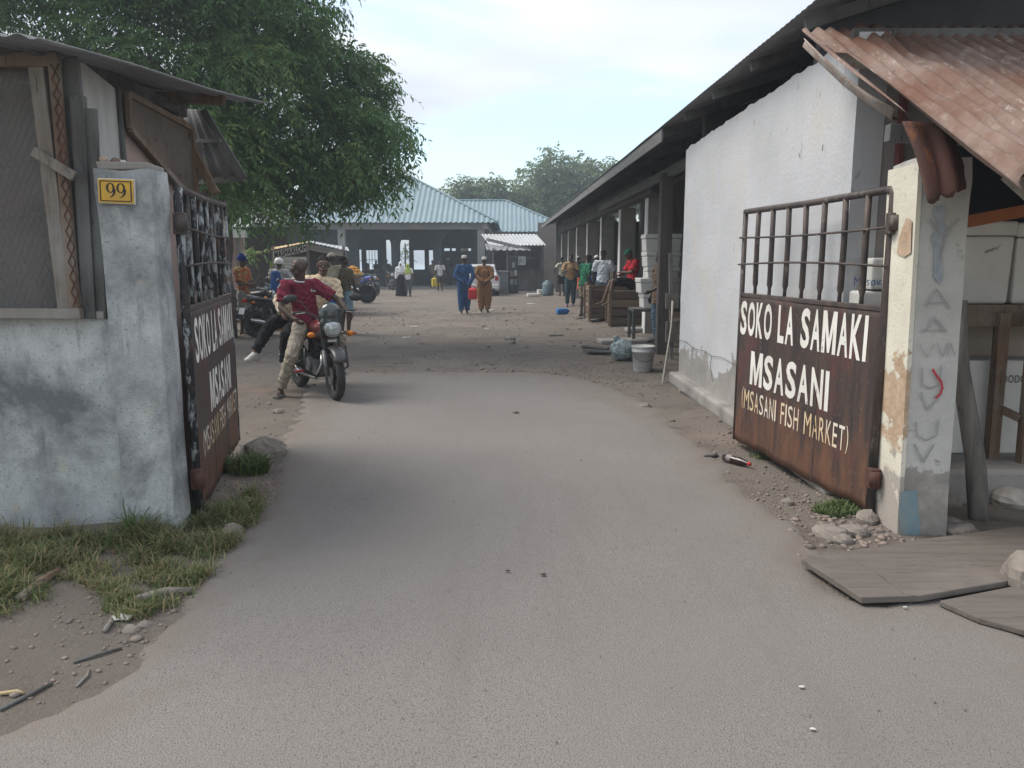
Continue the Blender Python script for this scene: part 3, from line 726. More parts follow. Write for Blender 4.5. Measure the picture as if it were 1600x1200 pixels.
# dark room behind the mesh
m = MB(); m.box((-3.85, 5.35, 1.88), (2.55, .05, 1.76)); m.build('back_wall', pm('dark_board', (.20, .185, .18), (.13, .12, .12), 2, .9, .3), shop)  # back boards in a mottled dark grey
m = MB()
for z in (1.55, 1.95, 2.3): m.box((-3.85, 5.2, z), (2.4, .26, .025))
m.build('shelf', DARKW, shop)
# side wall towards the gate
def side(a, b, py0a, py1a, py0b, py1b, off=0.0): pass
SX = -2.545
m = MB(); m.prism([(SX, 4.50, 1.2), (SX + .012, 5.10, 1.2), (SX + .012, 5.10, 2.735), (SX, 4.50, 2.86)], (-.03, 0, 0)); m.build('side_board', PLYB, shop)
m = MB(); m.prism([(SX + .012, 5.115, 0), (SX + .03, 6.12, 0), (SX + .03, 6.12, 2.72), (SX + .012, 5.115, 2.75)], (-.12, 0, 0)); m.build('side_wall', TAN, shop)
m = MB(); m.beam((SX + .02, 5.10, 1.2), (SX + .02, 5.10, 2.75), .03, .035); m.build('batten', DARKW, shop)
SHUT = wood('shutter_wood', (.14, .112, .092), (.09, .072, .06), (30, 3, 2))
m = MB(); m.prism([(SX + .035, 5.14, 2.50), (SX + .05, 6.1, 2.08), (SX + .05, 6.1, 2.66), (SX + .035, 5.14, 2.72)], (.02, 0, 0)); sh = m.build('shutter', SHUT, shop)
m = MB(); q = [(SX + .062, 5.14, 2.50), (SX + .075, 6.1, 2.08), (SX + .075, 6.1, 2.66), (SX + .062, 5.14, 2.72)]
for a_, b_ in zip(q, q[1:] + q[:1]): m.beam(a_, b_, .03, .04)
m.build('shutter_frame', BROWNW, sh)
# roof sheet, its battens, and the dark flap further back
RA, RB, RC, RD_ = Vector((-5.3, 3.95, 2.97)), P(60, 59, 3.95), P(414, 161, 6.3), Vector((-5.3, 6.5, 3.2))
m = corrugated(RA, RB, RC, RD_, 22, .011, 6, 6, .03); m.build('roof', ROOFUND, shop, smooth=True, solid=.006)
m = MB(); m.beam(P(-60, 74, 4.3), P(120, 84, 4.6), .05, .06); m.build('purlin', DARKW, shop)
m = MB(); m.beam(P(228, 146, 5.85) - Vector((.9, 0, .01)), P(350, 155, 5.95), .07, .075); m.build('purlin', BROWNW, shop)
m = MB(); m.beam((SX - .05, 4.3, 2.80), (SX - .02, 6.2, 2.80), .05, .08); m.build('purlin', DARKW, shop)
T1, T2, B2, B1 = P(286, 170, 6.55), P(318, 172, 6.25), P(382, 279, 6.25), P(300, 284, 6.75)
m = corrugated(T1, T2, B2, B1, 4, .012, 4, 6); fl = m.build('awning_flap', ROOFUND, shop, smooth=True, solid=.008)
m = MB(); m.beam(T2, B2, .03, .05); m.beam(B2, B1, .03, .05); m.beam(T2 * .55 + B2 * .45 - Vector((0, .03, 0)), T1 * .55 + B1 * .45 - Vector((0, .03, 0)), .03, .03); m.build('flap_batten', DARKW, fl)
m = MB(); m.beam(P(290, 214, 6.12), P(337, 302, 6.1), .06, .05, up=(0, 1, 0)); m.build('prop', BROWNW, shop)
m = MB(); m.beam(P(284, 238, 6.14), P(316, 226, 6.14), .05, .03, up=(0, 1, 0)); m.build('brace', GREYW, shop)
m = MB(); m.box((-5.28, 5.3, 1.5), (.08, 1.7, 3.0)); m.box((-3.9, 6.1, 1.4), (2.7, .08, 2.8)); m.build('rear_wall', DARKC, shop)
m = MB(); m.prism([(SX + .046, 5.50, 1.62), (SX + .048, 5.62, 1.62), (SX + .048, 5.62, 2.02), (SX + .046, 5.50, 2.02)], (.006, 0, 0)); m.build('notice', OFFW, shop)
JAR = pm('red_packet', (.35, .05, .04), None, 3, .5, 0)
m = MB(); m.box((-3.25, 5.15, 2.02), (.16, .14, .12)); m.jitter(.004, 8); tag(m.build('packet', JAR), 'red packet on the shelf inside the mesh window', 'packet')
# shells left on the pillar top
for k, (dx, r_, c) in enumerate([(-.06, .035, (.45, .33, .24)), (.0, .032, (.20, .14, .11)), (.03, .022, (.6, .58, .55))]):
    rock('stone', ['tan pebble lying on top of the left gate pillar', 'dark brown pebble lying on top of the left gate pillar', 'small white pebble lying on top of the left gate pillar'][k],
         (P(178, 250, 4.5).x + dx, 4.5 + .02 * k, 2.205), r_, pm('pebble_%d' % k, c), 'stone', 40 + k, .7)

# ================================================================== right building
AX = -.02
def Q(off, Y, z): return Vector((off + AX * Y, Y, z))
vb = thing('veranda_building', 'long whitewashed market building with dark overhanging roof and row of veranda pillars', 'building', (3.0, 12, 0))
Y0, Y1 = 5.40, 10.15
m = MB(); W0 = 2.45; n = 60   # white wall with a ragged hand-plastered top
top = lambda Y: 3.17 - .06 *  (Y - Y0) / (Y1 - Y0) - .035 * (Y - Y0) / (Y1 - Y0) + .035 * mnoise.noise(Vector((Y * 4.5, 0, 3))) + .02 * mnoise.noise(Vector((Y * 13, 4, 3)))
for i in range(n + 1):
    Y = Y0 + (Y1 - Y0) * i / n
    for k in range(17): m.v.append(Q(W0 - (.012 * mnoise.noise(Vector((Y * 1.3, k * .4, 2)))), Y, top(Y) * k / 16))
m.f += [(i * 17 + k, i * 17 + k + 1, (i + 1) * 17 + k + 1, (i + 1) * 17 + k) for i in range(n) for k in range(16)]
k0 = len(m.v)
for i in range(n + 1):
    Y = Y0 + (Y1 - Y0) * i / n; m.v += [Q(W0 + .2, Y, top(Y)), Q(W0 + .2, Y, 0)]
m.f += [(i * 17 + 16, k0 + 2 * i, k0 + 2 * i + 2, (i + 1) * 17 + 16) for i in range(n)] + [(k0 + 2 * i, k0 + 2 * i + 1, k0 + 2 * i + 3, k0 + 2 * i + 2) for i in range(n)]
m.f.append(tuple(n * 17 + k for k in range(17)) + (k0 + 2 * n, k0 + 2 * n + 1)); m.f.append(tuple(reversed([k for k in range(17)])) + (k0 + 1, k0))
m.build('white_wall', WHITEWALL, vb)
def on_wall(px, py):
    a, b = ray(px, py); Y = (W0 - .016) / (a - AX); return Vector((a * Y, Y, CAM_H + b * Y))
CRK = pm('crack_line', (.10, .09, .085), None, 9, .95, 0)
for pl in ([(1058, 530), (1072, 534), (1084, 545), (1100, 548), (1112, 556), (1126, 558), (1150, 570)], [(1112, 556), (1110, 572), (1113, 596)], [(1248, 240), (1250, 247)], [(1286, 226), (1285, 236)]):
    q = [on_wall(*p) for p in pl]; m = MB(); m.tube(q, .0028, 4); m.build('crack', CRK, vb)
m = MB(); m.beam(Q(W0 - .05, 5.2, .07), Q(W0 - .045, Y1 + .03, .10), .16, .16); m.jitter(.012, 3); m.build('plinth', CONC, vb, bevel=.03)
GREYEND = pm('bare_cement', (.30, .285, .28), (.245, .235, .23), 2.5, .9, .3, 40)
m = MB(); m.box((Q(W0, Y0, 0).x + .3 + .02, Y0 + .08, 1.49), (.60, .14, 2.98)); m.build('end_wall', GREYEND, vb)
m = MB(); e0 = Q(W0, Y0, 0).x; m.prism([(e0, Y0 + .03, 3.12), (7.4, Y0 + .03, 2.9), (7.4, Y0 + .03, 5.0), (6.4, Y0 + .03, 4.7), (e0 + .02, Y0 + .03, 3.45)], (0, .1, 0)); m.v = [p + Vector((0, .7, 0)) for p in m.v]; m.build('gable_shade', BLACKROOM, vb)  # set-back sheet, near black to stand in for the shade under the roof
m = MB(); m.box((P(1396, 300, 5.42).x, Y0 - .0, 1.45), (.035, .10, 2.9)); m.build('door_frame', pm('maroon_paint', (.16, .05, .05), None, 5, .7, .2), vb)
# roof: eaves sheet, fascia, ridge
roof = lambda off, Y: 3.42 + .30 * (off - 2.2) + .0 * Y
E0, E1 = 4.7, 38.6
m = corrugated(Q(2.2, E1, 3.42), Q(2.2, E0, 3.42), Q(6.6, E0, roof(6.6, 0)), Q(6.6, E1, roof(6.6, 0)), 330, .003, 6, 4, .008); m.build('roof', ROOFUND, vb, smooth=True, solid=.006)
m = corrugated(Q(11, E1, 3.4), Q(11, E0, 3.4), Q(6.6, E0, roof(6.6, 0) + .01), Q(6.6, E1, roof(6.6, 0) + .01), 130, .018, 3, 4); m.build('roof', ROOFUND, vb, smooth=True, solid=.006)
FASC = wood('fascia_wood', (.20, .20, .205), (.125, .125, .13), (12, .8, 12))
for ya, yb in ((10.6, 19), (19.03, 28), (28.03, 38.5)):
    m = MB(); m.beam(Q(2.235, ya, 3.33 + .012 * math.sin(ya)), Q(2.235, yb, 3.33 + .012 * math.sin(yb)), .03, .17); m.build('fascia', FASC, vb, bevel=.004)
for Y in np.arange(5.9, 38.5, 1.2):
    m = MB(); m.beam(Q(2.26, Y, 3.36), Q(6.5, Y, 3.36 + .30 * 4.24), .05, .09); m.build('rafter', DARKW, vb)
m = MB(); m.beam(Q(2.95, 10.2, 3.14), Q(2.95, 22, 3.14), .07, .17); m.build('plate_beam', FASC, vb)
m = MB(); m.beam(Q(3.22, 15.5, 3.2), Q(3.22, 38.6, 3.2), .30, .42); m.build('lintel_beam', DARKC, vb)
WHP = pm('white_paint', (.72, .72, .71), (.62, .62, .61), 4, .7, .1, dirt=(.45, .43, .4), dlo=.62, dhi=.8)
GPIL = pm('shaded_pillar_grey', (.30, .285, .27), (.22, .21, .20), 1.6, .85, .3, 40, dirt=(.15, .145, .14))  # grey stands for the pillar fronts lying in shade
for k in range(7):
    Yk = 16.5 + 3.6 * k
    p = MB(); c = Q(3.42, Yk + .15, 1.5); p.box((c.x, c.y, 1.5), (.38, .34, 3.0)); po = p.build('pillar', GPIL, vb, bevel=.01)
    q = MB(); c = Q(3.42 - .20, Yk + .15, 1.5); q.box((c.x, c.y, 1.52), (.02, .36, 2.9)); q.build('sunlit_edge', WHP, po)  # white slab on the sun side puts the sunlight into the colour
holes = []
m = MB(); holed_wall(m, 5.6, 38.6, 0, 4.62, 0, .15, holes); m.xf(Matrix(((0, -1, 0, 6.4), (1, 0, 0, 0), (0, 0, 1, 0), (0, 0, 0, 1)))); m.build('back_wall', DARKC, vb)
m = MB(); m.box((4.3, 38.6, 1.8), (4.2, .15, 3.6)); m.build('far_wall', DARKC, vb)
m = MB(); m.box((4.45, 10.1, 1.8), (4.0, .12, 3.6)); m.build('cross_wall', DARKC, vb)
m = MB(); m.beam((2.655, 13.4, -.02), (2.655, 13.4, 3.12), .21, .19); m.build('post', wood('post_wood', (.13, .112, .105), (.075, .066, .062), (9, 9, .8)), vb, bevel=.012)
# cleats between the post and the white wall
for k, (y0_, y1_) in enumerate([(458, 482), (502, 534)]):
    a, b = P(1040, (y0_ + y1_) / 2, 12.5), P(1060, (y0_ + y1_) / 2, 12.5); m = MB(); m.beam(a, b, .05, (y1_ - y0_) / FPX * 12.4, up=(0, 0, 1)); m.build('cleat', GREYW, vb)
m = MB(); m.beam(P(1048, 395, 12.6), P(1049, 560, 12.6), .06, .05, up=(0, 1, 0)); m.build('post', GREYW, vb)
# dark porch room behind the right pillar
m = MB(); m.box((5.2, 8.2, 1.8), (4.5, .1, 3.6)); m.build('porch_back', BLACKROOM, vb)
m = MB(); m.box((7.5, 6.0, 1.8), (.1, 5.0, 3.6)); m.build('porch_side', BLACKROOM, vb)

# rusty porch roof: a torn corrugated sheet sloping down towards the street
porch = thing('porch_roof', 'torn rusty corrugated porch roof above the right gate pillar', 'roof', (3.4, 4.6, 2.0))
ZS = CAM_H + 5.6 * ray(1258, 44)[1]; SL = .56
def on_plane(px, py):
    a, b = ray(px, py); Y = (ZS - SL * 5.6 - CAM_H) / (b - SL); return Vector((a * Y, Y, CAM_H + b * Y))
low = [on_plane(*p) for p in [(1258, 48), (1285, 62), (1330, 84), (1385, 124), (1408, 168), (1424, 200), (1460, 210), (1500, 216), (1540, 236), (1572, 268), (1602, 296), (1680, 350)]]
lx = [p.x for p in low]; ly = [p.y for p in low]
order = np.argsort(lx); lx = np.array(lx)[order]; ly = np.array(ly)[order]
x_left, x_right = on_plane(1258, 48).x, 6.4; waves = 46; per = 6; nx = waves * per; ny = 26; m = MB()
nrm = Vector((0, -SL, 1)).normalized()
yt = lambda x: 5.62 + .02 * math.sin(x * 9)
for j in range(ny + 1):
    for i in range(nx + 1):
        x = x_left + (x_right - x_left) * i / nx; yl = float(np.interp(x, lx, ly)) if x < lx[-1] else ly[-1] - .25 * (x > lx[-1])
        yl = min(yl, yt(x) - .06) + .025 * mnoise.noise(Vector((x * 16, 0, 0))); y = yt(x) + (yl - yt(x)) * j / ny
        z = ZS + SL * (y - 5.6); t = j / ny
        p = Vector((x, y, z)) + nrm * (.017 * math.sin(2 * math.pi * waves * i / nx) + .012 * mnoise.noise(Vector((x * 1.6, y * 1.6, 0))))
        if x < 2.6: p += nrm * (.05 * mnoise.noise(Vector((x * 5, y * 2, 7)))) - Vector((0, 0, .05 * max(0, (x_left + .35 - x))))
        m.v.append(p)
m.f += [(j * (nx + 1) + i, j * (nx + 1) + i + 1, (j + 1) * (nx + 1) + i + 1, (j + 1) * (nx + 1) + i) for j in range(ny) for i in range(nx)]
m.build('sheet', RUST, porch, smooth=True, solid=.005)
PALE = pm('bleached_sheet', (.38, .355, .33), (.28, .21, .18), 7, .8, .4, 40, dirt=(.30, .14, .09), dlo=.55, dhi=.66, dsc=6)
def gutter(path, r, name, mat, a0=.2, a1=3.4, taper=1.0):
    m = MB(); n = 9; L = len(path)
    for i, p in enumerate(path):
        d = (path[min(i + 1, L - 1)] - path[max(i - 1, 0)]).normalized(); u = d.cross(Vector((0, 0, 1))).normalized(); w = u.cross(d)
        rr = r * (1 - (1 - taper) * i / (L - 1))
        for k in range(n):
            t = a0 + (a1 - a0) * k / (n - 1); m.v.append(p + (u * math.cos(t) - w * math.sin(t)) * rr * (1 + .2 * mnoise.noise(p * 9 + Vector((0, 0, k)))))
    m.f += [(i * n + k, i * n + k + 1, (i + 1) * n + k + 1, (i + 1) * n + k) for i in range(L - 1) for k in range(n - 1)]
    m.build(name, mat, porch, smooth=True, solid=.006)
gutter([P(1275, 58, 5.45), P(1300, 84, 5.3), P(1335, 118, 5.15), P(1372, 145, 5.0), P(1412, 168, 4.85)], .085, 'torn_strip', PALE, .2, 1.9)
gutter([P(1315, 70, 5.3), P(1340, 88, 5.2), P(1388, 98, 5.05)], .075, 'torn_strip', PALE, .1, 1.8, .8)
m = MB()   # a crumpled sheet hanging off the roof in front of the pillar
n1_, n2_ = 18, 14; tl, tr, br, bl = P(1409, 190, 4.38), P(1486, 196, 4.38), P(1504, 296, 4.22), P(1442, 318, 4.22)
for j in range(n2_ + 1):
    for i in range(n1_ + 1):
        s, t = i / n1_, j / n2_; p = (tl * (1 - s) + tr * s) * (1 - t) + (bl * (1 - s) + br * s) * t
        p = p + Vector((.02 * mnoise.noise(Vector((s * 3, t * 4, 9))) * t, -.014 * math.sin(s * 11 + t * .8) - .03 * math.sin(s * 3.1) - .05 * math.sin(t * 2.2), .03 * t * mnoise.noise(Vector((s * 5, 4, 1))) + (.025 * mnoise.noise(Vector((s * 17, 2, 6))) if j == n2_ else 0))); m.v.append(p)
m.f += [(j * (n1_ + 1) + i, j * (n1_ + 1) + i + 1, (j + 1) * (n1_ + 1) + i + 1, (j + 1) * (n1_ + 1) + i) for j in range(n2_) for i in range(n1_)]
m.build('hanging_sheet', RUSTDEEP, porch, smooth=True, solid=.005)
m = MB(); m.beam(P(1386, 208, 4.62), P(1530, 214, 4.62), .07, .10); m.build('beam_end', DARKW, porch, bevel=.005)
m = MB(); m.beam(P(1524, 224, 4.3), P(1556, 252, 3.95), .05, .05); m.build('batten', FLATW, porch)
m = MB(); m.beam(P(1575, 272, 3.9), P(1640, 330, 3.75), .04, .07); m.build('batten', FLATW, porch)
m = MB(); m.beam((2.3, 5.45, ZS - .10), (7, 5.45, ZS - .10), .06, .10); m.build('wall_plate', DARKW, porch)
ORANGE = pm('orange_timber', (.36, .13, .055), (.28, .10, .045), 4, .8, .3, 40, 0, .3, (.6, 6, 6))
m = MB(); m.beam(P(1508, 347, 4.95), P(1660, 318, 4.85), .05, .075); m.build('cross_beam', ORANGE, porch)
# ================================================================== pavilion with the blue hip roof
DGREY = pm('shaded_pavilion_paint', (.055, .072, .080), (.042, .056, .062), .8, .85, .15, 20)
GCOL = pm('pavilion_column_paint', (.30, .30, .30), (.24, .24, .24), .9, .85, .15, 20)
pav = thing('market_hall', 'open arcaded market hall under a blue corrugated hip roof', 'building', (-9, 50, 0))
EZ, RZ_ = 3.86, 6.95; XR, XL, YF, YB, RXR, RXL, RYM = -.82, -17.0, 45.0, 55.4, -6.5, -11.4, 50.2
def hip(parent, XL, XR, YF, YB, EZ, RXL, RXR, RYM, RZ_, pitch=.3):
    m = MB()
    def face(A, B, C, D, n):
        k = corrugated(A, B, C, D, n, .035, 3, 4); m.add(k.v, k.f)
    # front and back slopes are trapezoids: ribs stay parallel because both edges are cut at the same columns
    def slope(x0, x1, r0, r1, y0, yr):
        n = int((x1 - x0) / pitch); V = []; F = []
        for i in range(n * 4 + 1):
            x = x0 + (x1 - x0) * i / (n * 4); t = 1.0
            if x < r0: t = (x - x0) / (r0 - x0)
            if x > r1: t = (x1 - x) / (x1 - r1)
            w = .035 * math.sin(2 * math.pi * i / 4 * 1.0 + .6)
            V += [Vector((x, y0, EZ + w)), Vector((x, y0 + (yr - y0) * t, EZ + (RZ_ - EZ) * t + w))]
        F = [(2 * i, 2 * i + 2, 2 * i + 3, 2 * i + 1) for i in range(n * 4)]; m.add(V, F)
    slope(XL, XR, RXL, RXR, YF, RYM); slope(XL, XR, RXL, RXR, YB, RYM)
    def endslope(xe, xr):
        n = int((YB - YF) / pitch); V = []
        for i in range(n * 4 + 1):
            y = YF + (YB - YF) * i / (n * 4); t = (y - YF) / (RYM - YF) if y < RYM else (YB - y) / (YB - RYM)
            w = .035 * math.sin(2 * math.pi * i / 4 + .6); V += [Vector((xe, y, EZ + w)), Vector((xe + (xr - xe) * t, y, EZ + (RZ_ - EZ) * t + w))]
        m.add(V, [(2 * i, 2 * i + 2, 2 * i + 3, 2 * i + 1) for i in range(n * 4)])
    endslope(XR, RXR); endslope(XL, RXL)
    rf = m.build('roof', BLUER, parent, solid=.02)
    c = MB()
    for a, b in (((XR, YF, EZ), (RXR, RYM, RZ_)), ((XL, YF, EZ), (RXL, RYM, RZ_)), ((XR, YB, EZ), (RXR, RYM, RZ_)), ((RXL, RYM, RZ_), (RXR, RYM, RZ_))):
        c.tube([Vector(a) + Vector((0, 0, .05)), Vector(b) + Vector((0, 0, .05))], .07, 6)
    c.build('ridge_cap', BLUER, rf); return rf
hip(pav, XL, XR, YF, YB, EZ, RXL, RXR, RYM, RZ_, .31)
m = MB(); m.box(((XL + XR) / 2, YF + .75, EZ - .18), (XR - XL - 1.2, .3, .36)); m.box((XR - .75, 50, EZ - .18), (.3, 9.4, .36)); m.build('ring_beam', GCOL, pav)
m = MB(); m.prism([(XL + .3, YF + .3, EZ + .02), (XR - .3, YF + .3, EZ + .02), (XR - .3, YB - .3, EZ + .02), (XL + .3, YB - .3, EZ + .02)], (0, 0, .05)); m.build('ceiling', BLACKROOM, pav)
for px in (376, 455, 536, 752):
    m = MB(); c = P(px, 420, YF + .75); m.box((c.x, c.y, (EZ - .36) / 2), (.42, .42, EZ - .36)); m.build('column', GCOL, pav, bevel=.02)
# arcade row standing inside
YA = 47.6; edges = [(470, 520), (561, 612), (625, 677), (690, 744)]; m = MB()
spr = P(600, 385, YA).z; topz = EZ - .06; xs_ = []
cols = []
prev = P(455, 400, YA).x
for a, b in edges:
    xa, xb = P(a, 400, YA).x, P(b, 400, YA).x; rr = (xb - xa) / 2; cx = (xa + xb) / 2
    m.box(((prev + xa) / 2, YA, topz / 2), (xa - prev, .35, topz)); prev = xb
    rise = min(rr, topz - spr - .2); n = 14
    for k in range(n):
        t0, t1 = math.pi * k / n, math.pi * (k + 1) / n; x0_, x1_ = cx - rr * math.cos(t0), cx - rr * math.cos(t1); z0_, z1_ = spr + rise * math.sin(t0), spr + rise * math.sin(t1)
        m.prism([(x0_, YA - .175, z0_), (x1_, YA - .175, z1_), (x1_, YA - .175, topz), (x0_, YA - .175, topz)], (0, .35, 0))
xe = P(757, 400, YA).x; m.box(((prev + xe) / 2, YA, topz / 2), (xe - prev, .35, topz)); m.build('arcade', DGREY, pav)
# rear wall with bright openings
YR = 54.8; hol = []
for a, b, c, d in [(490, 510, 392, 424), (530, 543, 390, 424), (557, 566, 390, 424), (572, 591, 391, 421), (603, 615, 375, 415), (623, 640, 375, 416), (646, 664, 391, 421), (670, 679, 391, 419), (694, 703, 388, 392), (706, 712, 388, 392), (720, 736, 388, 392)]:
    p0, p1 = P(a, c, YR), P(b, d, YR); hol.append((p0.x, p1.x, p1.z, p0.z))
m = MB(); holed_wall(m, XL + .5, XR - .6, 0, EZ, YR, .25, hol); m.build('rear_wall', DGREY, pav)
m = MB()
for a, b, c, d in [(557, 566, 390, 424), (572, 591, 391, 421)]:
    p0, p1 = P(a, c, YR), P(b, d, YR)
    for t in ((.5,) if b - a < 12 else (.25, .5, .75)): m.tube([(p0.x + (p1.x - p0.x) * t, YR, p1.z), (p0.x + (p1.x - p0.x) * t, YR, p0.z)], .02, 5)
    m.tube([(p0.x, YR, (p0.z + p1.z) / 2), (p1.x, YR, (p0.z + p1.z) / 2)], .02, 5)
m.build('window_bars', BLK, pav)
m = MB(); m.box(((XL + XR) / 2, 50.2, .03), (XR - XL - .8, 9.6, .10)); m.build('floor', CONC, pav)
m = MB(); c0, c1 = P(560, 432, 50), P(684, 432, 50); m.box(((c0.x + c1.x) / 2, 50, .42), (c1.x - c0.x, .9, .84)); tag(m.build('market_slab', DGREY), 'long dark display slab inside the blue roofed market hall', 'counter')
m = MB(); c0 = P(690, 432, 51); m.box((c0.x + 1.0, 51, .5), (1.6, .5, 1.0)); m.box((c0.x + 1.0, 51, 1.04), (1.8, .6, .06)); tag(m.build('market_slab', DGREY), 'short dark counter behind the right arch of the market hall', 'counter')

# second hall behind
hall = thing('market_hall', 'second blue roofed hall partly hidden behind the arcaded one', 'building', (2, 58, 0))
p = P(868, 362, 54); EZ2 = p.z; r0, r1 = P(700, 314, 59), P(790, 315, 59)
hip(hall, -4.5, P(902, 362, 54).x, 54, 64, EZ2, r0.x, r1.x, 59, r0.z, .31)
m = MB(); m.box((1.4, 55.8, EZ2 / 2 - .02), (5.4, .3, EZ2 - .04)); m.build('front_wall', DARKC, hall)
m = MB(); m.box((3.95, 59.5, EZ2 / 2 - .02), (.3, 8, EZ2 - .04)); m.build('side_wall', DARKC, hall)

# brown wall joining the hall and the veranda
m = MB(); a, b = P(840, 400, 46), P(884, 400, 46); m.box(((a.x + b.x) / 2, 46, 1.95), (b.x - a.x, .3, 3.9))
tag(m.build('boundary_wall', pm('brown_render', (.20, .17, .155), (.15, .13, .12), 1, .9, .3, 20)), 'brown rendered wall closing the yard beside the veranda', 'wall')

# kiosks in front of the second hall
kio = thing('market_kiosk', 'dark kiosk with pale corrugated roof below the second blue roof', 'kiosk', (.5, 42, 0))
A, B, C, D = P(752, 366, 44.5), P(838, 366, 44.5), P(853, 383, 42), P(765, 384, 42)
corrugated(A, B, C, D, 16, .03, 2, 4).build('roof', GALV, kio, solid=.02)
xk0, xk1 = P(766, 400, 42.4).x, P(848, 400, 42.4).x
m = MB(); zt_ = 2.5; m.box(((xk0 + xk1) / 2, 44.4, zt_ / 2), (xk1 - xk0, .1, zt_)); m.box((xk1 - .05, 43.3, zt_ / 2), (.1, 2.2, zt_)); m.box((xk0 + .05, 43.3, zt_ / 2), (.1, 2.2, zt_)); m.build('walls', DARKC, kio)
for t in (.0, .48, 1.0):
    m = MB(); x = xk0 + (xk1 - xk0) * t; m.beam((x, 42.25, 0), (x, 42.25, 2.55), .10, .10); m.build('post', DARKW, kio)
m = MB(); m.box((xk0 + (xk1 - xk0) * .74, 42.3, 1.1), ((xk1 - xk0) * .5, .08, .06)); m.box((xk0 + (xk1 - xk0) * .74, 42.3, 1.8), ((xk1 - xk0) * .5, .08, .05)); m.box((xk0 + (xk1 - xk0) * .74, 42.34, .55), ((xk1 - xk0) * .5, .06, 1.05)); m.build('counter', DARKW, kio)
m = MB(); A, B, C, D = P(758, 381, 41.5), P(812, 388, 41.5), P(830, 391, 40.0), P(760, 391, 40.0); corrugated(A, B, C, D, 7, .03, 2, 4).build('awning', ROOFUND, kio, solid=.02)
m = MB(); a = P(760, 374, 41.0); b = P(828, 390, 41.0); m.beam(a, b, .10, .16); m.build('awning_beam', ROOFUND, kio)
lc = thing('counter_stall', 'low grey counter stall between the car and the dark kiosk', 'stall', (P(780, 440, 39).x, 39, 0))
m = MB(); a, b = P(769, 440, 39), P(794, 440, 39); m.box(((a.x + b.x) / 2, 39, .55), (b.x - a.x, .7, 1.1)); m.build('counter', pm('counter_grey', (.24, .25, .26), None, 2, .7, .1), lc)
m = MB(); m.box(((a.x + b.x) / 2, 39, 1.13), (b.x - a.x + .1, .8, .06)); m.build('top', CONC, lc)
for x in (a.x + .05, b.x - .05): m = MB(); m.beam((x, 39.3, 1.1), (x, 39.3, 2.3), .07, .07); m.build('post', DARKW, lc)
dk = thing('display_cabinet', 'black display cabinet with posters standing by the low counter', 'cabinet', (P(802, 440, 39.5).x, 39.5, 0))
a, b = P(795, 440, 39.5), P(810, 440, 39.5); m = MB(); m.box(((a.x + b.x) / 2, 39.5, .95), (b.x - a.x, .6, 1.9)); m.build('case', pm('black_case', (.04, .042, .045), None, 2, .5, .05), dk, bevel=.02)
for k, (x, z) in enumerate([(-.1, .6), (.1, .6), (-.1, 1.0), (.1, 1.05), (0, 1.45)]):
    m = MB(); m.box(((a.x + b.x) / 2 + x, 39.19, z), (.15, .012, .28)); m.build('poster', pm('poster_%d' % k, [(.35, .37, .36), (.2, .24, .25), (.3, .2, .17), (.4, .42, .4), (.25, .27, .3)][k], None, 9, .5, 0), dk)
ps = thing('poster_board', 'pale framed poster hung on the front of the dark kiosk', 'poster', (P(816, 407, 42).x, 42.1, 2))
a, b = P(810, 401, 42.1), P(821, 414, 42.1); m = MB(); m.box(((a.x + b.x) / 2, 42.1, (a.z + b.z) / 2), (b.x - a.x, .05, a.z - b.z)); m.build('frame', WHP, ps)
m = MB(); m.box(((a.x + b.x) / 2, 42.07, (a.z + b.z) / 2), (b.x - a.x - .07, .02, a.z - b.z - .07)); m.build('print', pm('faded_print', (.45, .47, .46), (.2, .25, .26), 5, .5, 0, hi=.55), ps)
# white gantry post standing in the yard, left dark house behind the parked bikes
dh = thing('dark_house', 'dark brown house in the shade behind the parked motorbikes', 'house', (-9, 27, 0))
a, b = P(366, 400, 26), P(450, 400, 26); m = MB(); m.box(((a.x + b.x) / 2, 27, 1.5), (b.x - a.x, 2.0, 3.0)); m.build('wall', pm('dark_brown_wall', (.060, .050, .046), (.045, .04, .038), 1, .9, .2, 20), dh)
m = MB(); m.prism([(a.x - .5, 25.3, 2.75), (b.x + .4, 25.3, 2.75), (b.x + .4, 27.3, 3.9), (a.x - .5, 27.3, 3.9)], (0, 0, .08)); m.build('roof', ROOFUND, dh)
sd = thing('guard_shed', 'small shed with white fascia just behind the left gate leaf', 'shed', (-8.2, 21.4, 0))
a, b = P(340, 372, 20.6), P(386, 372, 20.6)
m = MB(); m.box(((a.x + b.x) / 2 - .8, 20.62, (P(0, 358, 20.6).z + P(0, 371, 20.6).z) / 2), (b.x - a.x + 1.6, .03, .22)); m.build('fascia', WHP, sd)
m = MB(); m.prism([(a.x - 1.6, 20.6, P(0, 357, 20.6).z + .02), (b.x + .05, 20.6, P(0, 357, 20.6).z + .02), (b.x - .4, 22.6, 3.3), (a.x - 1.6, 22.6, 3.3)], (0, 0, .03)); m.build('roof', GALV, sd)
m = MB(); m.beam((P(373, 400, 20.8).x, 20.8, 0), (P(373, 400, 20.8).x, 20.8, 2.35), .12, .12); m.build('post', GREYW, sd)
m = MB(); m.box((a.x - .8, 22.2, 1.2), (1.9, .1, 2.4)); m.build('back_wall', TAN, sd)

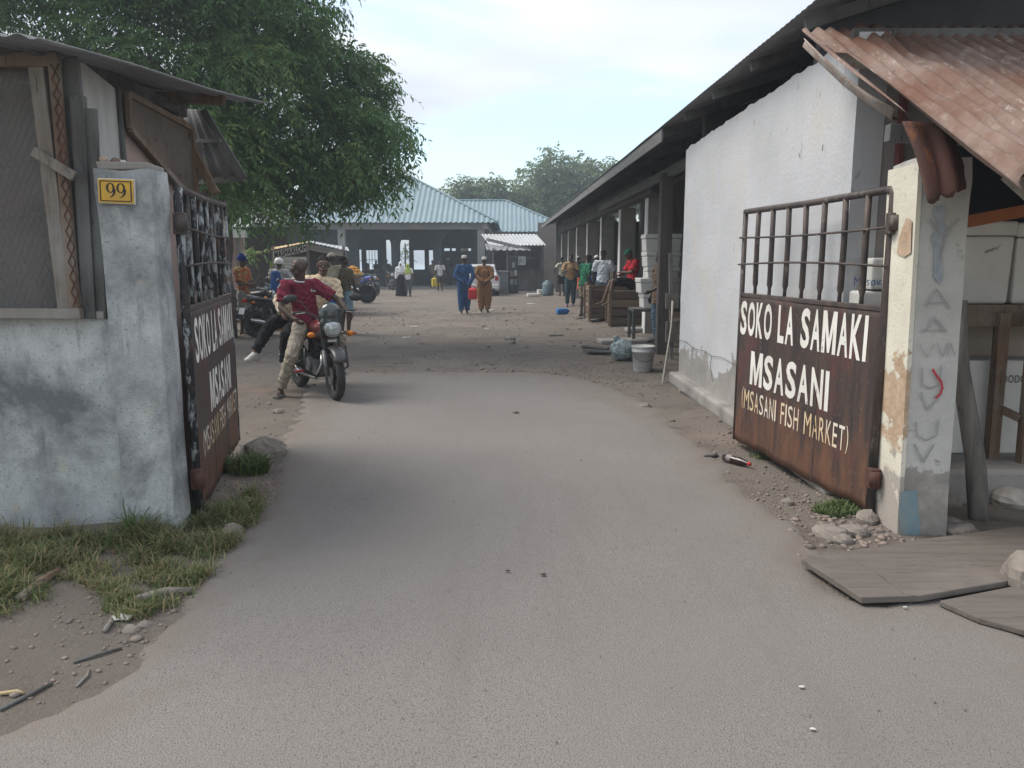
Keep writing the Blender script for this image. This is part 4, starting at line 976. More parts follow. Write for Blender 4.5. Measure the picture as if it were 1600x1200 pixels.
# ================================================================== trees
def leaves(centres, dirs, K, leaf, width, span, droop, tint, rng):
    """one spray per centre: K leaflets along a drooping rachis; returns vertices, faces, tint per face"""
    N = len(centres); t = np.linspace(.08, 1, K)[None, :, None]
    d = dirs / (np.linalg.norm(dirs, axis=1, keepdims=True) + 1e-9)
    down = np.array([0, 0, -1.0])
    rach = centres[:, None, :] + d[:, None, :] * (span * t) + down * (droop * span * t ** 2)
    tang = d[:, None, :] + down * (2 * droop * t); tang /= np.linalg.norm(tang, axis=2, keepdims=True)
    sd = np.cross(tang, np.array([0, 0, 1.0])) + rng.normal(0, .25, (N, K, 3)); sd /= np.linalg.norm(sd, axis=2, keepdims=True) + 1e-9
    sg = np.where(np.arange(K) % 2 == 0, 1.0, -1.0)[None, :, None]
    ld = sd * sg * .85 + tang * .45 + down * rng.uniform(.1, .7, (N, K, 1)) + rng.normal(0, .18, (N, K, 3)); ld /= np.linalg.norm(ld, axis=2, keepdims=True)
    nn = np.cross(ld, tang); nn /= np.linalg.norm(nn, axis=2, keepdims=True) + 1e-9
    L = leaf * rng.uniform(.7, 1.25, (N, K, 1)); W = width * rng.uniform(.7, 1.3, (N, K, 1)); wv = np.cross(nn, ld)
    b = rach; tip = rach + ld * L - np.array([0, 0, 1.0]) * L * .12; mid = rach + ld * L * .45
    V = np.stack([b, mid + wv * W / 2, tip, mid - wv * W / 2], 2).reshape(-1, 3)
    F = np.arange(N * K * 4).reshape(-1, 4)
    T = np.clip(np.repeat(tint, K) + rng.normal(0, .10, N * K), 0, 1)
    return V, F, T
def crown_points(blobs, dens, rng, shell=.55):
    C = []; D = []; T = []
    for (c, r) in blobs:
        c = np.array(c); r = np.array(r if hasattr(r, '__len__') else (r, r, r * .85)); n = int(dens * (r[0] * r[1] + r[0] * r[2] + r[1] * r[2]) / 3)
        # a blob is itself a bunch of smaller tufts, so that its outline breaks up
        nt = max(6, int(9 * (r.mean()) ** 1.5)); tc_ = rng.normal(size=(nt, 3)); tc_ /= np.linalg.norm(tc_, axis=1, keepdims=True); tc_ *= rng.uniform(.35, 1.0, (nt, 1)) ** .6
        k = rng.integers(0, nt, n); p = rng.normal(size=(n, 3)); p /= np.linalg.norm(p, axis=1, keepdims=True); p *= rng.uniform(0, 1, (n, 1)) ** .45
        tuft = rng.uniform(.26, .50, nt); q = tc_[k] + p * tuft[k][:, None] * np.array([1, 1, .75])
        C.append(c + q * r); D.append(q * .6 + p + rng.normal(0, .35, (n, 3))); tt = rng.uniform(.1, .75, nt); T.append(np.clip(tt[k] + rng.normal(0, .13, n) + .15 * q[:, 2], 0, 1))
    return np.concatenate(C), np.concatenate(D), np.concatenate(T)
BARK = wood('bark', (.15, .12, .10), (.075, .06, .05), (8, 8, 2))
def limb(m, a, b, r0, r1, rng, wig=.12, n=7):
    a = Vector(a); b = Vector(b); pts = []
    for i in range(n):
        t = i / (n - 1); p = a.lerp(b, t); w = wig * (b - a).length * math.sin(math.pi * t)
        pts.append(p + Vector((rng.normal(0, .35), rng.normal(0, .35), .4)) * w)
    m.tube(pts, [r0 + (r1 - r0) * i / (n - 1) for i in range(n)], 8, True); return pts
LEAF_A = m_leaf('leaf_dark', (.082, .158, .060), (.115, .212, .074), (.205, .26, .082), .55)
LEAF_B = m_leaf('leaf_far', (.085, .135, .065), (.12, .17, .075), (.17, .19, .085), .45)
rng = np.random.default_rng(11)
bl = []
def blob(px, py, Y, rpx, sq=(1, 1, .85)):
    c = P(px, py, Y); r = rpx / FPX * Y; bl.append(((c.x, c.y, c.z), (r * sq[0], r * sq[1], r * sq[2])))
for a in [(-60, 70, 15, 130), (90, 40, 14.5, 130), (220, 60, 14, 125), (350, 50, 14, 115), (440, 40, 15, 85), (462, -35, 15, 70), (300, 150, 13.5, 90), (400, 140, 14, 100), (492, 120, 15, 85), (545, 110, 15.5, 55), (575, 125, 16, 32),
          (560, 170, 15.5, 68), (594, 172, 16, 34), (608, 150, 16, 18), (600, 228, 16, 34), (550, 225, 15, 72), (480, 215, 14.5, 85), (395, 235, 13.5, 82), (330, 240, 13, 60), (588, 262, 16, 32), (560, 272, 15.5, 36),
          (500, 262, 14.5, 50), (430, 275, 13.8, 52), (370, 290, 13.2, 45), (470, 305, 14.5, 30), (575, 300, 15.5, 16), (520, 288, 15, 24), (418, 312, 14, 24), (440, 325, 14, 14), (608, 262, 16, 14),
          (-60, -120, 15, 190), (150, -130, 14.5, 180), (340, -130, 14.5, 150), (440, -160, 15, 120), (250, -320, 15, 220), (60, -330, 15.5, 200), (420, -330, 15.5, 130)]: blob(*a)  # last row: unseen upper crown, added for the shade it casts
C, D, T = crown_points(bl, 430, rng)
V, F, T = leaves(C, D, 12, .125, .040, .46, .55, T, rng)
tree = thing('shade_tree', 'huge feathery green tree spreading over the left side of the yard', 'tree', (-6.4, 16.5, 0))
fo = fast_mesh('crown', V - np.array([-6.4, 16.5, 0], np.float32), F, LEAF_A, tree, T)
m = MB(); limb(m, (-6.4, 16.5, -.1), (-6.2, 16.3, 2.9), .42, .32, rng, .05)
for (c, r) in bl[::2]:
    s = Vector((-6.3, 16.3, 2.3 + rng.uniform(0, .9))); mid = s.lerp(Vector(c), .55) + Vector((0, 0, .3)); limb(m, s, mid, .17, .08, rng); limb(m, mid, c, .08, .025, rng)
m.build('trunk', BARK, tree, smooth=True)
def far_tree(name, label, base, blobs, dens, leaf, K=7, seed=0, tr=1.0):
    rng = np.random.default_rng(seed); C, D, T = crown_points(blobs, dens, rng); V, F, T = leaves(C, D, K, leaf, leaf * .42, leaf * 2.6, .35, T, rng)
    t = thing(name, label, 'tree', base, 0, 'trees beyond the halls'); fast_mesh('crown', V - np.array(base, np.float32), F, LEAF_B, t, T)
    m = MB(); s = Vector(base) + Vector((0, 0, 3)); limb(m, base, s, .5 * tr, .4 * tr, rng, .05)
    for c, r in blobs: limb(m, s, c, .28 * tr, .06 * tr, rng)
    m.build('trunk', BARK, t, smooth=True); return t
def fb(Y, L): return [(tuple(P(x, y, Y)), (r / FPX * Y,) * 2 + (r / FPX * Y * .8,)) for x, y, r in L]
far_tree('broad_tree', 'tallest round crowned tree above the right end of the second hall', (P(880, 420, 72).x, 72, 0), fb(72, [(870, 270, 38), (835, 285, 30), (905, 275, 38), (935, 285, 34), (958, 275, 24), (880, 310, 45), (925, 318, 42), (840, 320, 30), (870, 340, 36), (955, 310, 34), (985, 300, 36), (910, 345, 40)]), 62, .42, 7, 3)
far_tree('broad_tree', 'lower yellow green tree rising behind the ridge of the second hall', (P(790, 420, 69).x, 69, 0), fb(69, [(790, 296, 24), (770, 305, 25), (812, 298, 22), (800, 320, 28), (770, 325, 24), (828, 318, 22)]), 70, .36, 7, 5)
far_tree('broad_tree', 'small ragged tree showing beside the ridge of the arcaded hall', (P(725, 420, 70).x, 70, 0), fb(70, [(722, 296, 20), (742, 298, 20), (705, 304, 16), (730, 312, 22), (690, 312, 14), (752, 312, 18)]), 70, .36, 7, 8)
far_tree('broad_tree', 'young tree glimpsed through the middle opening of the market hall', (P(634, 420, 60).x, 60, 0), fb(60, [(634, 388, 6), (632, 396, 6), (637, 402, 5)]), 120, .22, 7, 12, .15)
# yellow-green shrub by the dark house
sb = thing('bush', 'small yellow green bush against the dark house wall', 'bush', (P(400, 400, 19).x, 19.0, 0))
rng = np.random.default_rng(5); b_ = fb(19, [(400, 392, 7), (396, 398, 6), (405, 397, 5)]); C, D, T = crown_points(b_, 900, rng); V, F, T = leaves(C, D, 6, .12, .05, .25, .3, np.clip(T + .35, 0, 1), rng)
fast_mesh('foliage', V - np.array(sb.location, np.float32), F, LEAF_A, sb, T)
m = MB(); limb(m, sb.location, b_[0][0], .03, .01, rng); m.build('stem', BARK, sb)
# ================================================================== people
def capsule(m, p0, r0, p1, r1, ux=None, sq=1.0, seg=12, flat0=False, flat1=False):
    """tapered limb piece; sq squashes the section across ux; flat ends make clean hems"""
    p0 = Vector(p0); p1 = Vector(p1); d = p1 - p0; L = d.length
    d = d / L if L > 1e-6 else Vector((0, 0, 1))
    u = Vector(ux) if ux is not None else (Vector((1, 0, 0)) if abs(d.x) < .9 else Vector((0, 1, 0)))
    u = (u - d * u.dot(d)).normalized(); w = d.cross(u); rings = []
    H = 4
    if not flat0: rings += [(p0 - d * (r0 * math.sin(math.pi / 2 * k / H)) * min(1, sq + .2), r0 * math.cos(math.pi / 2 * k / H)) for k in range(H - 0, 0, -1)]
    rings += [(p0, r0), (p1, r1)]
    if not flat1: rings += [(p1 + d * (r1 * math.sin(math.pi / 2 * k / H)) * min(1, sq + .2), r1 * math.cos(math.pi / 2 * k / H)) for k in range(1, H + 1)]
    k0 = len(m.v)
    for c, r in rings:
        r = max(r, 1e-4)
        for j in range(seg):
            a = 2 * math.pi * j / seg; m.v.append(c + u * (r * math.cos(a)) + w * (r * sq * math.sin(a)))
    n = len(rings)
    for i in range(n - 1):
        for j in range(seg):
            a = k0 + i * seg + j; b = k0 + i * seg + (j + 1) % seg; m.f.append((a, b, b + seg, a + seg))
    m.f.append(tuple(k0 + j for j in reversed(range(seg)))); m.f.append(tuple(k0 + (n - 1) * seg + j for j in range(seg)))
def blob_mesh(m, voxel, smooth_it=3):
    """fuse the collected pieces into one continuous skin"""
    me = bpy.data.meshes.new('tmp'); me.from_pydata([tuple(p) for p in m.v], [], m.f); me.update()
    o = bpy.data.objects.new('tmp', me); COL.objects.link(o)
    r = o.modifiers.new('r', 'REMESH'); r.mode = 'VOXEL'; r.voxel_size = voxel; r.use_smooth_shade = True
    if smooth_it: s = o.modifiers.new('s', 'SMOOTH'); s.factor = .5; s.iterations = smooth_it
    dg = bpy.context.evaluated_depsgraph_get(); out = bpy.data.meshes.new_from_object(o.evaluated_get(dg))
    bpy.data.objects.remove(o); bpy.data.meshes.remove(me)
    out.polygons.foreach_set('use_smooth', [True] * len(out.polygons)); return out
def blob_obj(name, m, voxel, mat, parent, smooth_it=3, fold=0.0):
    me = blob_mesh(m, voxel, smooth_it); me.name = name
    if fold:      # soft folds of hanging cloth
        n = len(me.vertices); co = np.empty(n * 3, np.float32); me.vertices.foreach_get('co', co); co = co.reshape(-1, 3)
        nr = np.empty(n * 3, np.float32)
        me.vertex_normals.foreach_get('vector', nr); nr = nr.reshape(-1, 3); x, y, z = co.T
        w = np.sin(31 * x + 9 * np.sin(11 * z + 5 * y)) * np.sin(17 * z + 13 * y + 3 * np.sin(23 * x)) + .5 * np.sin(53 * x - 37 * z + 21 * y + 4 * np.sin(19 * y))
        co = co + nr * (fold * .8 * w)[:, None]; me.vertices.foreach_set('co', co.ravel()); me.update()
    me.materials.append(mat)
    o = bpy.data.objects.new(name, me); COL.objects.link(o); o.parent = parent; ORG[o.name] = (Vector((0, 0, 0)), 0); return o
def skin_mat(name, c):
    if name in _MC: return _MC[name]
    t = NT(name); t.col(t.mix(t.mr(t.noise(9, 4), .35, .65, 0, .5), c, tuple(x * .72 for x in c))); t.bump(t.noise(150, 2), .12, .003); _MC[name] = t.done(.5, 0, .4); return _MC[name]
SK1 = skin_mat('dark_skin', (.066, .040, .030)); SK2 = skin_mat('brown_skin', (.12, .070, .050)); SK3 = skin_mat('deep_skin', (.035, .022, .018))
HAIRM = pm('black_hair', (.013, .012, .012), (.022, .02, .019), 40, .95, .8, 130)
def J0(h):
    """joints of a relaxed standing person of height h, facing +y, feet at z = 0"""
    s = h / 1.72; j = dict(pelvis=(0, 0, .95), chest=(0, .0, 1.27), neck=(0, -.005, 1.47), head=(0, .015, 1.605),
             hipL=(-.09, 0, .90), hipR=(.09, 0, .90), kneeL=(-.10, .02, .50), kneeR=(.10, .02, .50), ankL=(-.10, -.02, .085), ankR=(.10, -.02, .085), toeL=(-.12, .15, .03), toeR=(.12, .15, .03),
             shL=(-.175, -.01, 1.395), shR=(.175, -.01, 1.395), elL=(-.235, -.03, 1.13), elR=(.235, -.03, 1.13), wrL=(-.24, .05, .88), wrR=(.24, .05, .88))
    return {k: Vector(v) * s for k, v in j.items()}, s
def person(label, loc, rz, h=1.72, J=None, skin=None, top=None, sleeve=.5, hem=-.06, bottom=None, leg='trousers', shoes=None, sandals=False, hat=None, hatm=None, hair=True,
           look=(0, 0), detail=1, robe=None, baggy=1.0, fat=1.0, group=None, curl=.6, bald=False, female=False):
    """J overrides joints in metres; look = head yaw, pitch in degrees relative to the body"""
    skin = skin or SK1
    root = thing('person', label, 'person', loc, rz, group)
    j, s = J0(h)
    for k, v in (J or {}).items(): j[k] = Vector(v)
    vox = {0: .014, 1: .011, 2: .0075}[detail]; f = fat
    B = MB()
    hy = Matrix.Rotation(R(look[0]), 3, 'Z') @ Matrix.Rotation(R(look[1]), 3, 'X'); hc = j['head']
    H = lambda x, y, z: hc + hy @ (Vector((x, y, z)) * s)
    # torso
    up = (j['neck'] - j['pelvis']).normalized(); hx = (j['hipR'] - j['hipL']).normalized(); sx = (j['shR'] - j['shL']).normalized()
    waist = j['pelvis'].lerp(j['chest'], .45)
    capsule(B, j['pelvis'] - up * .03, .155 * f, waist, .135 * f, hx, .68); capsule(B, waist, .135 * f, j['chest'], .155 * f, sx, .66)
    capsule(B, j['chest'], .155 * f, j['neck'] - up * .075, .115, sx, .62); [capsule(B, j['neck'] - up * .045, .070, j[q], .056) for q in ('shL', 'shR')]
    capsule(B, j['neck'] - up * .05, .062, hc - hy @ Vector((0, .02, .06)) * s, .050)
    # head and face
    e3 = hy.to_euler()
    B.ell(H(0, -.008, .030), (.075 * s, .094 * s, .092 * s), 16, 10, e3); capsule(B, H(0, .022, -.02), .062 * s, H(0, .048, -.082), .030 * s, hy @ Vector((1, 0, 0)), .9)
    capsule(B, H(-.03, .045, -.045), .026 * s, H(.03, .045, -.045), .026 * s); capsule(B, H(0, .080, .030), .010 * s, H(0, .103, -.018), .017 * s)
    capsule(B, H(-.014, .092, -.022), .011 * s, H(.014, .092, -.022), .011 * s)
    capsule(B, H(-.036, .072, .040), .015 * s, H(.036, .072, .040), .015 * s); capsule(B, H(-.020, .082, -.052), .0105 * s, H(.020, .082, -.052), .0105 * s)
    for a in (-1, 1): B.ell(H(a * .077, -.004, .005), (.011 * s, .021 * s, .032 * s), 8, 6, e3)
    # limbs
    for S in 'LR':
        a = -1 if S == 'L' else 1
        hip, kn, an, toe, sh, el, wr = (j[k + S] for k in ('hip', 'knee', 'ank', 'toe', 'sh', 'el', 'wr'))
        if robe != 'skirt':
            capsule(B, hip, .085 * f, kn, .054 * f); capsule(B, kn, .054 * f, kn.lerp(an, .35), .056 * f); capsule(B, kn.lerp(an, .35), .056 * f, an, .036)
        capsule(B, an - Vector((0, 0, .03)), .034, toe, .026, None, .8); heel = an - (toe - an).normalized() * .045; heel.z = toe.z; capsule(B, an, .034, heel, .028)
        capsule(B, sh, .056 * f, el, .041); capsule(B, el, .042, el.lerp(wr, .3), .040); capsule(B, el.lerp(wr, .3), .040, wr, .026)
        # hand: palm, four bent fingers of unequal length, thumb from the side of the palm
        fa = (wr - el).normalized(); side_ = fa.cross(Vector((0, 1, 0)) if abs(fa.y) < .8 else Vector((0, 0, 1))).normalized()
        nrm_ = side_.cross(fa).normalized(); fwd = nrm_
        if fwd.y < 0 and abs(fa.y) < .8: fwd = -fwd
        pal = wr + fa * .075
        for q in (-.024, 0, .024): capsule(B, wr + fwd * q * .7, .0165, pal + fwd * q, .0145)
        cd = side_ * (-a if side_.x > 0 else a)
        for q, ln in ((-.029, .062), (-.010, .080), (.010, .086), (.029, .074)):
            k1 = pal + fwd * q + fa * ln * .5 + cd * (ln * .25 * curl); k2 = k1 + fa * ln * .45 * (1 - curl * .6) + cd * (ln * .6 * curl)
            capsule(B, pal + fwd * q, .0088, k1, .0084, None, 1, 8); capsule(B, k1, .0084, k2, .0068, None, 1, 8)
        tb = wr + fa * .022 + fwd * .026; t1 = tb + fa * .035 + fwd * .024 + cd * .012; capsule(B, tb, .0125, t1, .0098, None, 1, 8); capsule(B, t1, .0098, t1 + fa * .03 + cd * .012, .0076, None, 1, 8)
    body = blob_obj('body', B, vox, skin, root, 2)
    if detail == 2:
        for a in (-1, 1):
            m = MB(); m.ell(H(a * .031, .0845, .018), (.0135 * s, .007 * s, .0075 * s), 10, 6, e3); ey = m.build('eye', EYEW, root, True, world=False)
            m = MB(); m.ell(H(a * .031, .0895, .018), (.0058 * s, .004 * s, .0062 * s), 8, 6, e3); m.build('pupil', BLK, ey, True, world=False)
        m = MB(); capsule(m, H(-.020, .0935, -.052), .0045 * s, H(.020, .0935, -.052), .0045 * s); m.build('lips', skin_mat('lips', (.10, .045, .042)), root, True, world=False)
    # clothes
    if top is not None:
        T = MB(); e = .017
        bot = j['pelvis'] + up * hem
        capsule(T, bot, .170 * f + e, waist, .142 * f + e, hx, .70, flat0=True); capsule(T, waist, .142 * f + e, j['chest'], .158 * f + e, sx, .68)
        capsule(T, j['chest'], .158 * f + e, j['neck'] - up * .085, .118 + e * .5, sx, .64); [capsule(T, j['neck'] - up * .060, .072 + e * .5, j[q], .060 + e * .7) for q in ('shL', 'shR')]
        for S in 'LR':
            sh, el, wr = j['sh' + S], j['el' + S], j['wr' + S]
            if sleeve <= .8: capsule(T, sh, .064 + e, sh.lerp(el, sleeve * 1.35), .056 + e * 1.2, flat1=True)
            else: capsule(T, sh, .062 + e, el, .046 + e); capsule(T, el, .046 + e, el.lerp(wr, .96), .034 + e, flat1=True)
        if robe == 'tunic':
            kn = (j['kneeL'] + j['kneeR']) / 2; capsule(T, j['pelvis'] + up * .02, .165 * f + e, kn + Vector((0, 0, .02)), .185 * f, hx, .62, flat1=True)
        blob_obj('shirt' if robe != 'tunic' else 'tunic', T, vox, top, root, 2, .011)
    if bottom is not None:
        T = MB(); e = .016 * baggy
        if robe == 'skirt':
            kn = (j['ankL'] + j['ankR']) / 2; capsule(T, waist, .15 * f, j['pelvis'], .18 * f, hx, .75); capsule(T, j['pelvis'], .185 * f, Vector((kn.x, kn.y, .03)), .27 * f, hx, .85, flat1=True)
            blob_obj('skirt', T, vox, bottom, root, 2, .014)
        else:
            capsule(T, j['pelvis'] - up * .04, .158 * f + e, j['pelvis'] + up * .07, .145 * f + e, hx, .70, flat1=True)
            for S in 'LR':
                hip, kn, an = j['hip' + S], j['knee' + S], j['ank' + S]
                if leg == 'shorts': capsule(T, hip, .092 * f + e, hip.lerp(kn, .88), .078 * f + e * 1.4, flat1=True)
                else:
                    capsule(T, hip, .090 * f + e, kn, .062 * f + e * 1.3); capsule(T, kn, .062 * f + e * 1.3, kn.lerp(an, .93), .046 * f + min(e, .03), flat1=True)
            blob_obj('shorts' if leg == 'shorts' else 'trousers', T, vox, bottom, root, 2, .010)
    if shoes is not None:
        for S in 'LR':
            an, toe = j['ank' + S], j['toe' + S]; T = MB(); d = (toe - an); d.z = 0; d.normalize(); b = Vector((an.x, an.y, toe.z)); base = toe.z - .012
            if sandals:
                sd_ = Vector((-d.y, d.x, 0)); pts = [b - d * .075 + sd_ * .030, b + d * .07 + sd_ * .044, toe + d * .035 + sd_ * .030, toe + d * .045, toe + d * .035 - sd_ * .034, b + d * .07 - sd_ * .044, b - d * .075 - sd_ * .030]
                T.prism([Vector((p.x, p.y, base - .014)) for p in pts], (0, 0, .032)); T.tube([toe - d * .05 + sd_ * .045 + Vector((0, 0, -.005)), toe - d * .04 + Vector((0, 0, .032)), toe - d * .05 - sd_ * .045 + Vector((0, 0, -.005))], .011, 6)
                T.build('sandal', shoes, root, world=False)
            else:
                capsule(T, an - Vector((0, 0, .02)), .046, b - d * .045, .042); capsule(T, b - d * .05, .042, toe, .037, None, .8); capsule(T, an - Vector((0, 0, .025)), .044, toe, .030)
                blob_obj('shoe', T, vox, shoes, root, 2)
    if hat in ('cap', 'kofia', 'beanie', 'helmet', 'scarf'):
        T = MB()
        if hat == 'cap':
            T.ell(H(0, -.010, .040), (.084 * s, .102 * s, .096 * s), 16, 8, e3, .12); capsule(T, H(-.035, .085, .055), .035 * s, H(.035, .085, .055), .035 * s, None, .3); capsule(T, H(-.03, .12, .045), .03 * s, H(.03, .12, .045), .03 * s, None, .25)
            blob_obj('cap', T, .007, hatm, root, 1)
        elif hat == 'kofia':
            capsule(T, H(0, -.010, .050), .090 * s, H(0, -.014, .128), .084 * s, hy @ Vector((0, 1, 0)), .86, 18, True, True); T.build('cap', hatm, root, False, .01, world=False)
        elif hat == 'beanie':
            T.ell(H(0, -.012, .030), (.086 * s, .106 * s, .118 * s), 16, 9, e3, .0); T.ell(H(0, -.035, .125), (.045 * s, .05 * s, .05 * s), 12, 8, e3); T.torus((0, 0, 0), .088 * s, .017 * s, 'z', 20, 8)
            for p in T.v[-21 * 0 or -len(T.v):][16 * 10 + 12 * 9:]: p.xyz = hc + hy @ (Vector((p.x * .98, p.y * 1.16 - .012 * s, p.z + .032 * s)))
            blob_obj('beanie', T, .008, hatm, root, 2)
        elif hat == 'helmet':
            T.ell(H(0, -.010, .030), (.115 * s, .135 * s, .130 * s), 18, 10, e3, -.25); blob_obj('helmet', T, .009, hatm, root, 2)
        elif hat == 'scarf':
            T.ell(H(0, -.015, .025), (.092 * s, .110 * s, .112 * s), 16, 10, e3); capsule(T, H(0, -.01, -.02), .09 * s, j['chest'] + Vector((0, -.01, .02)), .19, sx, .72, flat1=True); capsule(T, j['neck'], .12, j['chest'] - Vector((0, 0, .06)), .205, sx, .72, flat1=True)
            blob_obj('headscarf', T, .010, hatm, root, 2)
    elif hair and not bald:
        T = MB(); T.ell(H(0, -.016, .040), (.081 * s, .098 * s, .094 * s), 18, 10, e3, .02)
        for p in T.v: p += mnoise.noise_vector(p * 60) * .004
        # the hairline rises over the forehead
        inv_ = hy.inverted()
        for p in T.v:
            q = inv_ @ (p - hc)
            if q.y > .045 * s and q.z < .085 * s: q.z = .085 * s; q.y = min(q.y, .074 * s); p.xyz = hc + hy @ q
        T.build('hair', HAIRM, root, True, world=False)
    return root
EYEW = pm('eye_white', (.50, .47, .43), None, 5, .3, 0, 40, 0, .5)
def facing(dx, dy): return math.atan2(-dx, dy)
def seat(px, py, Y): return P(px, py, Y)

# cloth colours
C_MAROON = cloth('maroon_cotton', (.155, .022, .042)); C_KHAKI = cloth('khaki_cotton', (.30, .265, .215)); C_CREAM = cloth('cream_cotton', (.62, .50, .35)); C_BLACK = cloth('black_cotton', (.016, .016, .019))
C_WHITE = cloth('white_cotton', (.66, .67, .69)); C_PALE = cloth('pale_blue_cotton', (.55, .60, .68)); C_TAN = cloth('tan_cotton', (.40, .26, .14)); C_TEE = cloth('beige_tee', (.46, .43, .33)); C_OLIVE = cloth('olive_cotton', (.135, .115, .085))
C_JEANS = cloth('denim', (.10, .15, .20)); C_LJEANS = cloth('light_denim', (.19, .29, .36)); C_GREYS = cloth('grey_shorts', (.33, .33, .30)); C_BLUE = cloth('blue_robe', (.035, .085, .20)); C_BROWN = cloth('brown_robe', (.24, .125, .058))
C_GREEN = cloth('green_cotton', (.022, .13, .075)); C_NAVY = cloth('navy_cotton', (.045, .075, .20)); C_RED = cloth('red_jersey', (.45, .028, .045)); C_LIME = cloth('lime_scarf', (.36, .45, .09)); C_CAPW = cloth('white_cap', (.66, .65, .62)); C_CAPG = cloth('grey_cap', (.42, .38, .35))
C_TEAL = cloth('dark_teal_cotton', (.045, .085, .095)); C_GREENCAP = cloth('green_cap', (.018, .15, .09)); C_DARK = cloth('shade_cloth', (.035, .037, .04)); C_BROWNT = cloth('brown_tee', (.17, .115, .085)); C_GREYP = cloth('grey_tee', (.40, .40, .41)); C_BEANIE = cloth('blue_knit', (.012, .035, .21))
def m_pattern(name, cols, sc):
    t = NT(name); v = t.coord(); n = t.noise(sc, 3, v, .5, 1.5); c = t.mix(t.ramp(n, .55, .58), cols[0], cols[1]); c = t.mix(t.ramp(t.noise(sc * 1.1, 3, t.coord(loc=(5, 2, 1)), .5, 1.2), .55, .58), c, cols[2])
    c = t.mix(t.ramp(t.noise(sc * .9, 3, t.coord(loc=(1, 9, 4)), .5, 1.2), .60, .62), c, cols[3]); t.col(c); t.bump(t.noise(8, 4), .4, .03); return t.done(.9, 0, .15)
C_PRINT = m_pattern('orange_print', [(.45, .17, .05), (.42, .035, .045), (.36, .31, .16), (.16, .14, .10)], 9)
C_FLORAL = m_pattern('cream_floral', [(.52, .46, .36), (.44, .36, .26), (.30, .25, .2), (.55, .5, .44)], 30)
def m_stripe():
    t = NT('striped_shirt'); x = t.xyz()[0]; w = t.math('SINE', t.math('MULTIPLY', x, 150.0)); t.col(t.mix(t.ramp(w, .35, .6), (.58, .57, .48), (.30, .30, .27))); t.bump(t.noise(8, 4), .4, .03); return t.done(.9, 0, .15)
C_STRIPE = m_stripe()
SH_WHITE = pm('white_trainer', (.55, .54, .52), None, 6, .6, .1); SH_DARK = pm('dark_trainer', (.07, .065, .062), None, 6, .7, .1); SH_GREY = pm('grey_sandal', (.16, .155, .15), None, 6, .8, .1); SH_OR = pm('orange_sandal', (.60, .20, .03), None, 6, .6, .1); SH_PURP = pm('purple_sandal', (.22, .13, .2), None, 6, .7, .1); SH_WS = pm('pale_sandal', (.58, .56, .53), None, 6, .6, .1)

# --- the motorcycle party --------------------------------------------------
BIKE = Vector((-2.45, 9.45, 0)); BF = Vector((.58, -.81)).normalized(); BRZ = facing(BF.x, BF.y)
rid = person('man in maroon crew neck T shirt astride the front motorcycle, looking aside', BIKE, BRZ, 1.74, detail=2, skin=SK1, top=C_MAROON, sleeve=.56, hem=-.05, bottom=C_KHAKI, shoes=SH_GREY, sandals=True, bald=True, look=(-88, -4), fat=.96,
    J=dict(pelvis=(.06, -.12, .90), hipL=(-.03, -.11, .87), hipR=(.14, -.11, .87), chest=(.10, -.13, 1.22), neck=(.13, -.11, 1.42), head=(.15, -.085, 1.555), shL=(-.045, -.10, 1.355), shR=(.305, -.15, 1.355),
           kneeL=(-.22, .24, .72), ankL=(-.20, .10, .34), toeL=(-.23, .25, .27), kneeR=(.36, .13, .52), ankR=(.47, -.02, .09), toeR=(.56, .12, .035),
           elL=(-.30, .06, 1.16), wrL=(-.335, .26, 1.02), elR=(.40, -.06, 1.09), wrR=(.31, .13, .96)))
m = MB(); n0 = Vector((.13, -.11, 1.405)); pts = [n0 + Vector((.078 * math.cos(t), .070 * math.sin(t), .012 - .022 * math.sin(t))) for t in [2 * math.pi * k / 20 for k in range(21)]]
m.tube(pts, .009, 6, False); m.build('collar', C_WHITE, rid, True, world=False)
for S, a, b in (('L', (-.045, -.10, 1.432), (-.20, -.02, 1.33)), ('R', (.305, -.15, 1.432), (.37, -.105, 1.31))):
    m = MB(); m.tube([Vector((.06 if S == 'L' else .20, -.12, 1.43)), Vector(a) + Vector((0, 0, -.0)), Vector(b) + Vector((-.03 if S == 'L' else .045, 0, .02))], .007, 6); m.build('shoulder_stripe', C_WHITE, rid, True, world=False)
m = MB(); E = Vector((.035, .003, 1.275)); strokes(m, [[(0, 0), (0, .03), (.012, .036)], [(-.006, .019), (.010, .019)], [(.02, 0), (.02, .02)], [(.032, .0), (.032, .02), (.047, .02), (.047, 0)], [(.032, .008), (.047, .008)]], E, Vector((-1, .08, 0)).normalized(), Vector((0, .1, 1)).normalized(), Vector((0, 1, 0)), .0055); m.build('chest_mark', C_WHITE, rid, world=False)
pas = person('bespectacled man in cream shirt seated behind the maroon rider', BIKE, BRZ, 1.74, detail=2, skin=SK2, top=C_CREAM, sleeve=.55, hem=-.04, bottom=C_BLACK, shoes=SH_WHITE, look=(-24, 0),
    J=dict(pelvis=(-.06, -.48, .93), hipL=(-.15, -.46, .90), hipR=(.04, -.46, .90), chest=(-.19, -.48, 1.25), neck=(-.28, -.46, 1.45), head=(-.31, -.43, 1.59), shL=(-.45, -.43, 1.355), shR=(-.11, -.50, 1.39),
           kneeL=(-.27, -.26, .62), ankL=(-.37, -.33, .10), toeL=(-.41, -.17, .035), kneeR=(.28, -.24, .74), ankR=(.27, -.42, .36), toeR=(.31, -.27, .30),
           elL=(-.48, -.36, 1.09), wrL=(-.34, -.18, .96), elR=(.0, -.42, 1.12), wrR=(.05, -.24, .98)))
m = MB(); hc = Vector((-.31, -.43, 1.59)); hy = Matrix.Rotation(R(-24), 3, 'Z'); s_ = 1.74 / 1.72
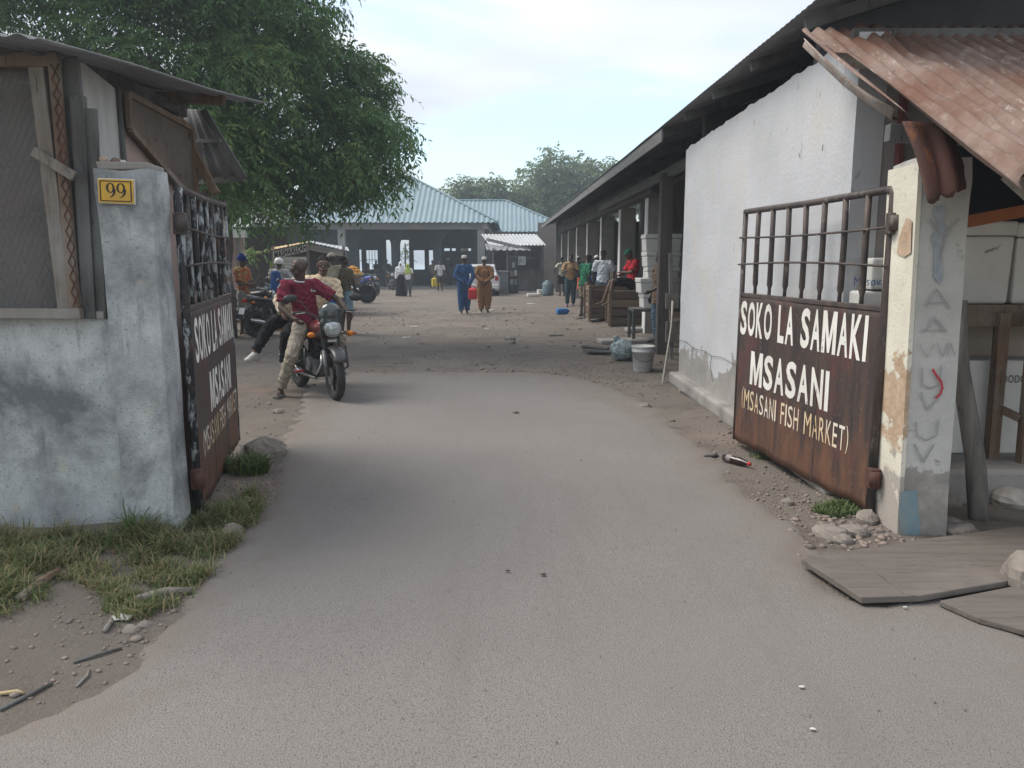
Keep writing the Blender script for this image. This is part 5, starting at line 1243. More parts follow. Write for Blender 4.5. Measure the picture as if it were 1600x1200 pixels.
for a in (-1, 1):
    c = [hc + hy @ Vector((a * .033 + .026 * math.cos(t), .098, .016 + .019 * math.sin(t))) for t in [2 * math.pi * k / 16 for k in range(17)]]; m.tube(c, .0026, 6, False)
    m.tube([hc + hy @ Vector((a * .058, .097, .02)), hc + hy @ Vector((a * .078, .0, .022))], .0024, 5)
m.tube([hc + hy @ Vector((-.008, .099, .02)), hc + hy @ Vector((.008, .099, .02))], .0026, 5); m.build('spectacles', BLK, pas, True, world=False)
th = person('third rider in floral blouse and black trousers behind the passenger, one leg stretched out', BIKE, BRZ, 1.62, detail=1, skin=SK2, top=C_FLORAL, sleeve=.95, hem=-.03, bottom=C_BLACK, shoes=SH_WHITE, look=(-60, 0), fat=.95,
    J=dict(pelvis=(.02, -.74, .95), hipL=(-.06, -.72, .92), hipR=(.10, -.72, .92), chest=(-.06, -.76, 1.24), neck=(-.10, -.74, 1.42), head=(-.11, -.72, 1.545), shL=(-.24, -.71, 1.345), shR=(.05, -.76, 1.345),
           kneeL=(-.22, -.62, .62), ankL=(-.24, -.78, .36), toeL=(-.26, -.64, .30), kneeR=(.34, -.66, .84), ankR=(.60, -.56, .50), toeR=(.72, -.48, .43),
           elL=(-.26, -.62, 1.10), wrL=(-.10, -.50, 1.0), elR=(.24, -.64, 1.14), wrR=(.26, -.44, 1.0)))

def standing(label, px, pyfoot, z, hpx, face, **kw):
    """a person whose feet are seen at (px, pyfoot); hpx is the height in picture rows"""
    p = GG(px, pyfoot) if z is None else G(px, pyfoot, z)
    hh = kw.pop('h', None) or 1.72
    return person(label, (p.x, p.y, p.z), facing(*face), hh, **kw)
arms_back = dict(elL=(-.27, -.10, 1.14), elR=(.27, -.10, 1.14), wrL=(-.03, -.17, .98), wrR=(.04, -.19, .96))
def J_(h=1.72, **k): return {a: Vector(b) * (h / 1.72) for a, b in k.items()}
person_specs = 0
standing('person in blue knit beanie, orange print shirt and grey shorts beside the parked motorbikes', 384, 523, None, 125, (1, -.25), h=1.76, detail=1, skin=SK2, top=C_PRINT, sleeve=.6, hem=-.12, bottom=C_GREYS, leg='shorts', hat='beanie', hatm=C_BEANIE, look=(10, -6), fat=.95,
    J=J_(1.76, elR=(.24, .06, 1.12), wrR=(.10, .26, 1.10), elL=(-.23, .02, 1.12), wrL=(-.02, .25, 1.05)))
standing('man in beige T shirt and grey baseball cap turned away, behind the cream shirted passenger', 522, 522, None, 122, (-.5, .85), h=1.80, skin=SK1, top=C_TEE, sleeve=.55, bottom=cloth('stone_shorts', (.42, .37, .28)), leg='shorts', shoes=SH_DARK, hat='cap', hatm=C_CAPG, look=(35, 0), detail=1,
    J=J_(1.8, elR=(.25, .0, 1.14), wrR=(.24, .06, .90)))
ol = standing('man in olive shirt with blue bag and light denim shorts, by the bicycle of oranges', 541, 522, None, 122, (.55, .8), h=1.74, skin=SK1, top=C_OLIVE, sleeve=.5, bottom=C_LJEANS, leg='shorts', shoes=SH_OR, sandals=True, look=(-20, 14), detail=1, fat=1.02,
    J=J_(1.74, elR=(.26, .02, 1.14), wrR=(.26, .12, .90)))
for lab, px, py, face, kw in [
    ('woman in white headscarf and long black skirt crossing the yard', 627, 463, (.2, -1), dict(h=1.60, robe='skirt', top=C_WHITE, sleeve=.95, bottom=C_BLACK, hat='scarf', hatm=C_WHITE, skin=SK2)),
    ('child in lime green head cover and white top walking beside the woman in black skirt', 638, 463, (.2, -1), dict(h=1.52, top=C_WHITE, bottom=cloth('dim_grey', (.09, .09, .10)), hat='scarf', hatm=C_LIME, skin=SK2, shoes=SH_DARK, fat=.85)),
    ('person in pale grey T shirt and dark shorts carrying a yellow jerrycan', 688, 457, (.15, -1), dict(h=1.66, top=C_GREYP, bottom=C_DARK, leg='shorts', skin=SK1, shoes=SH_WS, sandals=True, fat=.9, J=J_(1.66, elL=(-.26, .02, 1.14), wrL=(-.30, .10, .90), elR=(.27, -.02, 1.12), wrR=(.25, .06, .86), kneeR=(.11, .10, .50), ankR=(.12, -.06, .11), toeR=(.13, .10, .03)))),
    ('man in blue tunic and trousers with white embroidered cap, walking away', 726, 491, (.05, 1), dict(h=1.80, robe='tunic', top=C_BLUE, sleeve=.95, bottom=C_BLUE, baggy=2.6, hat='kofia', hatm=C_CAPW, skin=SK1, shoes=SH_WS, sandals=True, J=J_(1.8, elL=(-.27, -.10, 1.14), wrL=(-.05, -.20, .96), elR=(.28, -.06, 1.13), wrR=(.14, -.17, .84), kneeR=(.08, .10, .5), ankR=(.06, .10, .09), toeR=(.06, .27, .03)))),
    ('man in brown tunic and trousers with white embroidered cap, hands clasped behind', 757, 489, (.05, 1), dict(h=1.76, robe='tunic', top=C_BROWN, sleeve=.95, bottom=C_BROWN, baggy=3.2, hat='kofia', hatm=C_CAPW, skin=SK1, shoes=SH_WS, sandals=True, fat=1.12, J=J_(1.76, **arms_back))),
    ('man in striped pale shirt and black shorts seen from behind near the veranda', 878, 463, (-.35, 1), dict(h=1.72, top=C_STRIPE, bottom=C_BLACK, leg='shorts', skin=SK1, J=J_(elL=(-.33, .06, 1.20), wrL=(-.27, .22, 1.02)))),
    ('man in tan T shirt and dark jeans facing the drive by the veranda', 891, 479, (-.05, -1), dict(h=1.80, top=C_TAN, sleeve=.6, bottom=C_TEAL, skin=SK1, shoes=SH_PURP, baggy=1.4, J=J_(1.8, elL=(-.27, .05, 1.13), wrL=(-.12, .24, 1.24), elR=(.27, .05, 1.13), wrR=(.10, .22, 1.20)))),
    ('man in white cap standing behind the man in tan T shirt', 903, 466, (-.4, -1), dict(h=1.70, top=C_DARK, bottom=C_DARK, skin=SK1, hat='cap', hatm=C_WHITE, shoes=SH_DARK)),
    ('man in green T shirt and khaki shorts leaning to the wooden crate', 913, 485, (.75, .5), dict(h=1.76, top=C_GREEN, sleeve=.6, hem=-.12, bottom=cloth('khaki_shorts', (.24, .20, .15)), leg='shorts', skin=SK1, shoes=SH_DARK, look=(0, -14), J=J_(1.76, chest=(0, .05, 1.27), neck=(0, .10, 1.46), head=(0, .15, 1.59), shL=(-.175, .06, 1.40), shR=(.175, .06, 1.40), elL=(-.23, .10, 1.14), wrL=(-.18, .26, 1.0)))),
    ('man in navy shirt half hidden behind the man in green', 930, 474, (.3, 1), dict(h=1.72, top=C_NAVY, bottom=C_DARK, skin=SK1, hat='cap', hatm=C_WHITE, J=J_(chest=(0, .06, 1.27), neck=(0, .13, 1.44), head=(0, .19, 1.56)))),
    ('man in pale blue shirt with his back turned at the fish table', 942, 476, (.25, 1), dict(h=1.80, top=C_PALE, sleeve=.6, bottom=C_JEANS, skin=SK3, look=(-20, -20), J=J_(1.8, elR=(.30, .10, 1.16), wrR=(.25, .26, .98), elL=(-.26, .05, 1.14)))),
    ]:
    Yp = {913: 21.9, 930: 22.6, 942: 20.9}.get(px)
    if Yp: c = P(px, 440, Yp); person(lab, (c.x, Yp, gzs(c.x, Yp)), facing(*face), kw.pop('h'), detail=0, **kw)
    else: standing(lab, px, py, None, 0, face, detail=0, **kw)
# the man in the red jersey sitting on a crate
pc_ = GG(980, 495); CR = Vector((P(985, 400, 18.4).x, 18.4, .16))
sit = person('man in red jersey and green cap seated on the wooden crate', (CR.x - .06, CR.y, CR.z), facing(-1, -.25), 1.72, detail=1, skin=SK2, top=C_RED, sleeve=.58, hem=-.05, bottom=C_BLACK, leg='shorts', hat='cap', hatm=C_GREENCAP, look=(4, -22),
    J=dict(pelvis=(0, -.10, 1.00), hipL=(-.09, -.06, .98), hipR=(.09, -.06, .98), chest=(0, -.16, 1.32), neck=(0, -.12, 1.52), head=(0, -.03, 1.64), shL=(-.175, -.14, 1.46), shR=(.175, -.14, 1.46), kneeL=(-.10, .40, 1.02), ankL=(-.12, .50, .54), toeL=(-.12, .66, .46), kneeR=(.10, .38, 1.0), ankR=(.14, .55, .54), toeR=(.15, .71, .47),
           elL=(-.22, .0, 1.22), wrL=(-.06, .20, 1.22), elR=(.24, -.02, 1.20), wrR=(.05, .20, 1.15)))
person('man in brown T shirt standing mostly behind the dark veranda post', (P(1032, 420, 14.6).x, 14.6, .08), facing(-.9, -.3), 1.74, detail=1, skin=SK1, top=C_BROWNT, sleeve=.5, hem=-.2, bottom=C_JEANS, shoes=SH_DARK, look=(20, 0), J=J_(1.74, elL=(-.25, .06, 1.13), wrL=(-.14, .26, 1.0)))
p = G(440, 478, 0)
hel = person('rider in white helmet with blue backpack, seated on a parked motorbike', (P(434, 430, 19.2).x, 19.2, 0), facing(.15, 1), 1.74, detail=1, skin=SK1, top=C_GREYP, sleeve=.5, bottom=C_DARK, hat='helmet', hatm=pm('white_shell', (.62, .62, .61), None, 4, .3, 0, 40, 0, .5), shoes=SH_DARK,
    J=dict(pelvis=(0, 0, .90), hipL=(-.1, .02, .88), hipR=(.1, .02, .88), chest=(0, .04, 1.24), neck=(0, .08, 1.44), head=(0, .10, 1.58), shL=(-.18, .05, 1.38), shR=(.18, .05, 1.38), kneeL=(-.24, .34, .66), ankL=(-.26, .16, .30), toeL=(-.26, .32, .25), kneeR=(.24, .34, .66), ankR=(.26, .16, .30), toeR=(.26, .32, .25), elL=(-.30, .22, 1.14), wrL=(-.32, .46, 1.04), elR=(.30, .22, 1.14), wrR=(.32, .46, 1.04)))
# dim figures inside the arcade
for k, (px, Y, hh, lab) in enumerate([(572, 51.5, 1.68, 'dim figure against the bright barred window of the market hall'), (588, 51.8, 1.60, 'slight dim figure right of the barred window in the market hall'), (604, 46.4, 1.74, 'dim figure at the front edge of the market hall beside the white scarfed woman'),
      (676, 46.2, 1.68, 'dim figure standing left of the person with the yellow jerrycan'), (700, 50.5, 1.72, 'dim figure in pale cap inside the right arch of the market hall')]):
    person(lab, (P(px, 420, Y).x, Y, .08 if Y > 46.9 else 0.0), facing(random.uniform(-1, 1), -1), hh, detail=0, skin=SK3, top=C_DARK if k != 3 else C_OLIVE, bottom=C_DARK, shoes=SH_DARK, hat='kofia' if k == 4 else None, hatm=C_CAPW)
# ================================================================== motorcycles
RUB = pm('tyre_rubber', (.028, .028, .029), (.05, .049, .048), 6, .85, .4, 90); CHR = pm('chrome', (.55, .55, .56), (.42, .42, .43), 8, .25, .05, 60, .9, .5); BLKP = pm('black_paint', (.018, .018, .02), (.03, .03, .032), 5, .35, .08, 50, 0, .5)
GLS = pm('headlamp_glass', (.50, .54, .55), (.30, .34, .36), 22, .12, .3, 30, .3, .6); AMB = pm('amber_lens', (.62, .20, .02), (.50, .14, .01), 12, .3, .1, 40); REDL = pm('red_lens', (.42, .02, .02), None, 6, .3, .1); ENG = pm('engine_alloy', (.20, .20, .205), (.12, .12, .125), 9, .5, .3, 50, .6, .5)
SEATM = pm('seat_vinyl', (.022, .022, .024), None, 6, .6, .2); MIRR = pm('mirror_shell', (.03, .032, .034), None, 6, .4, .05, 50, 0, .5); SCRN = pm('smoked_screen', (.055, .065, .068), (.04, .048, .05), 3, .18, .0, 40, 0, .6)
def motorcycle(label, loc, rz, tank, steer=0.0, screen=False, group=None, plate=False, name='motorcycle'):
    b = thing(name, label, 'motorcycle', loc, rz, group); bl_ = lambda nm, m, mat, p=b, **k: m.build(nm, mat, p, world=False, **k)
    S = Matrix.Translation((0, .42, .9)) @ Matrix.Rotation(steer, 4, 'Z') @ Matrix.Translation((0, -.42, -.9))
    def wheel(y, front):
        M = S if front else Matrix.Identity(4); r = .245 if front else .235; t_ = .052 if front else .06
        m = MB(); m.torus((0, y, .30), r, t_, 'x', 36, 12); w = bl_('wheel', m.xf(M), RUB, smooth=True)
        m = MB(); m.torus((0, y, .30), r - .045, .022, 'x', 32, 8); m.lathe([(.045, -.06), (.05, -.05), (.05, .05), (.045, .06)], (0, y, .30), 'x', 16); bl_('rim', m.xf(M), BLKP, w, smooth=True)
        m = MB()
        for k in range(5):
            a = 2 * math.pi * k / 5 + .3
            for o in (-.16, .16): m.beam((0, y + .05 * math.cos(a), .30 + .05 * math.sin(a)), (0, y + (r - .05) * math.cos(a + o), .30 + (r - .05) * math.sin(a + o)), .02, .022, up=(1, 0, 0))
        bl_('spokes', m.xf(M), BLKP if not screen else ENG, w)
        m = MB(); m.lathe([(.10, -.006), (.10, .006)], (.055, y, .30), 'x', 20) if front else m.lathe([(.09, -.004), (.09, .004)], (-.06, y, .30), 'x', 20); bl_('brake_disc' if front else 'sprocket', m.xf(M), ENG, w)
    wheel(.62, True); wheel(-.62, False)
    m = MB()
    for x in (-.095, .095): m.tube([(x, .62, .30), (x, .535, .60)], [.026, .030], 10); 
    fk = bl_('fork', m.xf(S), ENG, smooth=True)
    m = MB()
    for x in (-.095, .095): m.tube([(x, .535, .59), (x, .43, .98)], .020, 10)
    m.box((0, .475, .80), (.25, .09, .05)); m.box((0, .435, .97), (.24, .08, .035)); bl_('fork_yoke', m.xf(S), BLKP, smooth=False)
    m = MB()
    n = 12
    for k in range(n + 1):
        a = R(34 + 98 * k / n); r = .335 if k not in (0, n) else .33
        for q, dx in enumerate((-.075, -.05, 0, .05, .075)): m.v.append(Vector((dx, .62 + (r + .012 * (2 - abs(q - 2))) * math.cos(a), .30 + (r + .012 * (2 - abs(q - 2))) * math.sin(a))))
    m.f += [(5 * k + q, 5 * k + q + 1, 5 * k + q + 6, 5 * k + q + 5) for k in range(n) for q in range(4)]
    bl_('front_fender', m.xf(S), BLKP, smooth=True, solid=.008)
    m = MB(); m.lathe([(.0, .115), (.045, .110), (.085, .095), (.098, .075)], (0, .52, .86), 'y', 24); hl = bl_('headlight', m.xf(S), GLS, smooth=True)
    m = MB(); m.lathe([(.106, .074), (.108, .06), (.10, -.02), (.06, -.07), (.0, -.08)], (0, .52, .86), 'y', 24); m.torus((0, .595, .86), .103, .008, 'y', 24, 6); bl_('shell', m.xf(S), BLKP if not screen else BLKP, hl, smooth=True)
    m = MB(); m.lathe([(.102, .0), (.107, .004), (.102, .008)], (0, .594, .86), 'y', 24); bl_('bezel', m.xf(S), CHR, hl, smooth=True)
    if screen:
        T = MB(); T.ell((0, .50, 1.02), (.135, .12, .15), 18, 10, None, -.15); T.ell((0, .53, .94), (.13, .09, .09), 14, 8); T.xf(S); blob_obj('fly_screen', T, .012, SCRN, b, 4)
        T = MB(); T.box((0, .555, .715), (.11, .02, .035)); bl_('badge', T.xf(S), CHR, bevel=.004)
    m = MB(); m.tube([(-.37, .25, 1.035), (-.24, .30, 1.045), (-.13, .40, .99), (.13, .40, .99), (.24, .30, 1.045), (.37, .25, 1.035)], .012, 8); hb = bl_('handlebar', m.xf(S), CHR if not screen else BLKP, smooth=True)
    for x in (-1, 1):
        m = MB(); m.tube([(x * .255, .292, 1.044), (x * .375, .248, 1.035)], .019, 10); bl_('grip', m.xf(S), RUB, hb, smooth=True)
        m = MB(); m.tube([(x * .25, .33, 1.04), (x * .36, .33, 1.03)], .006, 6); bl_('lever', m.xf(S), CHR, hb)
        T = MB(); T.ell((x * .40, .26, 1.21), (.085, .028, .048), 14, 8, (0, x * .12, 0)); mi = bl_('mirror', T.xf(S), MIRR, smooth=True)
        m = MB(); m.tube([(x * .21, .33, 1.05), (x * .27, .31, 1.15), (x * .36, .275, 1.195)], .006, 6); bl_('mirror_stalk', m.xf(S), BLKP, mi)
        m = MB(); m.tube([(x * .10, .50, .80), (x * .20, .50, .79)], .010, 6); ind = bl_('indicator_stem', m.xf(S), BLKP)
        T = MB(); T.ell((x * .235, .51, .79), (.045, .040, .034), 12, 8); bl_('indicator', T.xf(S), AMB, smooth=True)
        T = MB(); T.ell((x * .17, -.78, .78), (.035, .035, .028), 12, 8); T.tube([(0, -.76, .78), (x * .15, -.78, .78)], .008, 5); bl_('indicator', T, AMB, smooth=True)
    T = MB(); capsule(T, (0, .30, .86), .125, (0, -.02, .84), .10, (1, 0, 0), .82); capsule(T, (0, .36, .80), .10, (0, .05, .78), .10, (1, 0, 0), .8); blob_obj('tank', T, .014, tank, b, 4)
    T = MB(); capsule(T, (0, .0, .80), .095, (0, -.30, .79), .125, (1, 0, 0), .42); capsule(T, (0, -.30, .80), .125, (0, -.72, .84), .105, (1, 0, 0), .42); blob_obj('seat', T, .014, SEATM, b, 4)
    for x in (-1, 1):
        T = MB(); T.prism([(x * .105, .0, .70), (x * .12, -.22, .60), (x * .12, -.46, .66), (x * .10, -.42, .76), (x * .10, -.05, .76)], (x * .022, 0, 0)); bl_('side_cover', T, tank, bevel=.012)
        T = MB(); T.prism([(x * .07, -.45, .74), (x * .07, -.80, .86), (x * .05, -.86, .82), (x * .07, -.50, .66)], (x * .02, 0, 0)); bl_('tail_cover', T, tank, bevel=.01)
    m = MB(); m.tube([(0, .43, .92), (0, .30, .62), (0, .22, .38), (0, -.15, .30), (0, -.30, .48)], .022, 8); m.tube([(0, .42, .90), (0, -.10, .72), (0, -.70, .78)], .022, 8)
    for x in (-.09, .09): m.tube([(x, -.25, .40), (x, -.62, .30)], .018, 8); m.tube([(x * 1.25, -.55, .36), (x * 1.15, -.45, .70)], .026, 10)
    bl_('frame', m, BLKP, smooth=True)
    m = MB(); m.box((0, .06, .36), (.20, .34, .20)); m.lathe([(.085, -.13), (.095, -.12), (.095, .12), (.085, .13)], (0, .0, .36), 'x', 18); m.xf(Matrix.Identity(4)); en = bl_('engine', m, ENG, bevel=.02)
    m = MB(); m.beam((0, .10, .45), (0, .20, .66), .11, .11, up=(0, 1, 0))
    for k in range(6): 
        c = Vector((0, .10, .46)).lerp(Vector((0, .195, .65)), k / 5); m.beam(c, c + Vector((0, .004, .009)), .17, .17, up=(0, 1, 0))
    bl_('cylinder', m, BLKP, en)
    m = MB(); m.tube([(.03, .24, .58), (.07, .34, .42), (.11, .24, .24), (.12, -.15, .24)], .020, 8); m.tube([(.125, -.15, .25), (.145, -.45, .31), (.15, -.85, .42)], [.03, .048, .044], 12); bl_('exhaust', m, CHR, smooth=True)
    m = MB(); m.tube([(-.26, .30, .62), (-.28, .32, .36), (-.12, .28, .26), (.12, .28, .26), (.28, .32, .36), (.26, .30, .62)], .013, 8); bl_('crash_bar', m, BLKP, smooth=True)
    for x in (-1, 1):
        m = MB(); m.tube([(x * .10, -.02, .30), (x * .28, -.02, .30)], .016, 8); bl_('footpeg', m, RUB if x < 0 else pm('red_peg', (.35, .05, .05), None, 6, .7, .1), smooth=True)
    m = MB(); n = 8
    for k in range(n + 1):
        a = R(70 + 95 * k / n)
        for dx in (-.08, 0, .08): m.v.append(Vector((dx, -.62 + .36 * math.cos(a), .32 + .36 * math.sin(a) + (.012 if dx == 0 else 0))))
    m.f += [(3 * k + q, 3 * k + q + 1, 3 * k + q + 4, 3 * k + q + 3) for k in range(n) for q in range(2)]; bl_('rear_fender', m, BLKP, smooth=True, solid=.008)
    T = MB(); T.ell((0, -.87, .82), (.075, .04, .045), 12, 8); bl_('tail_light', T, REDL, smooth=True)
    m = MB(); m.tube([(-.09, -.5, .86), (-.10, -.82, .93), (.10, -.82, .93), (.09, -.5, .86)], .011, 6); bl_('grab_rail', m, CHR if not screen else BLKP, smooth=True)
    if plate:
        m = MB(); m.box((0, -.955, .60), (.17, .008, .14), (R(-18), 0, 0)); bl_('number_plate', m, WHP)
    m = MB(); m.tube([(-.14, -.05, .30), (-.30, -.10, .02)], .012, 6); bl_('side_stand', m, BLKP); return b
RED_T = pm('dark_red_tank', (.16, .022, .022), (.05, .015, .015), 3, .3, .05, 50, 0, .5); BLUE_T = pm('blue_tank', (.03, .05, .30), None, 3, .3, .05, 50, 0, .5); BLK_T = pm('black_tank', (.02, .02, .022), None, 3, .3, .05, 50, 0, .5); MAR_T = pm('maroon_tank', (.12, .02, .03), None, 3, .3, .05, 50, 0, .5)
motorcycle('black motorcycle with smoked fly screen and amber indicators carrying three people', tuple(BIKE), BRZ, RED_T, R(-6), True)
gpk = 'motorbikes parked at the left of the yard'
motorcycle('dark parked motorbike with white number plate and red tail light, beside the beanie person', (P(431, 470, 16.9).x, 17.0, 0), facing(.55, .85), BLK_T, R(-20), False, gpk, True)
motorcycle('parked motorbike with maroon tank under the helmeted rider', (P(436, 470, 19.3).x, 19.3, 0), facing(.15, 1), MAR_T, 0, False, gpk)
motorcycle('dark parked motorbike nearest the left gate leaf, side on', (P(388, 470, 18.2).x, 18.2, 0), facing(1, .15), BLK_T, R(-15), False, gpk)
motorcycle('dark parked motorbike between the plated one and the dark house', (P(405, 470, 21.0).x, 21.0, 0), facing(.8, .5), BLK_T, R(15), False, gpk)
motorcycle('blue tanked motorbike parked alone in front of the market hall', (P(572, 440, 37).x, 37.0, 0), facing(.85, -.5), BLUE_T, R(-10), False, 'motorbikes in front of the market hall')
motorcycle('dark motorbike in the shade of the middle arcade, front wheel out', (P(611, 440, 44.2).x, 44.2, 0), facing(.3, -1), BLK_T, 0, False, 'motorbikes in front of the market hall')

# backpack, bags and cans that people carry
def bag_blob(name, label, cat, parts, mat, vox=.012, group=None):
    m = MB()
    for q in parts: capsule(m, *q)
    c = sum((Vector(p) for p in m.v), Vector()) / len(m.v); zmin = min(p.z for p in m.v); c.z = zmin
    for p in m.v: p -= c
    me = blob_mesh(m, vox, 3); me.name = name; me.materials.append(mat); o = bpy.data.objects.new(name, me); COL.objects.link(o); o.location = c; return tag(o, label, cat, group)
hx_, hy_ = hel.location.x, hel.location.y
bag_blob('backpack', 'blue backpack on the back of the white helmeted rider', 'backpack', [((hx_ - .02, hy_ - .12, 1.0), .15, (hx_ - .02, hy_ - .10, 1.32), .12, (1, 0, 0), .6)], cloth('blue_nylon', (.03, .08, .25)))
ox, oy = ol.location.x, ol.location.y
bag_blob('sling_bag', 'bright blue bag slung at the hip of the man in olive shirt', 'bag', [((ox - .17, oy - .24, .78), .13, (ox - .14, oy - .22, 1.10), .10, (1, 0, 0), .7)], cloth('bright_blue_nylon', (.015, .13, .42)))
def jerrycan(label, c, rz, mat, w=.24, d=.18, h=.34):
    t = thing('jerrycan', label, 'jerrycan', c, rz, None)
    m = MB(); m.box((0, 0, h * .4), (w, d, h * .8)); m.add([(-w / 2, -d / 2, h * .8), (w / 2, -d / 2, h * .8), (w / 2, d / 2, h * .8), (-w / 2, d / 2, h * .8), (-w * .3, -d * .3, h * .93), (w * .3, -d * .3, h * .93), (w * .3, d * .3, h * .93), (-w * .3, d * .3, h * .93)],
          [(4, 5, 6, 7), (0, 1, 5, 4), (1, 2, 6, 5), (2, 3, 7, 6), (3, 0, 4, 7)]); m.build('can', mat, t, bevel=.02, world=False)
    m = MB(); m.tube([(-w * .25, 0, h * .9), (-w * .2, 0, h * 1.08), (w * .15, 0, h * 1.08), (w * .2, 0, h * .9)], .014, 6); m.build('handle', mat, t, True, world=False)
    m = MB(); m.lathe([(.025, 0), (.025, .05)], (w * .32, 0, h * .88), 'z', 10); m.build('spout', mat, t, world=False); return t
YCAN = pm('yellow_plastic', (.55, .42, .03), (.45, .33, .03), 4, .5, .1); RCAN = pm('red_plastic', (.52, .03, .035), None, 4, .5, .1); BCAN = pm('blue_plastic', (.03, .16, .42), (.025, .12, .33), 4, .5, .1); LBCAN = pm('grey_blue_plastic', (.16, .22, .26), None, 3, .6, .1)
c = P(681, 441, 41.2); jerrycan('yellow jerrycan held low by the person in pale grey T shirt', (c.x, 41.2, .30), .3, YCAN, .42, .3, .50)
c = P(738, 462, 22.6); jerrycan('red jerrycan hanging from the hand of the man in blue tunic', (c.x, 22.75, .52), 0, RCAN, .25, .2, .36)
c = GG(878, 491); t = thing('water_container', 'flattened blue plastic container lying on the dirt near the veranda', 'container', tuple(c), .2)
m = MB(); m.box((0, 0, .09), (.36, .24, .18)); m.jitter(.02, 5); m.build('body', BCAN, t, bevel=.05, world=False); m = MB(); m.lathe([(.04, 0), (.035, .04)], (.19, 0, .1), 'x', 10); m.build('neck', BCAN, t, world=False)

# ---------------------------------------------------------------- bicycle with a tray of oranges
bx = P(552, 440, 30).x; bi = thing('bicycle', 'old bicycle carrying a heaped tray of oranges', 'bicycle', (bx, 30, 0), facing(.97, .2))
for y in (-.52, .52):
    m = MB(); m.torus((0, y, .36), .34, .022, 'x', 32, 8); w = m.build('wheel', RUB, bi, True, world=False)
    m = MB()
    for k in range(14): a = 2 * math.pi * k / 14; m.tube([(0, y, .36), (0, y + .33 * math.cos(a), .36 + .33 * math.sin(a))], .003, 4)
    m.build('spokes', CHR, w, world=False)
m = MB(); m.tube([(0, -.52, .36), (0, -.12, .32), (0, .42, .78), (0, -.22, .80), (0, -.12, .32)], .018, 6); m.tube([(0, -.52, .36), (0, -.22, .80)], .014, 6); m.tube([(0, .52, .36), (0, .40, .92)], .016, 6); m.build('frame', BLKP, bi, True, world=False)
m = MB(); m.tube([(-.28, .30, .98), (-.1, .40, .96), (.1, .40, .96), (.28, .30, .98)], .014, 6); m.build('handlebar', CHR, bi, True, world=False)
m = MB(); m.ell((0, -.25, .90), (.09, .14, .05), 10, 6); m.build('saddle', SEATM, bi, True, world=False)
m = MB(); m.box((0, -.58, .78), (.3, .45, .03)); m.build('carrier', BLKP, bi, world=False)
tr_ = thing('fruit_tray', 'wide pale tray tied on the bicycle under the oranges', 'tray', (bx, 30.0, 1.02))
m = MB(); m.lathe([(.30, 0), (.42, .10), (.44, .16), (.40, .10), (.29, .02)], (0, 0, 0), 'z', 20); m.build('basket', pm('straw', (.45, .36, .20), None, 9, .8, .3), tr_, True, world=False)
m = MB(); m.box((0, 0, -.13), (.5, .4, .26)); m.build('box', BROWNW, tr_, world=False)
ORM = pm('orange_peel', (.62, .27, .03), (.55, .33, .05), 6, .5, .2); m = MB(); m.ell((0, 0, 0), (.055, .055, .053), 12, 8); k = 0; og = None
for zz_, rr_, n_ in ((1.13, .31, 14), (1.16, .20, 9), (1.23, .25, 10), (1.26, .10, 5), (1.32, .15, 7), (1.37, .05, 3)):
    for i_ in range(n_):
        a = 2 * math.pi * i_ / n_ + zz_ * 7; pos = (bx + rr_ * math.cos(a), 30 + rr_ * math.sin(a), zz_)
        if og is None: og = m.build('orange', ORM, None, True); tag(og, 'orange in the heap on the bicycle tray', 'orange', 'oranges heaped on the bicycle tray'); o = og
        else: o = og.copy(); COL.objects.link(o)
        o.location = pos

# ---------------------------------------------------------------- white hatchback
CARW = pm('car_white', (.62, .63, .64), None, 3, .25, .02, 40, 0, .6); CARG = pm('car_glass', (.03, .04, .045), None, 3, .08, 0, 40, 0, .6)
car = thing('parked_car', 'white hatchback parked tail towards the drive before the market hall', 'car', (P(752, 440, 36).x, 36.2, 0), 0)
def car_sec(y, w, z0, z1, wt):
    return [Vector((-w, y, z0)), Vector((-w * 1.02, y, .62)), Vector((-w, y, .90)), Vector((-wt, y, z1)), Vector((wt, y, z1)), Vector((w, y, .90)), Vector((w * 1.02, y, .62)), Vector((w, y, z0))]
secs = [car_sec(0, .78, .32, .95, .70), car_sec(.06, .82, .24, 1.02, .72), car_sec(.42, .83, .22, 1.44, .58), car_sec(1.6, .84, .22, 1.50, .60), car_sec(2.35, .84, .22, 1.42, .58), car_sec(3.05, .83, .22, .98, .74), car_sec(3.85, .80, .24, .84, .70), car_sec(3.95, .74, .34, .76, .66)]
m = MB(); V = [p for s in secs for p in s]; m.add(V, [(i * 8 + k, i * 8 + (k + 1) % 8, i * 8 + 8 + (k + 1) % 8, i * 8 + 8 + k) for i in range(len(secs) - 1) for k in range(8)] + [tuple(range(8)), tuple(reversed(range((len(secs) - 1) * 8, len(secs) * 8)))]); m.build('body', CARW, car, bevel=.04, world=False)
m = MB(); m.prism([(-.66, .09, 1.0), (.66, .09, 1.0), (.54, .37, 1.38), (-.54, .37, 1.38)], (0, -.022, .016)); m.build('rear_window', CARG, car, world=False)
for x in (-1, 1):
    m = MB(); m.prism([(x * .835, .5, .94), (x * .835, 2.75, .94), (x * .64, 2.3, 1.36), (x * .64, .62, 1.38)], (x * .012, 0, .006)); m.build('side_window', CARG, car, world=False)
    m = MB(); m.box((x * .72, .03, .84), (.16, .09, .22)); m.build('tail_light', REDL, car, bevel=.02, world=False)
    for y in (.72, 3.2): m = MB(); m.torus((x * .74, y, .31), .22, .085, 'x', 28, 10); m.lathe([(.18, -.06), (.18, .07)], (x * .74, y, .31), 'x', 20); m.build('wheel', RUB, car, True, world=False)
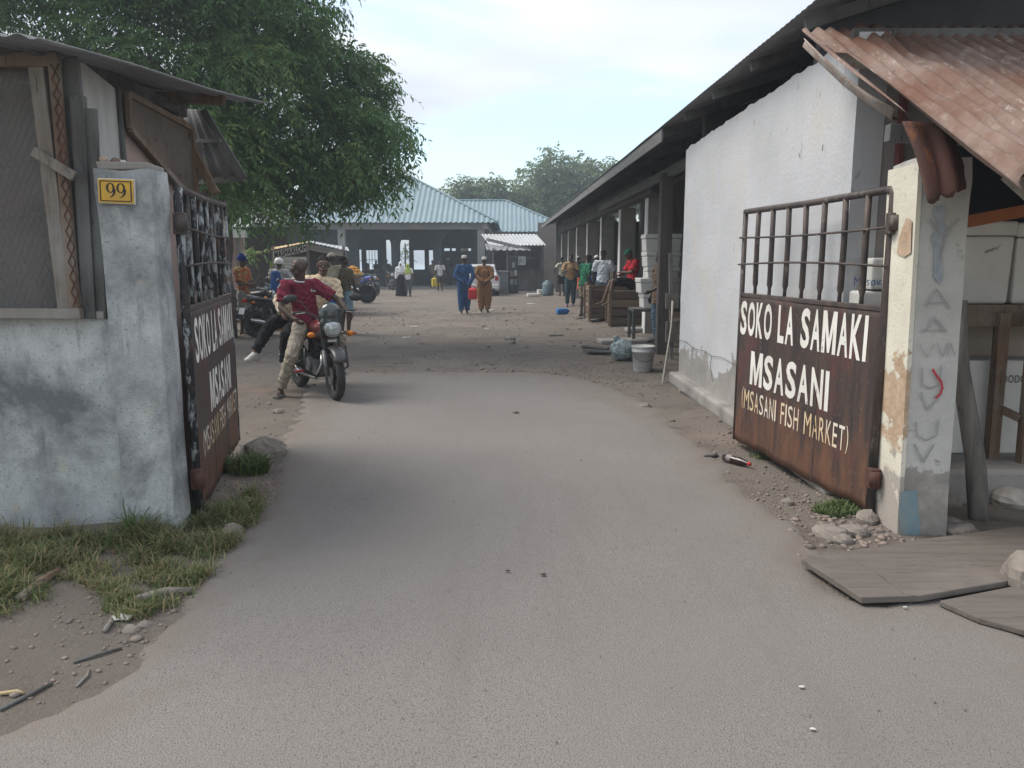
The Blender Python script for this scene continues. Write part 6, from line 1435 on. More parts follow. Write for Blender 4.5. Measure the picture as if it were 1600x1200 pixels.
m = MB(); m.box((0, -.02, .44), (1.62, .16, .24)); m.build('bumper', CARW, car, bevel=.04, world=False)
m = MB(); m.box((0, -.07, .30), (1.3, .08, .14)); m.build('lower_valance', BLKP, car, world=False)
m = MB(); m.box((.0, -.02, .74), (.44, .02, .13)); m.build('number_plate', pm('plate_yellow', (.55, .45, .1), None, 3, .5, 0), car, world=False)

# ---------------------------------------------------------------- food stall with painted fascia
st = thing('food_stall', 'food stall with lettered white fascia and tin roof left of the market hall', 'stall', (P(490, 440, 23.5).x, 23.5, 0))
YS = 23.0; f0, f1, f2, f3 = P(426, 404, YS), P(482, 384, YS), P(542, 398, YS), P(482, 394, YS)
m = MB(); m.prism([P(426, 393, YS), P(480, 381, YS), P(480, 392, YS), P(427, 405, YS)], (0, .03, 0)); fa1 = m.build('fascia', WHP, st)
m = MB(); m.prism([P(481, 381, YS), P(536, 392, YS), P(536, 401, YS), P(481, 390, YS)], (0, .03, 0)); fa2 = m.build('fascia', pm('faded_fascia', (.46, .45, .43), None, 5, .8, .1), st)
a, b = P(429, 404, YS - .012), P(479, 391, YS - .012); td = (b - a).normalized(); text_mb('MASHAALLAH', (b - a).length, .19, a, td, Vector((0, 0, 1)), .03).build('lettering', BLK, fa1)
a, b = P(490, 391, YS - .012), P(516, 396, YS - .012); m = MB(); td = (b - a).normalized()
for k in range(8): strokes(m, [[(k * .065, 0), (k * .065 + .01, .10), (k * .065 + .04, .02 + .05 * (k % 2)), (k * .065 + .045, .10)]], a, td, Vector((0, 0, 1)), Vector((0, -1, 0)), .014)
m.build('lettering', PENC, fa2)
corrugated(P(423, 391, YS - .1), P(480, 379, YS - .15), P(483, 377, YS + 1.9), P(425, 387, YS + 1.9), 9, .008, 2, 5).build('roof', pm('straw_tin', (.50, .38, .20), (.36, .27, .17), 3, .8, .2), st, solid=.012)
corrugated(P(480, 379, YS - .15), P(546, 391, YS - .1), P(543, 387, YS + 1.9), P(483, 376, YS + 1.9), 10, .008, 2, 5, .05).build('roof', GALV, st, solid=.012)
a, b = P(428, 404, YS + .1), P(482, 440, YS + .1); m = MB(); m.box(((a.x + b.x) / 2, YS + .12, (a.z + .55) / 2 + .05), (b.x - a.x, .05, a.z - .55)); sb1 = m.build('painted_panel', WHP, st)
a = P(436, 412, YS + .09)
m = MB()
for r_ in range(2):
    a = P(434, 411 + 5 * r_, YS + .088)
    for k in range(13): strokes(m, [[(k * .075, 0), (k * .075, .065), (k * .075 + .03, .03 + .03 * (k % 2)), (k * .075 + .045, .065), (k * .075 + .05, 0)][: 3 + (k * 7 + r_) % 3]], a, Vector((1, 0, 0)), Vector((0, 0, 1)), Vector((0, -1, 0)), .012)
m.build('lettering', PENC, sb1)
m = MB(); a = P(447, 424, YS + .088); strokes(m, [[(.0, .10), (.10, .10), (.10, .0), (.03, .0), (.03, .06)]], a, Vector((1, 0, 0)), Vector((0, 0, 1)), Vector((0, -1, 0)), .022); m.build('emblem', pm('green_paint', (.03, .22, .08), None, 5, .7, 0), sb1)
m = MB(); m.box((-6.63, 24.9, 1.0), (2.3, .06, 2.0)); m.build('back_panel', DARKC, st)
for px in (428, 482, 538): m = MB(); c = P(px, 420, YS + .05); m.beam((c.x, YS + .06, 0), (c.x, YS + .06, 2.1), .07, .07); m.build('post', GREYW, st)
m = MB(); c0, c1 = P(484, 430, YS), P(536, 430, YS); m.box(((c0.x + c1.x) / 2, YS + .3, .5), (c1.x - c0.x, .5, 1.0)); m.build('counter', BROWNW, st)
# bundle under a tarpaulin near the parked bikes
bag_blob('covered_load', 'teal tarpaulin load with a sack on top behind the beanie person', 'load', [((P(400, 430, 18).x, 19.6, .95), .22, (P(425, 430, 18).x, 19.6, .98), .24), ((P(402, 430, 18).x, 19.6, .3), .25, (P(424, 430, 18).x, 19.6, .3), .25)], cloth('teal_tarp', (.04, .075, .085)), .02)
bag_blob('sack', 'pale woven sack heaped on the tarpaulin load', 'sack', [((P(414, 408, 18.5).x, 19.5, 1.22), .16, (P(420, 402, 18.5).x, 19.5, 1.52), .09, (1, 0, 0), .8), ((P(408, 416, 18.5).x, 19.5, 1.18), .12, (P(418, 416, 18.5).x, 19.5, 1.22), .12)], cloth('woven_sack', (.33, .32, .25)), .02)

# ---------------------------------------------------------------- crates, boxes and benches at the veranda
def crate(label, c, w, d, h, slats, rz=0, group='wooden crates by the veranda'):
    t = thing('wooden_crate', label, 'crate', c, rz, group)
    for k in range(slats):
        z = h * (k + .5) / slats
        m = MB(); sh_ = h / slats * .87
        for y in (-d / 2, d / 2): m.box((0, y, z), (w, .022, sh_))
        for x in (-w / 2, w / 2): m.box((x, 0, z), (.022, d - .03, sh_))
        m.jitter(.012, 4 + k); m.build('slat', CRW[k % 3], t, world=False)
    for x in (-1, 1):
        for y in (-1, 1): m = MB(); m.box((x * (w / 2 + .02), y * (d / 2 + .02), h / 2), (.07, .05, h + .02)); m.build('corner_post', CRW[2], t, world=False)
    m = MB(); m.box((0, 0, h - .05), (w - .03, d - .03, .03)); m.build('lid', CRW[0], t, world=False); return t
CRW = [wood('crate_wood', (.15, .115, .09), (.09, .07, .058), (1, 14, 14)), wood('crate_wood_red', (.15, .10, .085), (.085, .06, .055), (1, 14, 14)), wood('crate_wood_tan', (.24, .18, .125), (.13, .10, .08), (1, 14, 14))]
crate('slatted wooden crate with red brown boards, left of the seated man', (P(940, 480, 20.0).x, 20.0, .17), .72, .8, .86, 6, .06)
crate('slatted wooden crate the man in red jersey sits on', (CR.x + .02, 18.4, .15), 1.0, .85, .82, 4, -.04)
# bench with the stack of insulated boxes
bn = thing('bench', 'low dark bench under the stack of white fish boxes', 'bench', (P(1010, 470, 15.5).x, 15.5, .10))
bX = P(1030, 470, 15.5).x
m = MB(); m.box((bX, 15.5, .68), (1.15, .75, .05)); m.build('seat', DARKW, bn)
for x in (-.55, .55):
    for y in (-.3, .3): m = MB(); m.beam((bX + x, 15.5 + y, .05), (bX + x, 15.5 + y, .66), .06, .06); m.build('leg', DARKW, bn)
def fishbox(label, c, w, d, h, group, lid=.07, rz=0.0, mat=None, taper=.97):
    t = thing('fish_box', label, 'box', c, rz, group); mat = mat or WHITEB
    m = MB(); b_, t__ = taper, 1.0; hb_ = h - lid
    V = [Vector((x * w / 2 * b_, y * d / 2 * b_, 0)) for x, y in ((-1, -1), (1, -1), (1, 1), (-1, 1))] + [Vector((x * w / 2, y * d / 2, hb_ - .004)) for x, y in ((-1, -1), (1, -1), (1, 1), (-1, 1))]
    m.add(V, [(3, 2, 1, 0), (4, 5, 6, 7), (0, 1, 5, 4), (1, 2, 6, 5), (2, 3, 7, 6), (3, 0, 4, 7)]); m.build('tub', mat, t, bevel=.018, world=False)
    if lid: m = MB(); m.box((0, 0, h - lid / 2), (w * 1.035, d * 1.035, lid)); m.build('lid', mat, t, bevel=.016, world=False)
    return t
gst = 'insulated boxes stacked on the veranda bench'; z = .71
for k, (hh, w, dx, lab) in enumerate([(.30, .70, -.02, 'lowest white fish box of the veranda stack'), (.30, .78, -.05, 'second white fish box from the bottom of the veranda stack'), (.22, .62, .02, 'narrow middle box of the veranda stack of fish boxes'), (.30, .66, .0, 'second white fish box from the top of the veranda stack'), (.34, .70, .0, 'topmost white fish box of the veranda stack, with a dark handle')]):
    fb_ = fishbox(lab, (bX + dx, 15.5, z), w, .56, hh, gst, .09, random.uniform(-.03, .03)); z += hh + .002
    if k == 4: m = MB(); m.ell((.12, -.29, .14), (.04, .012, .06), 10, 6); m.build('handle', BLKP, fb_, True, world=False)
# a tall pale bin and a fish table behind the men
m = MB(); m.lathe([(.20, 0), (.24, .55), (.25, .56), (.23, .5)], (0, 0, 0), 'z', 16); c = P(965, 430, 23.5); m.xf(Matrix.Translation((c.x, 23.6, .95))); tag(m.build('bucket', pm('cream_plastic', (.50, .44, .34), None, 4, .6, .1), None, True), 'cream bucket on the fish table behind the man in red jersey', 'bucket')
ft = thing('fish_table', 'long dark fish table behind the crates on the veranda', 'table', (P(955, 440, 23.8).x, 23.8, .2))
m = MB(); m.box((P(955, 440, 23.8).x, 23.8, .95 - .03), (2.0, .8, .06)); m.build('top', DARKW, ft)
for x in (-.9, .9): m = MB(); m.beam((P(955, 440, 23.8).x + x, 23.8, .15), (P(955, 440, 23.8).x + x, 23.8, .9), .08, .08); m.build('leg', DARKW, ft)
# things on the ground behind the striped shirt man
c = GG(856, 462); t = thing('drum', 'grey blue plastic drum standing left of the man in striped shirt', 'drum', (c.x, c.y, c.z)); m = MB(); m.lathe([(.24, 0), (.27, .1), (.27, .5), (.25, .6), (.12, .66), (.12, .72)], (0, 0, 0), 'z', 18); m.build('barrel', LBCAN, t, True, world=False)
m = MB(); m.lathe([(.2, 0), (.22, .3), (.2, .3)], (0, 0, 0), 'z', 16); c = GG(865, 462); m.xf(Matrix.Translation(c + Vector((.1, .5, .3)))); 
fishbox('small white box on the dirt beside the grey blue drum', tuple(GG(848, 461)), .5, .4, .26, None, .05, .2)
fishbox('low white lid box lying left of the small white box', tuple(GG(840, 463) + Vector((-.2, -.2, 0))), .6, .45, .14, None, 0, .1)
# orange bag held behind the tan T shirt man, pink can by the green one
c = GG(902, 472); bag_blob('carrier_bag', 'bright orange carrier bag hanging beside the man in tan T shirt', 'bag', [((c.x + .06, c.y - .5, .66), .12, (c.x, c.y - .5, 1.02), .06, (1, 0, 0), .5)], cloth('orange_plastic', (.60, .16, .06)), .014)
c = GG(914, 487); bag_blob('plastic_bag', 'crumpled white plastic bag on the dirt by the red brown crate', 'bag', [((c.x - .08, c.y, c.z + .06), .09, (c.x + .10, c.y, c.z + .16), .06), ((c.x, c.y, c.z + .05), .1, (c.x + .16, c.y, c.z + .04), .05)], C_WHITE, .012)

# ---------------------------------------------------------------- bucket, bag and planks by the veranda post
c = GG(1004, 580); bk = thing('bucket', 'white plastic bucket with a wire handle on the dirt by the veranda post', 'bucket', tuple(c))
m = MB(); m.lathe([(.135, 0), (.14, .01), (.165, .30), (.175, .30), (.177, .315), (.170, .33), (.172, .37), (.180, .375), (.180, .39), (.165, .39), (.13, .03), (0, .03)], (0, 0, 0), 'z', 28); m.build('pail', pm('milky_plastic', (.55, .56, .555), (.44, .45, .445), 4, .55, .1, 50, dirt=(.3, .29, .27)), bk, True, world=False)
m = MB(); m.tube([(.178, 0, .34)] + [(.178 * math.cos(t), -.178 * math.sin(t) - .02, .34 - .17 * math.sin(t)) for t in [math.pi * k / 12 for k in range(1, 12)]] + [(-.178, 0, .34)], .0045, 6); m.build('handle', BLKP, bk, True, world=False)
c = GG(972, 563); 
def m_bagfilm():
    t = NT('bag_film'); t.col(t.mix(t.ramp(t.noise(14, 5, None, .7, 1), .4, .62), (.42, .52, .54), (.12, .16, .18))); t.bump(t.noise(18, 6, None, .7, 1), 1, .05); return t.done(.25, 0, .6)
m = MB(); m.ell((0, 0, .17), (.20, .17, .19), 20, 14)
for p in m.v:
    p += mnoise.noise_vector(p * 9) * .035 + mnoise.noise_vector(p * 25) * .012
    if p.z < .01: p.z = .01
m.ell((-.10, .02, .36), (.05, .04, .07), 10, 8); 
for p in m.v[-90:]: p += mnoise.noise_vector(p * 22) * .03
m.xf(Matrix.Translation(c)); tag(m.build('plastic_bag', m_bagfilm(), None, True), 'knotted clear plastic bag full of scraps next to the white bucket', 'bag')
for k, (px, py, w, d, rz_, lab) in enumerate([(952, 552, .9, .30, .25, 'dark broken board lying left of the plastic bag'), (930, 545, .5, .2, -.3, 'short dark board lying furthest left by the plastic bag')]):
    c = GG(px, py); m = MB(); m.box((0, 0, .03), (w, d, .03), (0, .05, rz_)); m.xf(Matrix.Translation(c)); tag(m.build('board', DARKW, None, bevel=.004), lab, 'board')
m = MB(); m.tube([P(1051, 470, 11.3), P(1049, 510, 11.2), P(1034, 606, 10.05)], .016, 7); tag(m.build('pipe', pm('pvc', (.45, .42, .37), None, 6, .6, .1), None, True), 'thin pale pipe leaning against the corner of the white wall', 'pipe')
for k, (px, py, w, d, lab) in enumerate([(985, 535, 1.3, .5, 'grey stone slab step in the dirt in front of the veranda'), (1008, 516, .9, .4, 'narrow stone slab step next to the bench')]):
    c = GG(px, py); m = MB(); m.box((0, 0, .03), (w, d, .09), (0, 0, .1)); m.jitter(.02, 4); m.xf(Matrix.Translation(c)); tag(m.build('stone_slab', CONC, None, bevel=.02), lab, 'slab')

# ---------------------------------------------------------------- porch: plinth, leaning post, table with boxes
m = MB(); m.box((5.0, 6.3, .11), (4.3, 2.6, .26)); m.jitter(.02, 2); tag(m.build('porch_floor', CONC, None, bevel=.03), kind='structure')
m = MB(); a, b = P(1530, 822, 4.62), P(1500, 470, 4.75); a.z = 0; m.tube([a, a.lerp(b, .3) + Vector((.01, 0, 0)), a.lerp(b, .7) + Vector((-.03, 0, 0)), b], [.062, .056, .05, .042], 12); m.jitter(.012, 6); tag(m.build('leaning_post', wood('old_post', (.20, .185, .17), (.105, .098, .092), (10, 10, .7)), None, True), 'weathered grey post leaning beside the right gate pillar', 'post')
tb = thing('trestle_table', 'rough timber table stacked with big white boxes behind the right pillar', 'table', (4.2, 5.75, .24)); TZ = P(1560, 476, 5.4).z
m = MB(); m.box((4.35, 5.85, TZ - .03), (2.5, 1.0, .06)); m.build('top', BROWNW, tb)
m = MB(); m.beam((3.05, 5.36, TZ - .10), (5.6, 5.36, TZ - .10), .05, .10); m.build('apron', BROWNW, tb)
for x, y in ((P(1553, 600, 5.38).x, 5.33), (P(1597, 600, 5.3).x, 5.2), (5.3, 5.4), (3.2, 6.3)):
    m = MB(); m.beam((x, y, .22), (x - .02, y, TZ - .05), .075, .07); m.build('leg', BROWNW, tb)
m = MB(); m.beam((P(1553, 600, 5.38).x, 5.33, .62), (P(1603, 600, 5.2).x, 5.22, .56), .05, .05); m.build('rail', BROWNW, tb)
gpb = 'big white boxes in the porch'
x1 = P(1508, 400, 5.6).x; x2 = P(1561, 400, 5.6).x; hb = P(1500, 346, 5.45).z - TZ
w_ = x2 - x1
bxa = fishbox('big white box with faint scribble nearest the right pillar on the table', ((x1 + x2) / 2 - .12, 5.75, TZ + .002), w_ + .26, .6, hb, gpb, .10)
fishbox('big white box right of the scribbled one on the table', (x2 + .36, 5.76, TZ + .002), .66, .6, hb - .01, gpb, .10)
m = MB(); O = Vector(((x1 + x2) / 2 - .02, 5.447, TZ + hb * .66)); strokes(m, [[(-.06, -.02), (-.04, .0), (-.045, -.02), (-.02, .005), (-.02, -.012), (0, .015), (.0, -.005), (.02, .02), (.025, .0), (.05, .035)]], O, UXP, UZP, NP, .005); tag(m.build('scribble', PENC, bxa), None)
TANB = pm('tan_carton', (.36, .30, .255), (.29, .24, .205), 2, .85, .2, 40)
c0, c1 = P(1508, 485, 5.6), P(1612, 603, 5.5); hb2 = TZ - .08 - .25
fishbox('brownish crate pushed under the timber table', (4.05, 5.98, .245), 1.35, .5, hb2 * .98, gpb, 0, 0, TANB)
wz = P(1520, 566, 5.3).z
dd = fishbox('white box marked DODO standing under the timber table', (P(1550, 600, 5.35).x + .02, 5.58, .245), .86, .26, wz - .245, gpb, .0, 0, WHITEB, 1.0)
a = P(1566, 598, 5.445); text_mb('DODO', .17, .055, a, UXP, UZP, 0).build('lettering', BLK, dd)
# boxes between gate and end wall, seen through the bars
mz = P(1340, 452, 5.2).z
fishbox('lower white box behind the bars of the right gate leaf', (2.63, 5.28, .02), .52, .20, mz - .03, 'white boxes behind the right gate leaf', .0, 0, WHITEB, 1.0)
msb = fishbox('white box with blue printed word behind the bars of the right gate leaf', (2.66, 5.28, mz), .46, .20, P(1340, 402, 5.2).z - mz, 'white boxes behind the right gate leaf', .0, 0, WHITEB, 1.0)
a = P(1334, 447, 5.172); b = P(1386, 447, 5.172); text_mb('M\u00e5s\u00f8val', b.x - a.x, .062, a, UXP, UZP, 0).build('lettering', pm('blue_print', (.10, .20, .42), None, 5, .7, 0), msb)

# ---------------------------------------------------------------- boards, rocks, bottle, litter
def board(label, pts, th, mat, z=.012):
    m = MB(); q = [G(x, y, z + th) for x, y in pts]; q = [Vector((p.x, p.y, z)) for p in q]; m.prism(q, (0, 0, th)); return m
PLK = NT('weathered_plank'); v_ = PLK.coord((1.0, 16, 16)); v2_ = PLK.coord((1, 1, 1)); g_ = PLK.noise(1.6, 8, v_, .7, .3)
c_ = PLK.mix(PLK.ramp(g_, .36, .64), (.150, .130, .117), (.108, .094, .085)); c_ = PLK.mix(PLK.ramp(PLK.noise(.9, 4, v2_), .5, .7), c_, (.178, .157, .142)); c_ = PLK.mix(PLK.ramp(PLK.noise(6, 4, v_), .64, .68), c_, (.05, .043, .04)); PLK.col(c_); PLK.bump(g_, .4, .012); PLK = PLK.done(.85, 0, .2)
tag(board('', [(1252, 872), (1298, 902), (1346, 933), (1440, 930), (1600, 903), (1700, 886), (1660, 838), (1592, 822), (1440, 842), (1340, 858)], .035, PLK, .030).build('plank_ramp', PLK, None, bevel=.006), 'wide weathered plank panel lying from the road edge to the right pillar', 'plank')
pk = [o_ for o_ in COL.objects if o_.name == 'plank_ramp'][0]
for k_, pl_ in enumerate([[(1306, 861), (1340, 880), (1372, 897), (1412, 928)]]):
    m = MB(); m.tube([G(x, y, .0655) for x, y in pl_], .003, 4); m.build('crack', DARKW, pk)
tag(board('', [(1468, 938), (1530, 965), (1600, 984), (1700, 990), (1720, 900), (1600, 912)], .03, PLK, .02).build('plank_ramp', PLK, None, bevel=.006), 'smaller curled plank panel at the right edge in front of the wide one', 'plank')
for k, (px, py, r_, fl, lab) in enumerate([(419, 712, .19, .62, 'large pale boulder beside the foot of the left gate leaf'), (363, 838, .075, .8, 'round grey stone in the grass at the left road edge'), (205, 985, .045, .5, 'broken whitish stone at the road edge left foreground'), (225, 978, .035, .6, 'small whitish chip beside the broken stone, left foreground'),
      (1300, 838, .12, .45, 'flat grey stone left of the right pillar foot'), (1335, 835, .10, .5, 'grey stone touching the foot of the right pillar'), (1355, 815, .08, .7, 'tilted brown stone against the right gate hinge'), (1317, 848, .06, .7, 'small grey stone in front of the rubble by the right pillar'), (1287, 830, .055, .7, 'small round stone at the left end of the rubble by the right pillar'),
      (1480, 822, .10, .5, 'flat stone between right pillar and leaning post'), (1500, 830, .12, .4, 'broad flat stone at the foot of the leaning post'), (1580, 790, .15, .6, 'large whitish rock in the porch edge at the right'), (1480, 790, .09, .7, 'whitish rock behind the right pillar foot'), (1600, 915, .14, .9, 'pale rough rock at the right picture edge on the planks'),
      (796, 531, .13, .55, 'reddish stone in the middle of the dirt yard'), (800, 537, .09, .7, 'dark stone right beside the reddish one in the yard'), (822, 543, .06, .6, 'small grey stone right of the yard stones'), (1008, 637, .07, .6, 'pale stone on the dirt in front of the white wall'), (1065, 612, .06, .6, 'small stone at the corner of the white wall'),
      (436, 645, .07, .6, 'grey stone behind the left gate leaf on the dirt'), (420, 632, .04, .6, 'small grey pebble behind the left gate leaf'), (758, 581, .05, .5, 'black stone at the far end of the road'), (1230, 788, .05, .7, 'tan pebble below the right gate leaf')]):
    c = GG(px, py); rock('rock', lab, (c.x, c.y, c.z - .01), r_, STONE if k not in (11,) else pm('pale_stone', (.40, .375, .345), (.30, .275, .25), 5, .9, .6, 40), 'rock', k, fl)
c = GG(1150, 726); bo = thing('bottle', 'dark cola bottle with red cap lying below the right gate leaf', 'bottle', (c.x, c.y, c.z + .036), facing(.55, -.85))
m = MB(); m.lathe([(0, -.13), (.028, -.128), (.034, -.115), (.034, -.02), (.031, .0), (.034, .03), (.026, .075), (.013, .115), (.012, .13)], (0, 0, 0), 'y', 18); m.build('body', pm('dark_glass', (.03, .016, .016), None, 4, .12, 0, 40, 0, .6), bo, True, world=False)
m = MB(); m.lathe([(.0341, -.09), (.0348, -.088), (.0348, -.04), (.0341, -.038)], (0, 0, 0), 'y', 18); m.build('label_band', pm('bottle_label', (.10, .08, .09), (.3, .25, .25), 20, .5, 0), bo, True, world=False)
m = MB(); m.lathe([(.0145, .122), (.0145, .145), (0, .146)], (0, 0, 0), 'y', 14); m.build('cap', RCAN, bo, True, world=False)
c = GG(1111, 715); m = MB(); m.ell((0, 0, .012), (.09, .028, .014), 12, 6); m.jitter(.012, 14); m.xf(Matrix.Translation(c) @ Matrix.Rotation(.5, 4, 'Z')); tag(m.build('scrap', BLKP), 'dark curled scrap lying left of the cola bottle', 'scrap')
# sticks in the grass verge
for k, (p0, p1, r_, lab, mt) in enumerate([((30, 942), (92, 897), .022, 'thick brown stick lying in the grass at the left', BROWNW), ((215, 944), (300, 930), .024, 'grey brown branch at the grass edge by the road', GREYW), ((0, 1112), (82, 1070), .008, 'thin dark twig in the left foreground dirt', DARKW), ((115, 1037), (190, 1015), .007, 'thin dark twig by the road edge, left foreground', DARKW), ((0, 1087), (38, 1086), .008, 'pale straw stick at the left picture edge', pm('straw', (.45, .36, .2))), ((120, 1075), (140, 1048), .006, 'short grey twig at the road edge', GREYW), ((163, 990), (174, 970), .012, 'short grey stick end below the grass', GREYW)]):
    a, b = GG(*p0), GG(*p1); m = MB(); md = a.lerp(b, .5) + Vector((.01, .01, r_ * .5)); m.tube([a + Vector((0, 0, r_)), md + Vector((0, 0, r_)), b + Vector((0, 0, r_))], [r_ * .9, r_, r_ * .7], 8); m.jitter(r_ * .3, 20); tag(m.build('stick', mt, None, True), lab, 'stick')
# paper and plastic litter
LIT = [(890, 476, 'white paper scrap near the men in the far yard', .16), (666, 459, 'white sheet of paper on the ground in front of the market hall', .32), (648, 511, 'whitish scrap of plastic in the left half of the dirt yard', .14), (617, 491, 'dark flattened scrap behind the motorcycle', .13), (768, 485, 'pale scrap right of the brown tunic man', .18), (830, 475, 'pale torn paper half way to the veranda', .2), (868, 525, 'dark flat scrap on the yard left of the dark boards', .2), (948, 556, 'small white scrap beside the dark boards', .08), (908, 498, 'dark rag on the dirt before the crates', .28),
       (635, 528, 'pale scrap of paper in the near left yard', .12), (760, 515, 'pale scrap below the tunic men', .1), (806, 648, 'tiny dark scrap on the road near the yard', .05), (849, 905, 'small dark clod on the middle of the road', .022), (794, 899, 'small dark dropping on the middle of the road', .016), (1252, 1083, 'white bird dropping on the foreground road', .016), (1270, 1150, 'white speck on the foreground road near the bottom', .014), (1413, 957, 'white crumb on the road beside the small planks', .014), (190, 968, 'green and white wrapper at the grass edge', .07), (75, 905, 'white scrap in the left grass', .02), (1330, 846, 'white chip in front of the right pillar rubble', .03)]
for k, (px, py, lab, r_) in enumerate(LIT):
    c = GG(px, py); 
    dk_ = 'dark' in lab; inroad = float(road_dist(np.array([c.x]), np.array([c.y]))[0]) > 0
    m = MB(); n = 9; ring = [Vector((r_ * (.55 + .45 * random.random()) * math.cos(2 * math.pi * i / n), r_ * .6 * (.55 + .45 * random.random()) * math.sin(2 * math.pi * i / n), .004 + .10 * r_ * random.random())) for i in range(n)]
    m.add([Vector((0, 0, .006 + r_ * .10))] + ring, [(0, i + 1, (i + 1) % n + 1) for i in range(n)]); m.xf(Matrix.Translation(c + Vector((0, 0, .022 if inroad else .004)))); tag(m.build('litter', pm('dark_litter', (.06, .055, .05), None, 8, .9, .2) if dk_ else pm('pale_litter', (.55, .54, .52), None, 8, .8, .2), None, solid=.004), lab, 'litter')

# ---------------------------------------------------------------- grass verge, weeds, gravel
GRASS = m_leaf('grass_blade', (.095, .15, .055), (.16, .195, .08), (.38, .31, .18), .45)
def blades(X, Y, H, W, rng, lean=.55, tint=None):
    n = len(X); Z = gz(X, Y); a = rng.uniform(0, 2 * np.pi, n); d = np.stack([np.cos(a), np.sin(a), np.zeros(n)], 1); s = np.stack([-np.sin(a), np.cos(a), np.zeros(n)], 1)
    b = np.stack([X, Y, Z - .005], 1); L = lean * rng.uniform(.3, 1.5, n)[:, None] * H[:, None]; up = np.array([0, 0, 1.0])
    m1 = b + up * H[:, None] * .55 + d * L * .35; t = b + up * H[:, None] * rng.uniform(.55, 1.0, n)[:, None] + d * L; w = W[:, None] * s
    V = np.stack([b - w, b + w, m1 + w * .8, m1 - w * .8, t + w * .15, t - w * .15], 1).reshape(-1, 3); i = np.arange(n)[:, None] * 6
    F = np.concatenate([i + np.array([0, 1, 2, 3]), i + np.array([3, 2, 4, 5])], 0); return V, F, np.concatenate([tint, tint])
rng = np.random.default_rng(21)
poly = np.array([(G(x, y).x, G(x, y).y) for x, y in [(-120, 990), (0, 975), (60, 950), (120, 925), (165, 935), (170, 962), (210, 972), (268, 948), (330, 893), (372, 845), (404, 800), (395, 775), (350, 795), (315, 818), (290, 838), (170, 850), (-120, 838)]])
def inpoly(X, Y, q):
    ins = np.zeros(X.shape, bool)
    for i in range(len(q)):
        ax, ay = q[i]; bx_, by_ = q[(i + 1) % len(q)]; c = (ay > Y) != (by_ > Y); c &= X < (bx_ - ax) * (Y - ay) / (by_ - ay + 1e-12) + ax; ins ^= c
    return ins
N = 120000; X = rng.uniform(poly[:, 0].min() - .1, poly[:, 0].max() + .1, N); Y = rng.uniform(poly[:, 1].min() - .1, poly[:, 1].max() + .1, N)
cl = np.sin(X * 7.3 + 2 * np.sin(Y * 5.1)) * np.sin(Y * 8.7 + 1.7 * np.sin(X * 6.1)) + .6 * np.sin(X * 19 + Y * 7) * np.sin(Y * 23 - X * 5)
k = inpoly(X + rng.normal(0, .03, N), Y + rng.normal(0, .03, N), poly) & (rng.uniform(0, 1, N) < .36 + .34 * cl); X, Y, cl = X[k], Y[k], cl[k]; n = len(X)
H = rng.uniform(.03, .10, n) * (1 + .35 * cl) * np.where(Y > 4.1, 1.25, 1.0); dry = rng.uniform(0, 1, n) < .42 + .25 * (np.sin(X * 4.1 + 1) * np.sin(Y * 6.3) > .2); tint = np.where(dry, rng.uniform(.75, 1, n), rng.uniform(.0, .6, n))
V, F, T = blades(X, Y, H, rng.uniform(.0022, .0045, n), rng, .9, tint)
tag(fast_mesh('grass', V, F, GRASS, None, T), 'short green and straw coloured grass along the foot of the left wall', 'grass', None, 'stuff')
def weed(name, label, px, py, r, hgt, n, tint0, leafw=.006):
    c = GG(px, py); a = rng.uniform(0, 2 * np.pi, n); q = r * np.sqrt(rng.uniform(0, 1, n)); X = c.x + q * np.cos(a); Y = c.y + q * np.sin(a) * .7
    V, F, T = blades(X, Y, rng.uniform(.5, 1.1, n) * hgt, np.full(n, leafw), rng, .8, np.clip(tint0 + rng.normal(0, .2, n), 0, 1)); o = fast_mesh(name, V - np.array(c), F, GRASS, None, T); o.location = c; return tag(o, label, 'weed')
weed('weed', 'leafy green weed beside the pale boulder behind the left gate leaf', 385, 738, .17, .17, 420, .3, .010)
weed('weed', 'low green weed tuft below the right gate leaf near the pillar', 1310, 800, .16, .08, 500, .25, .006)
weed('weed', 'thin grass tuft below the middle of the right gate leaf', 1190, 716, .10, .07, 140, .45, .003)
weed('weed', 'long bladed grass tuft at the foot of the left gate pillar', 213, 838, .10, .22, 60, .15, .006)
weed('weed', 'green grass clump at the foot of the left gate leaf hinge', 330, 815, .16, .13, 420, .2, .005)
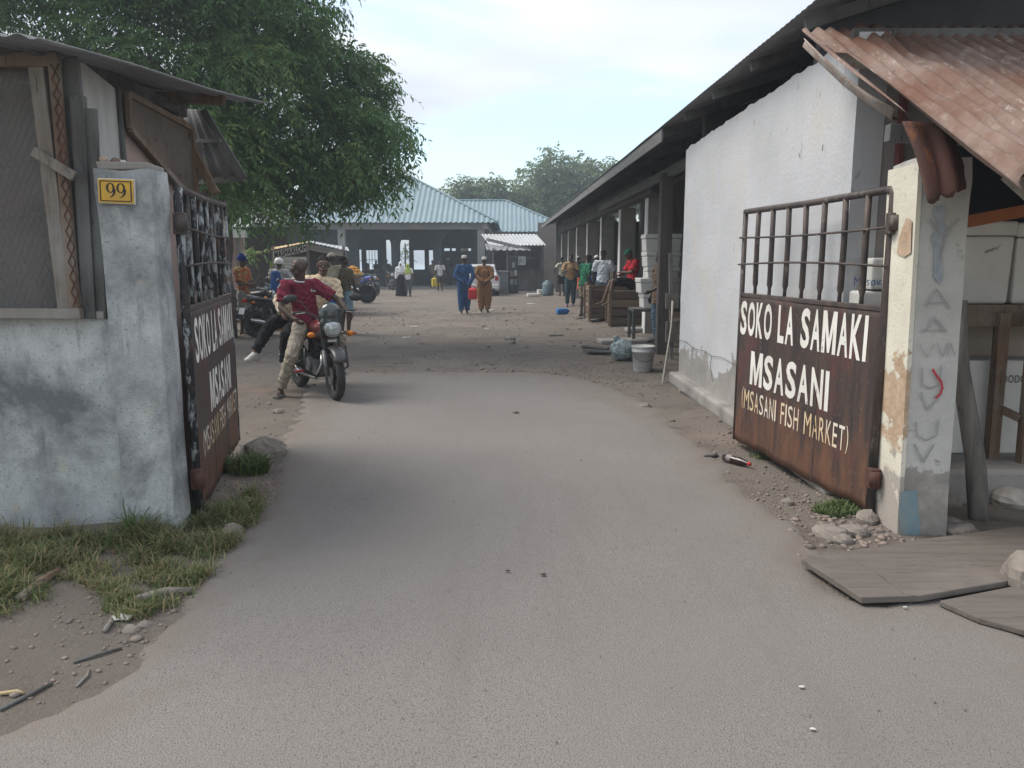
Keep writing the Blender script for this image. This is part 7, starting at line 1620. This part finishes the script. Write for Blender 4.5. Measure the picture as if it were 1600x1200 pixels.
# pebbles and crumbs over the bare dirt
ico = MB(); ico.ell((0, 0, 0), (1, .8, .6), 6, 3); iv = np.array([tuple(p) for p in ico.v]); ifc = [f for f in ico.f]; ifq = np.array([f for f in ifc if len(f) == 4])
def crumbs(pts, rr, rng): 
    n = len(pts); a = rng.uniform(0, 2 * np.pi, n); ca, sa = np.cos(a)[:, None], np.sin(a)[:, None]; q = iv[None] * (rr[:, None, None] * rng.uniform(.6, 1.3, (n, 1, 3))); x = q[..., 0] * ca - q[..., 1] * sa; y = q[..., 0] * sa + q[..., 1] * ca
    V = np.stack([x, y, q[..., 2]], -1) + pts[:, None, :]; F = ifq[None] + (np.arange(n) * len(iv))[:, None, None]; return V.reshape(-1, 3), F.reshape(-1, 4)
N = 9000; X = rng.uniform(-6, 5.5, N); Y = 2.2 + 24 * rng.uniform(0, 1, N) ** 1.5; rd = road_dist(X, Y); k = (rd < .05) & ~((Y < 4.3) & (X < -3)); X, Y, rd = X[k], Y[k], rd[k]
near = np.exp(-np.abs(rd) * 2.2); k = rng.uniform(0, 1, len(X)) < .30 + .7 * near; X, Y = X[k], Y[k]
rr = rng.uniform(.004, .012, len(X)) * (1 + Y / 14) * np.where(rng.uniform(0, 1, len(X)) < .05, 2.2, 1); pts = np.stack([X, Y, gz(X, Y) + rr * .2], 1)
GRAV = pm('pebble_mix', (.24, .205, .18), (.13, .112, .10), 3, .9, .3, 40); V, F = crumbs(pts, rr, rng); tag(fast_mesh('gravel', V, F, GRAV, smooth=True), 'pebbles and crumbs scattered over the bare dirt', 'gravel', None, 'stuff')
def patch(cx, cy, w, n, r0, r1): 
    c = GG(cx, cy); X = c.x + rng.normal(0, w, n); Y = c.y + rng.normal(0, w * 1.3, n); rr = rng.uniform(r0, r1, n); return np.stack([X, Y, gz(X, Y) + rr * .2], 1), rr
A = [patch(905, 585, .5, 420, .008, .022), patch(780, 560, .8, 300, .008, .022), patch(1290, 800, .28, 260, .006, .02), patch(1240, 770, .25, 160, .005, .014), patch(385, 775, .16, 130, .006, .02), patch(1165, 705, .25, 90, .005, .014), patch(180, 985, .18, 120, .005, .016), (patch(1330, 835, .14, 120, .008, .03))]
V, F = crumbs(np.concatenate([a[0] for a in A]), np.concatenate([a[1] for a in A]), rng); tag(fast_mesh('rubble', V, F, pm('brick_crumb', (.27, .215, .185), (.17, .145, .13), 4, .9, .3, 40), smooth=True), 'reddish brick crumbs and rubble spilled at the road ends', 'rubble', None, 'stuff')
N = 700; X = rng.uniform(-3, 4, N); Y = rng.uniform(2.2, 10, N); k = road_dist(X, Y) > .1; X, Y = X[k], Y[k]; rr = rng.uniform(.002, .006, len(X)); V, F = crumbs(np.stack([X, Y, np.full(len(X), .024)], 1), rr, rng); tag(fast_mesh('grit', V, F, GRAV, smooth=True), 'fine grit lying on the asphalt', 'grit', None, 'stuff')

build_haze()
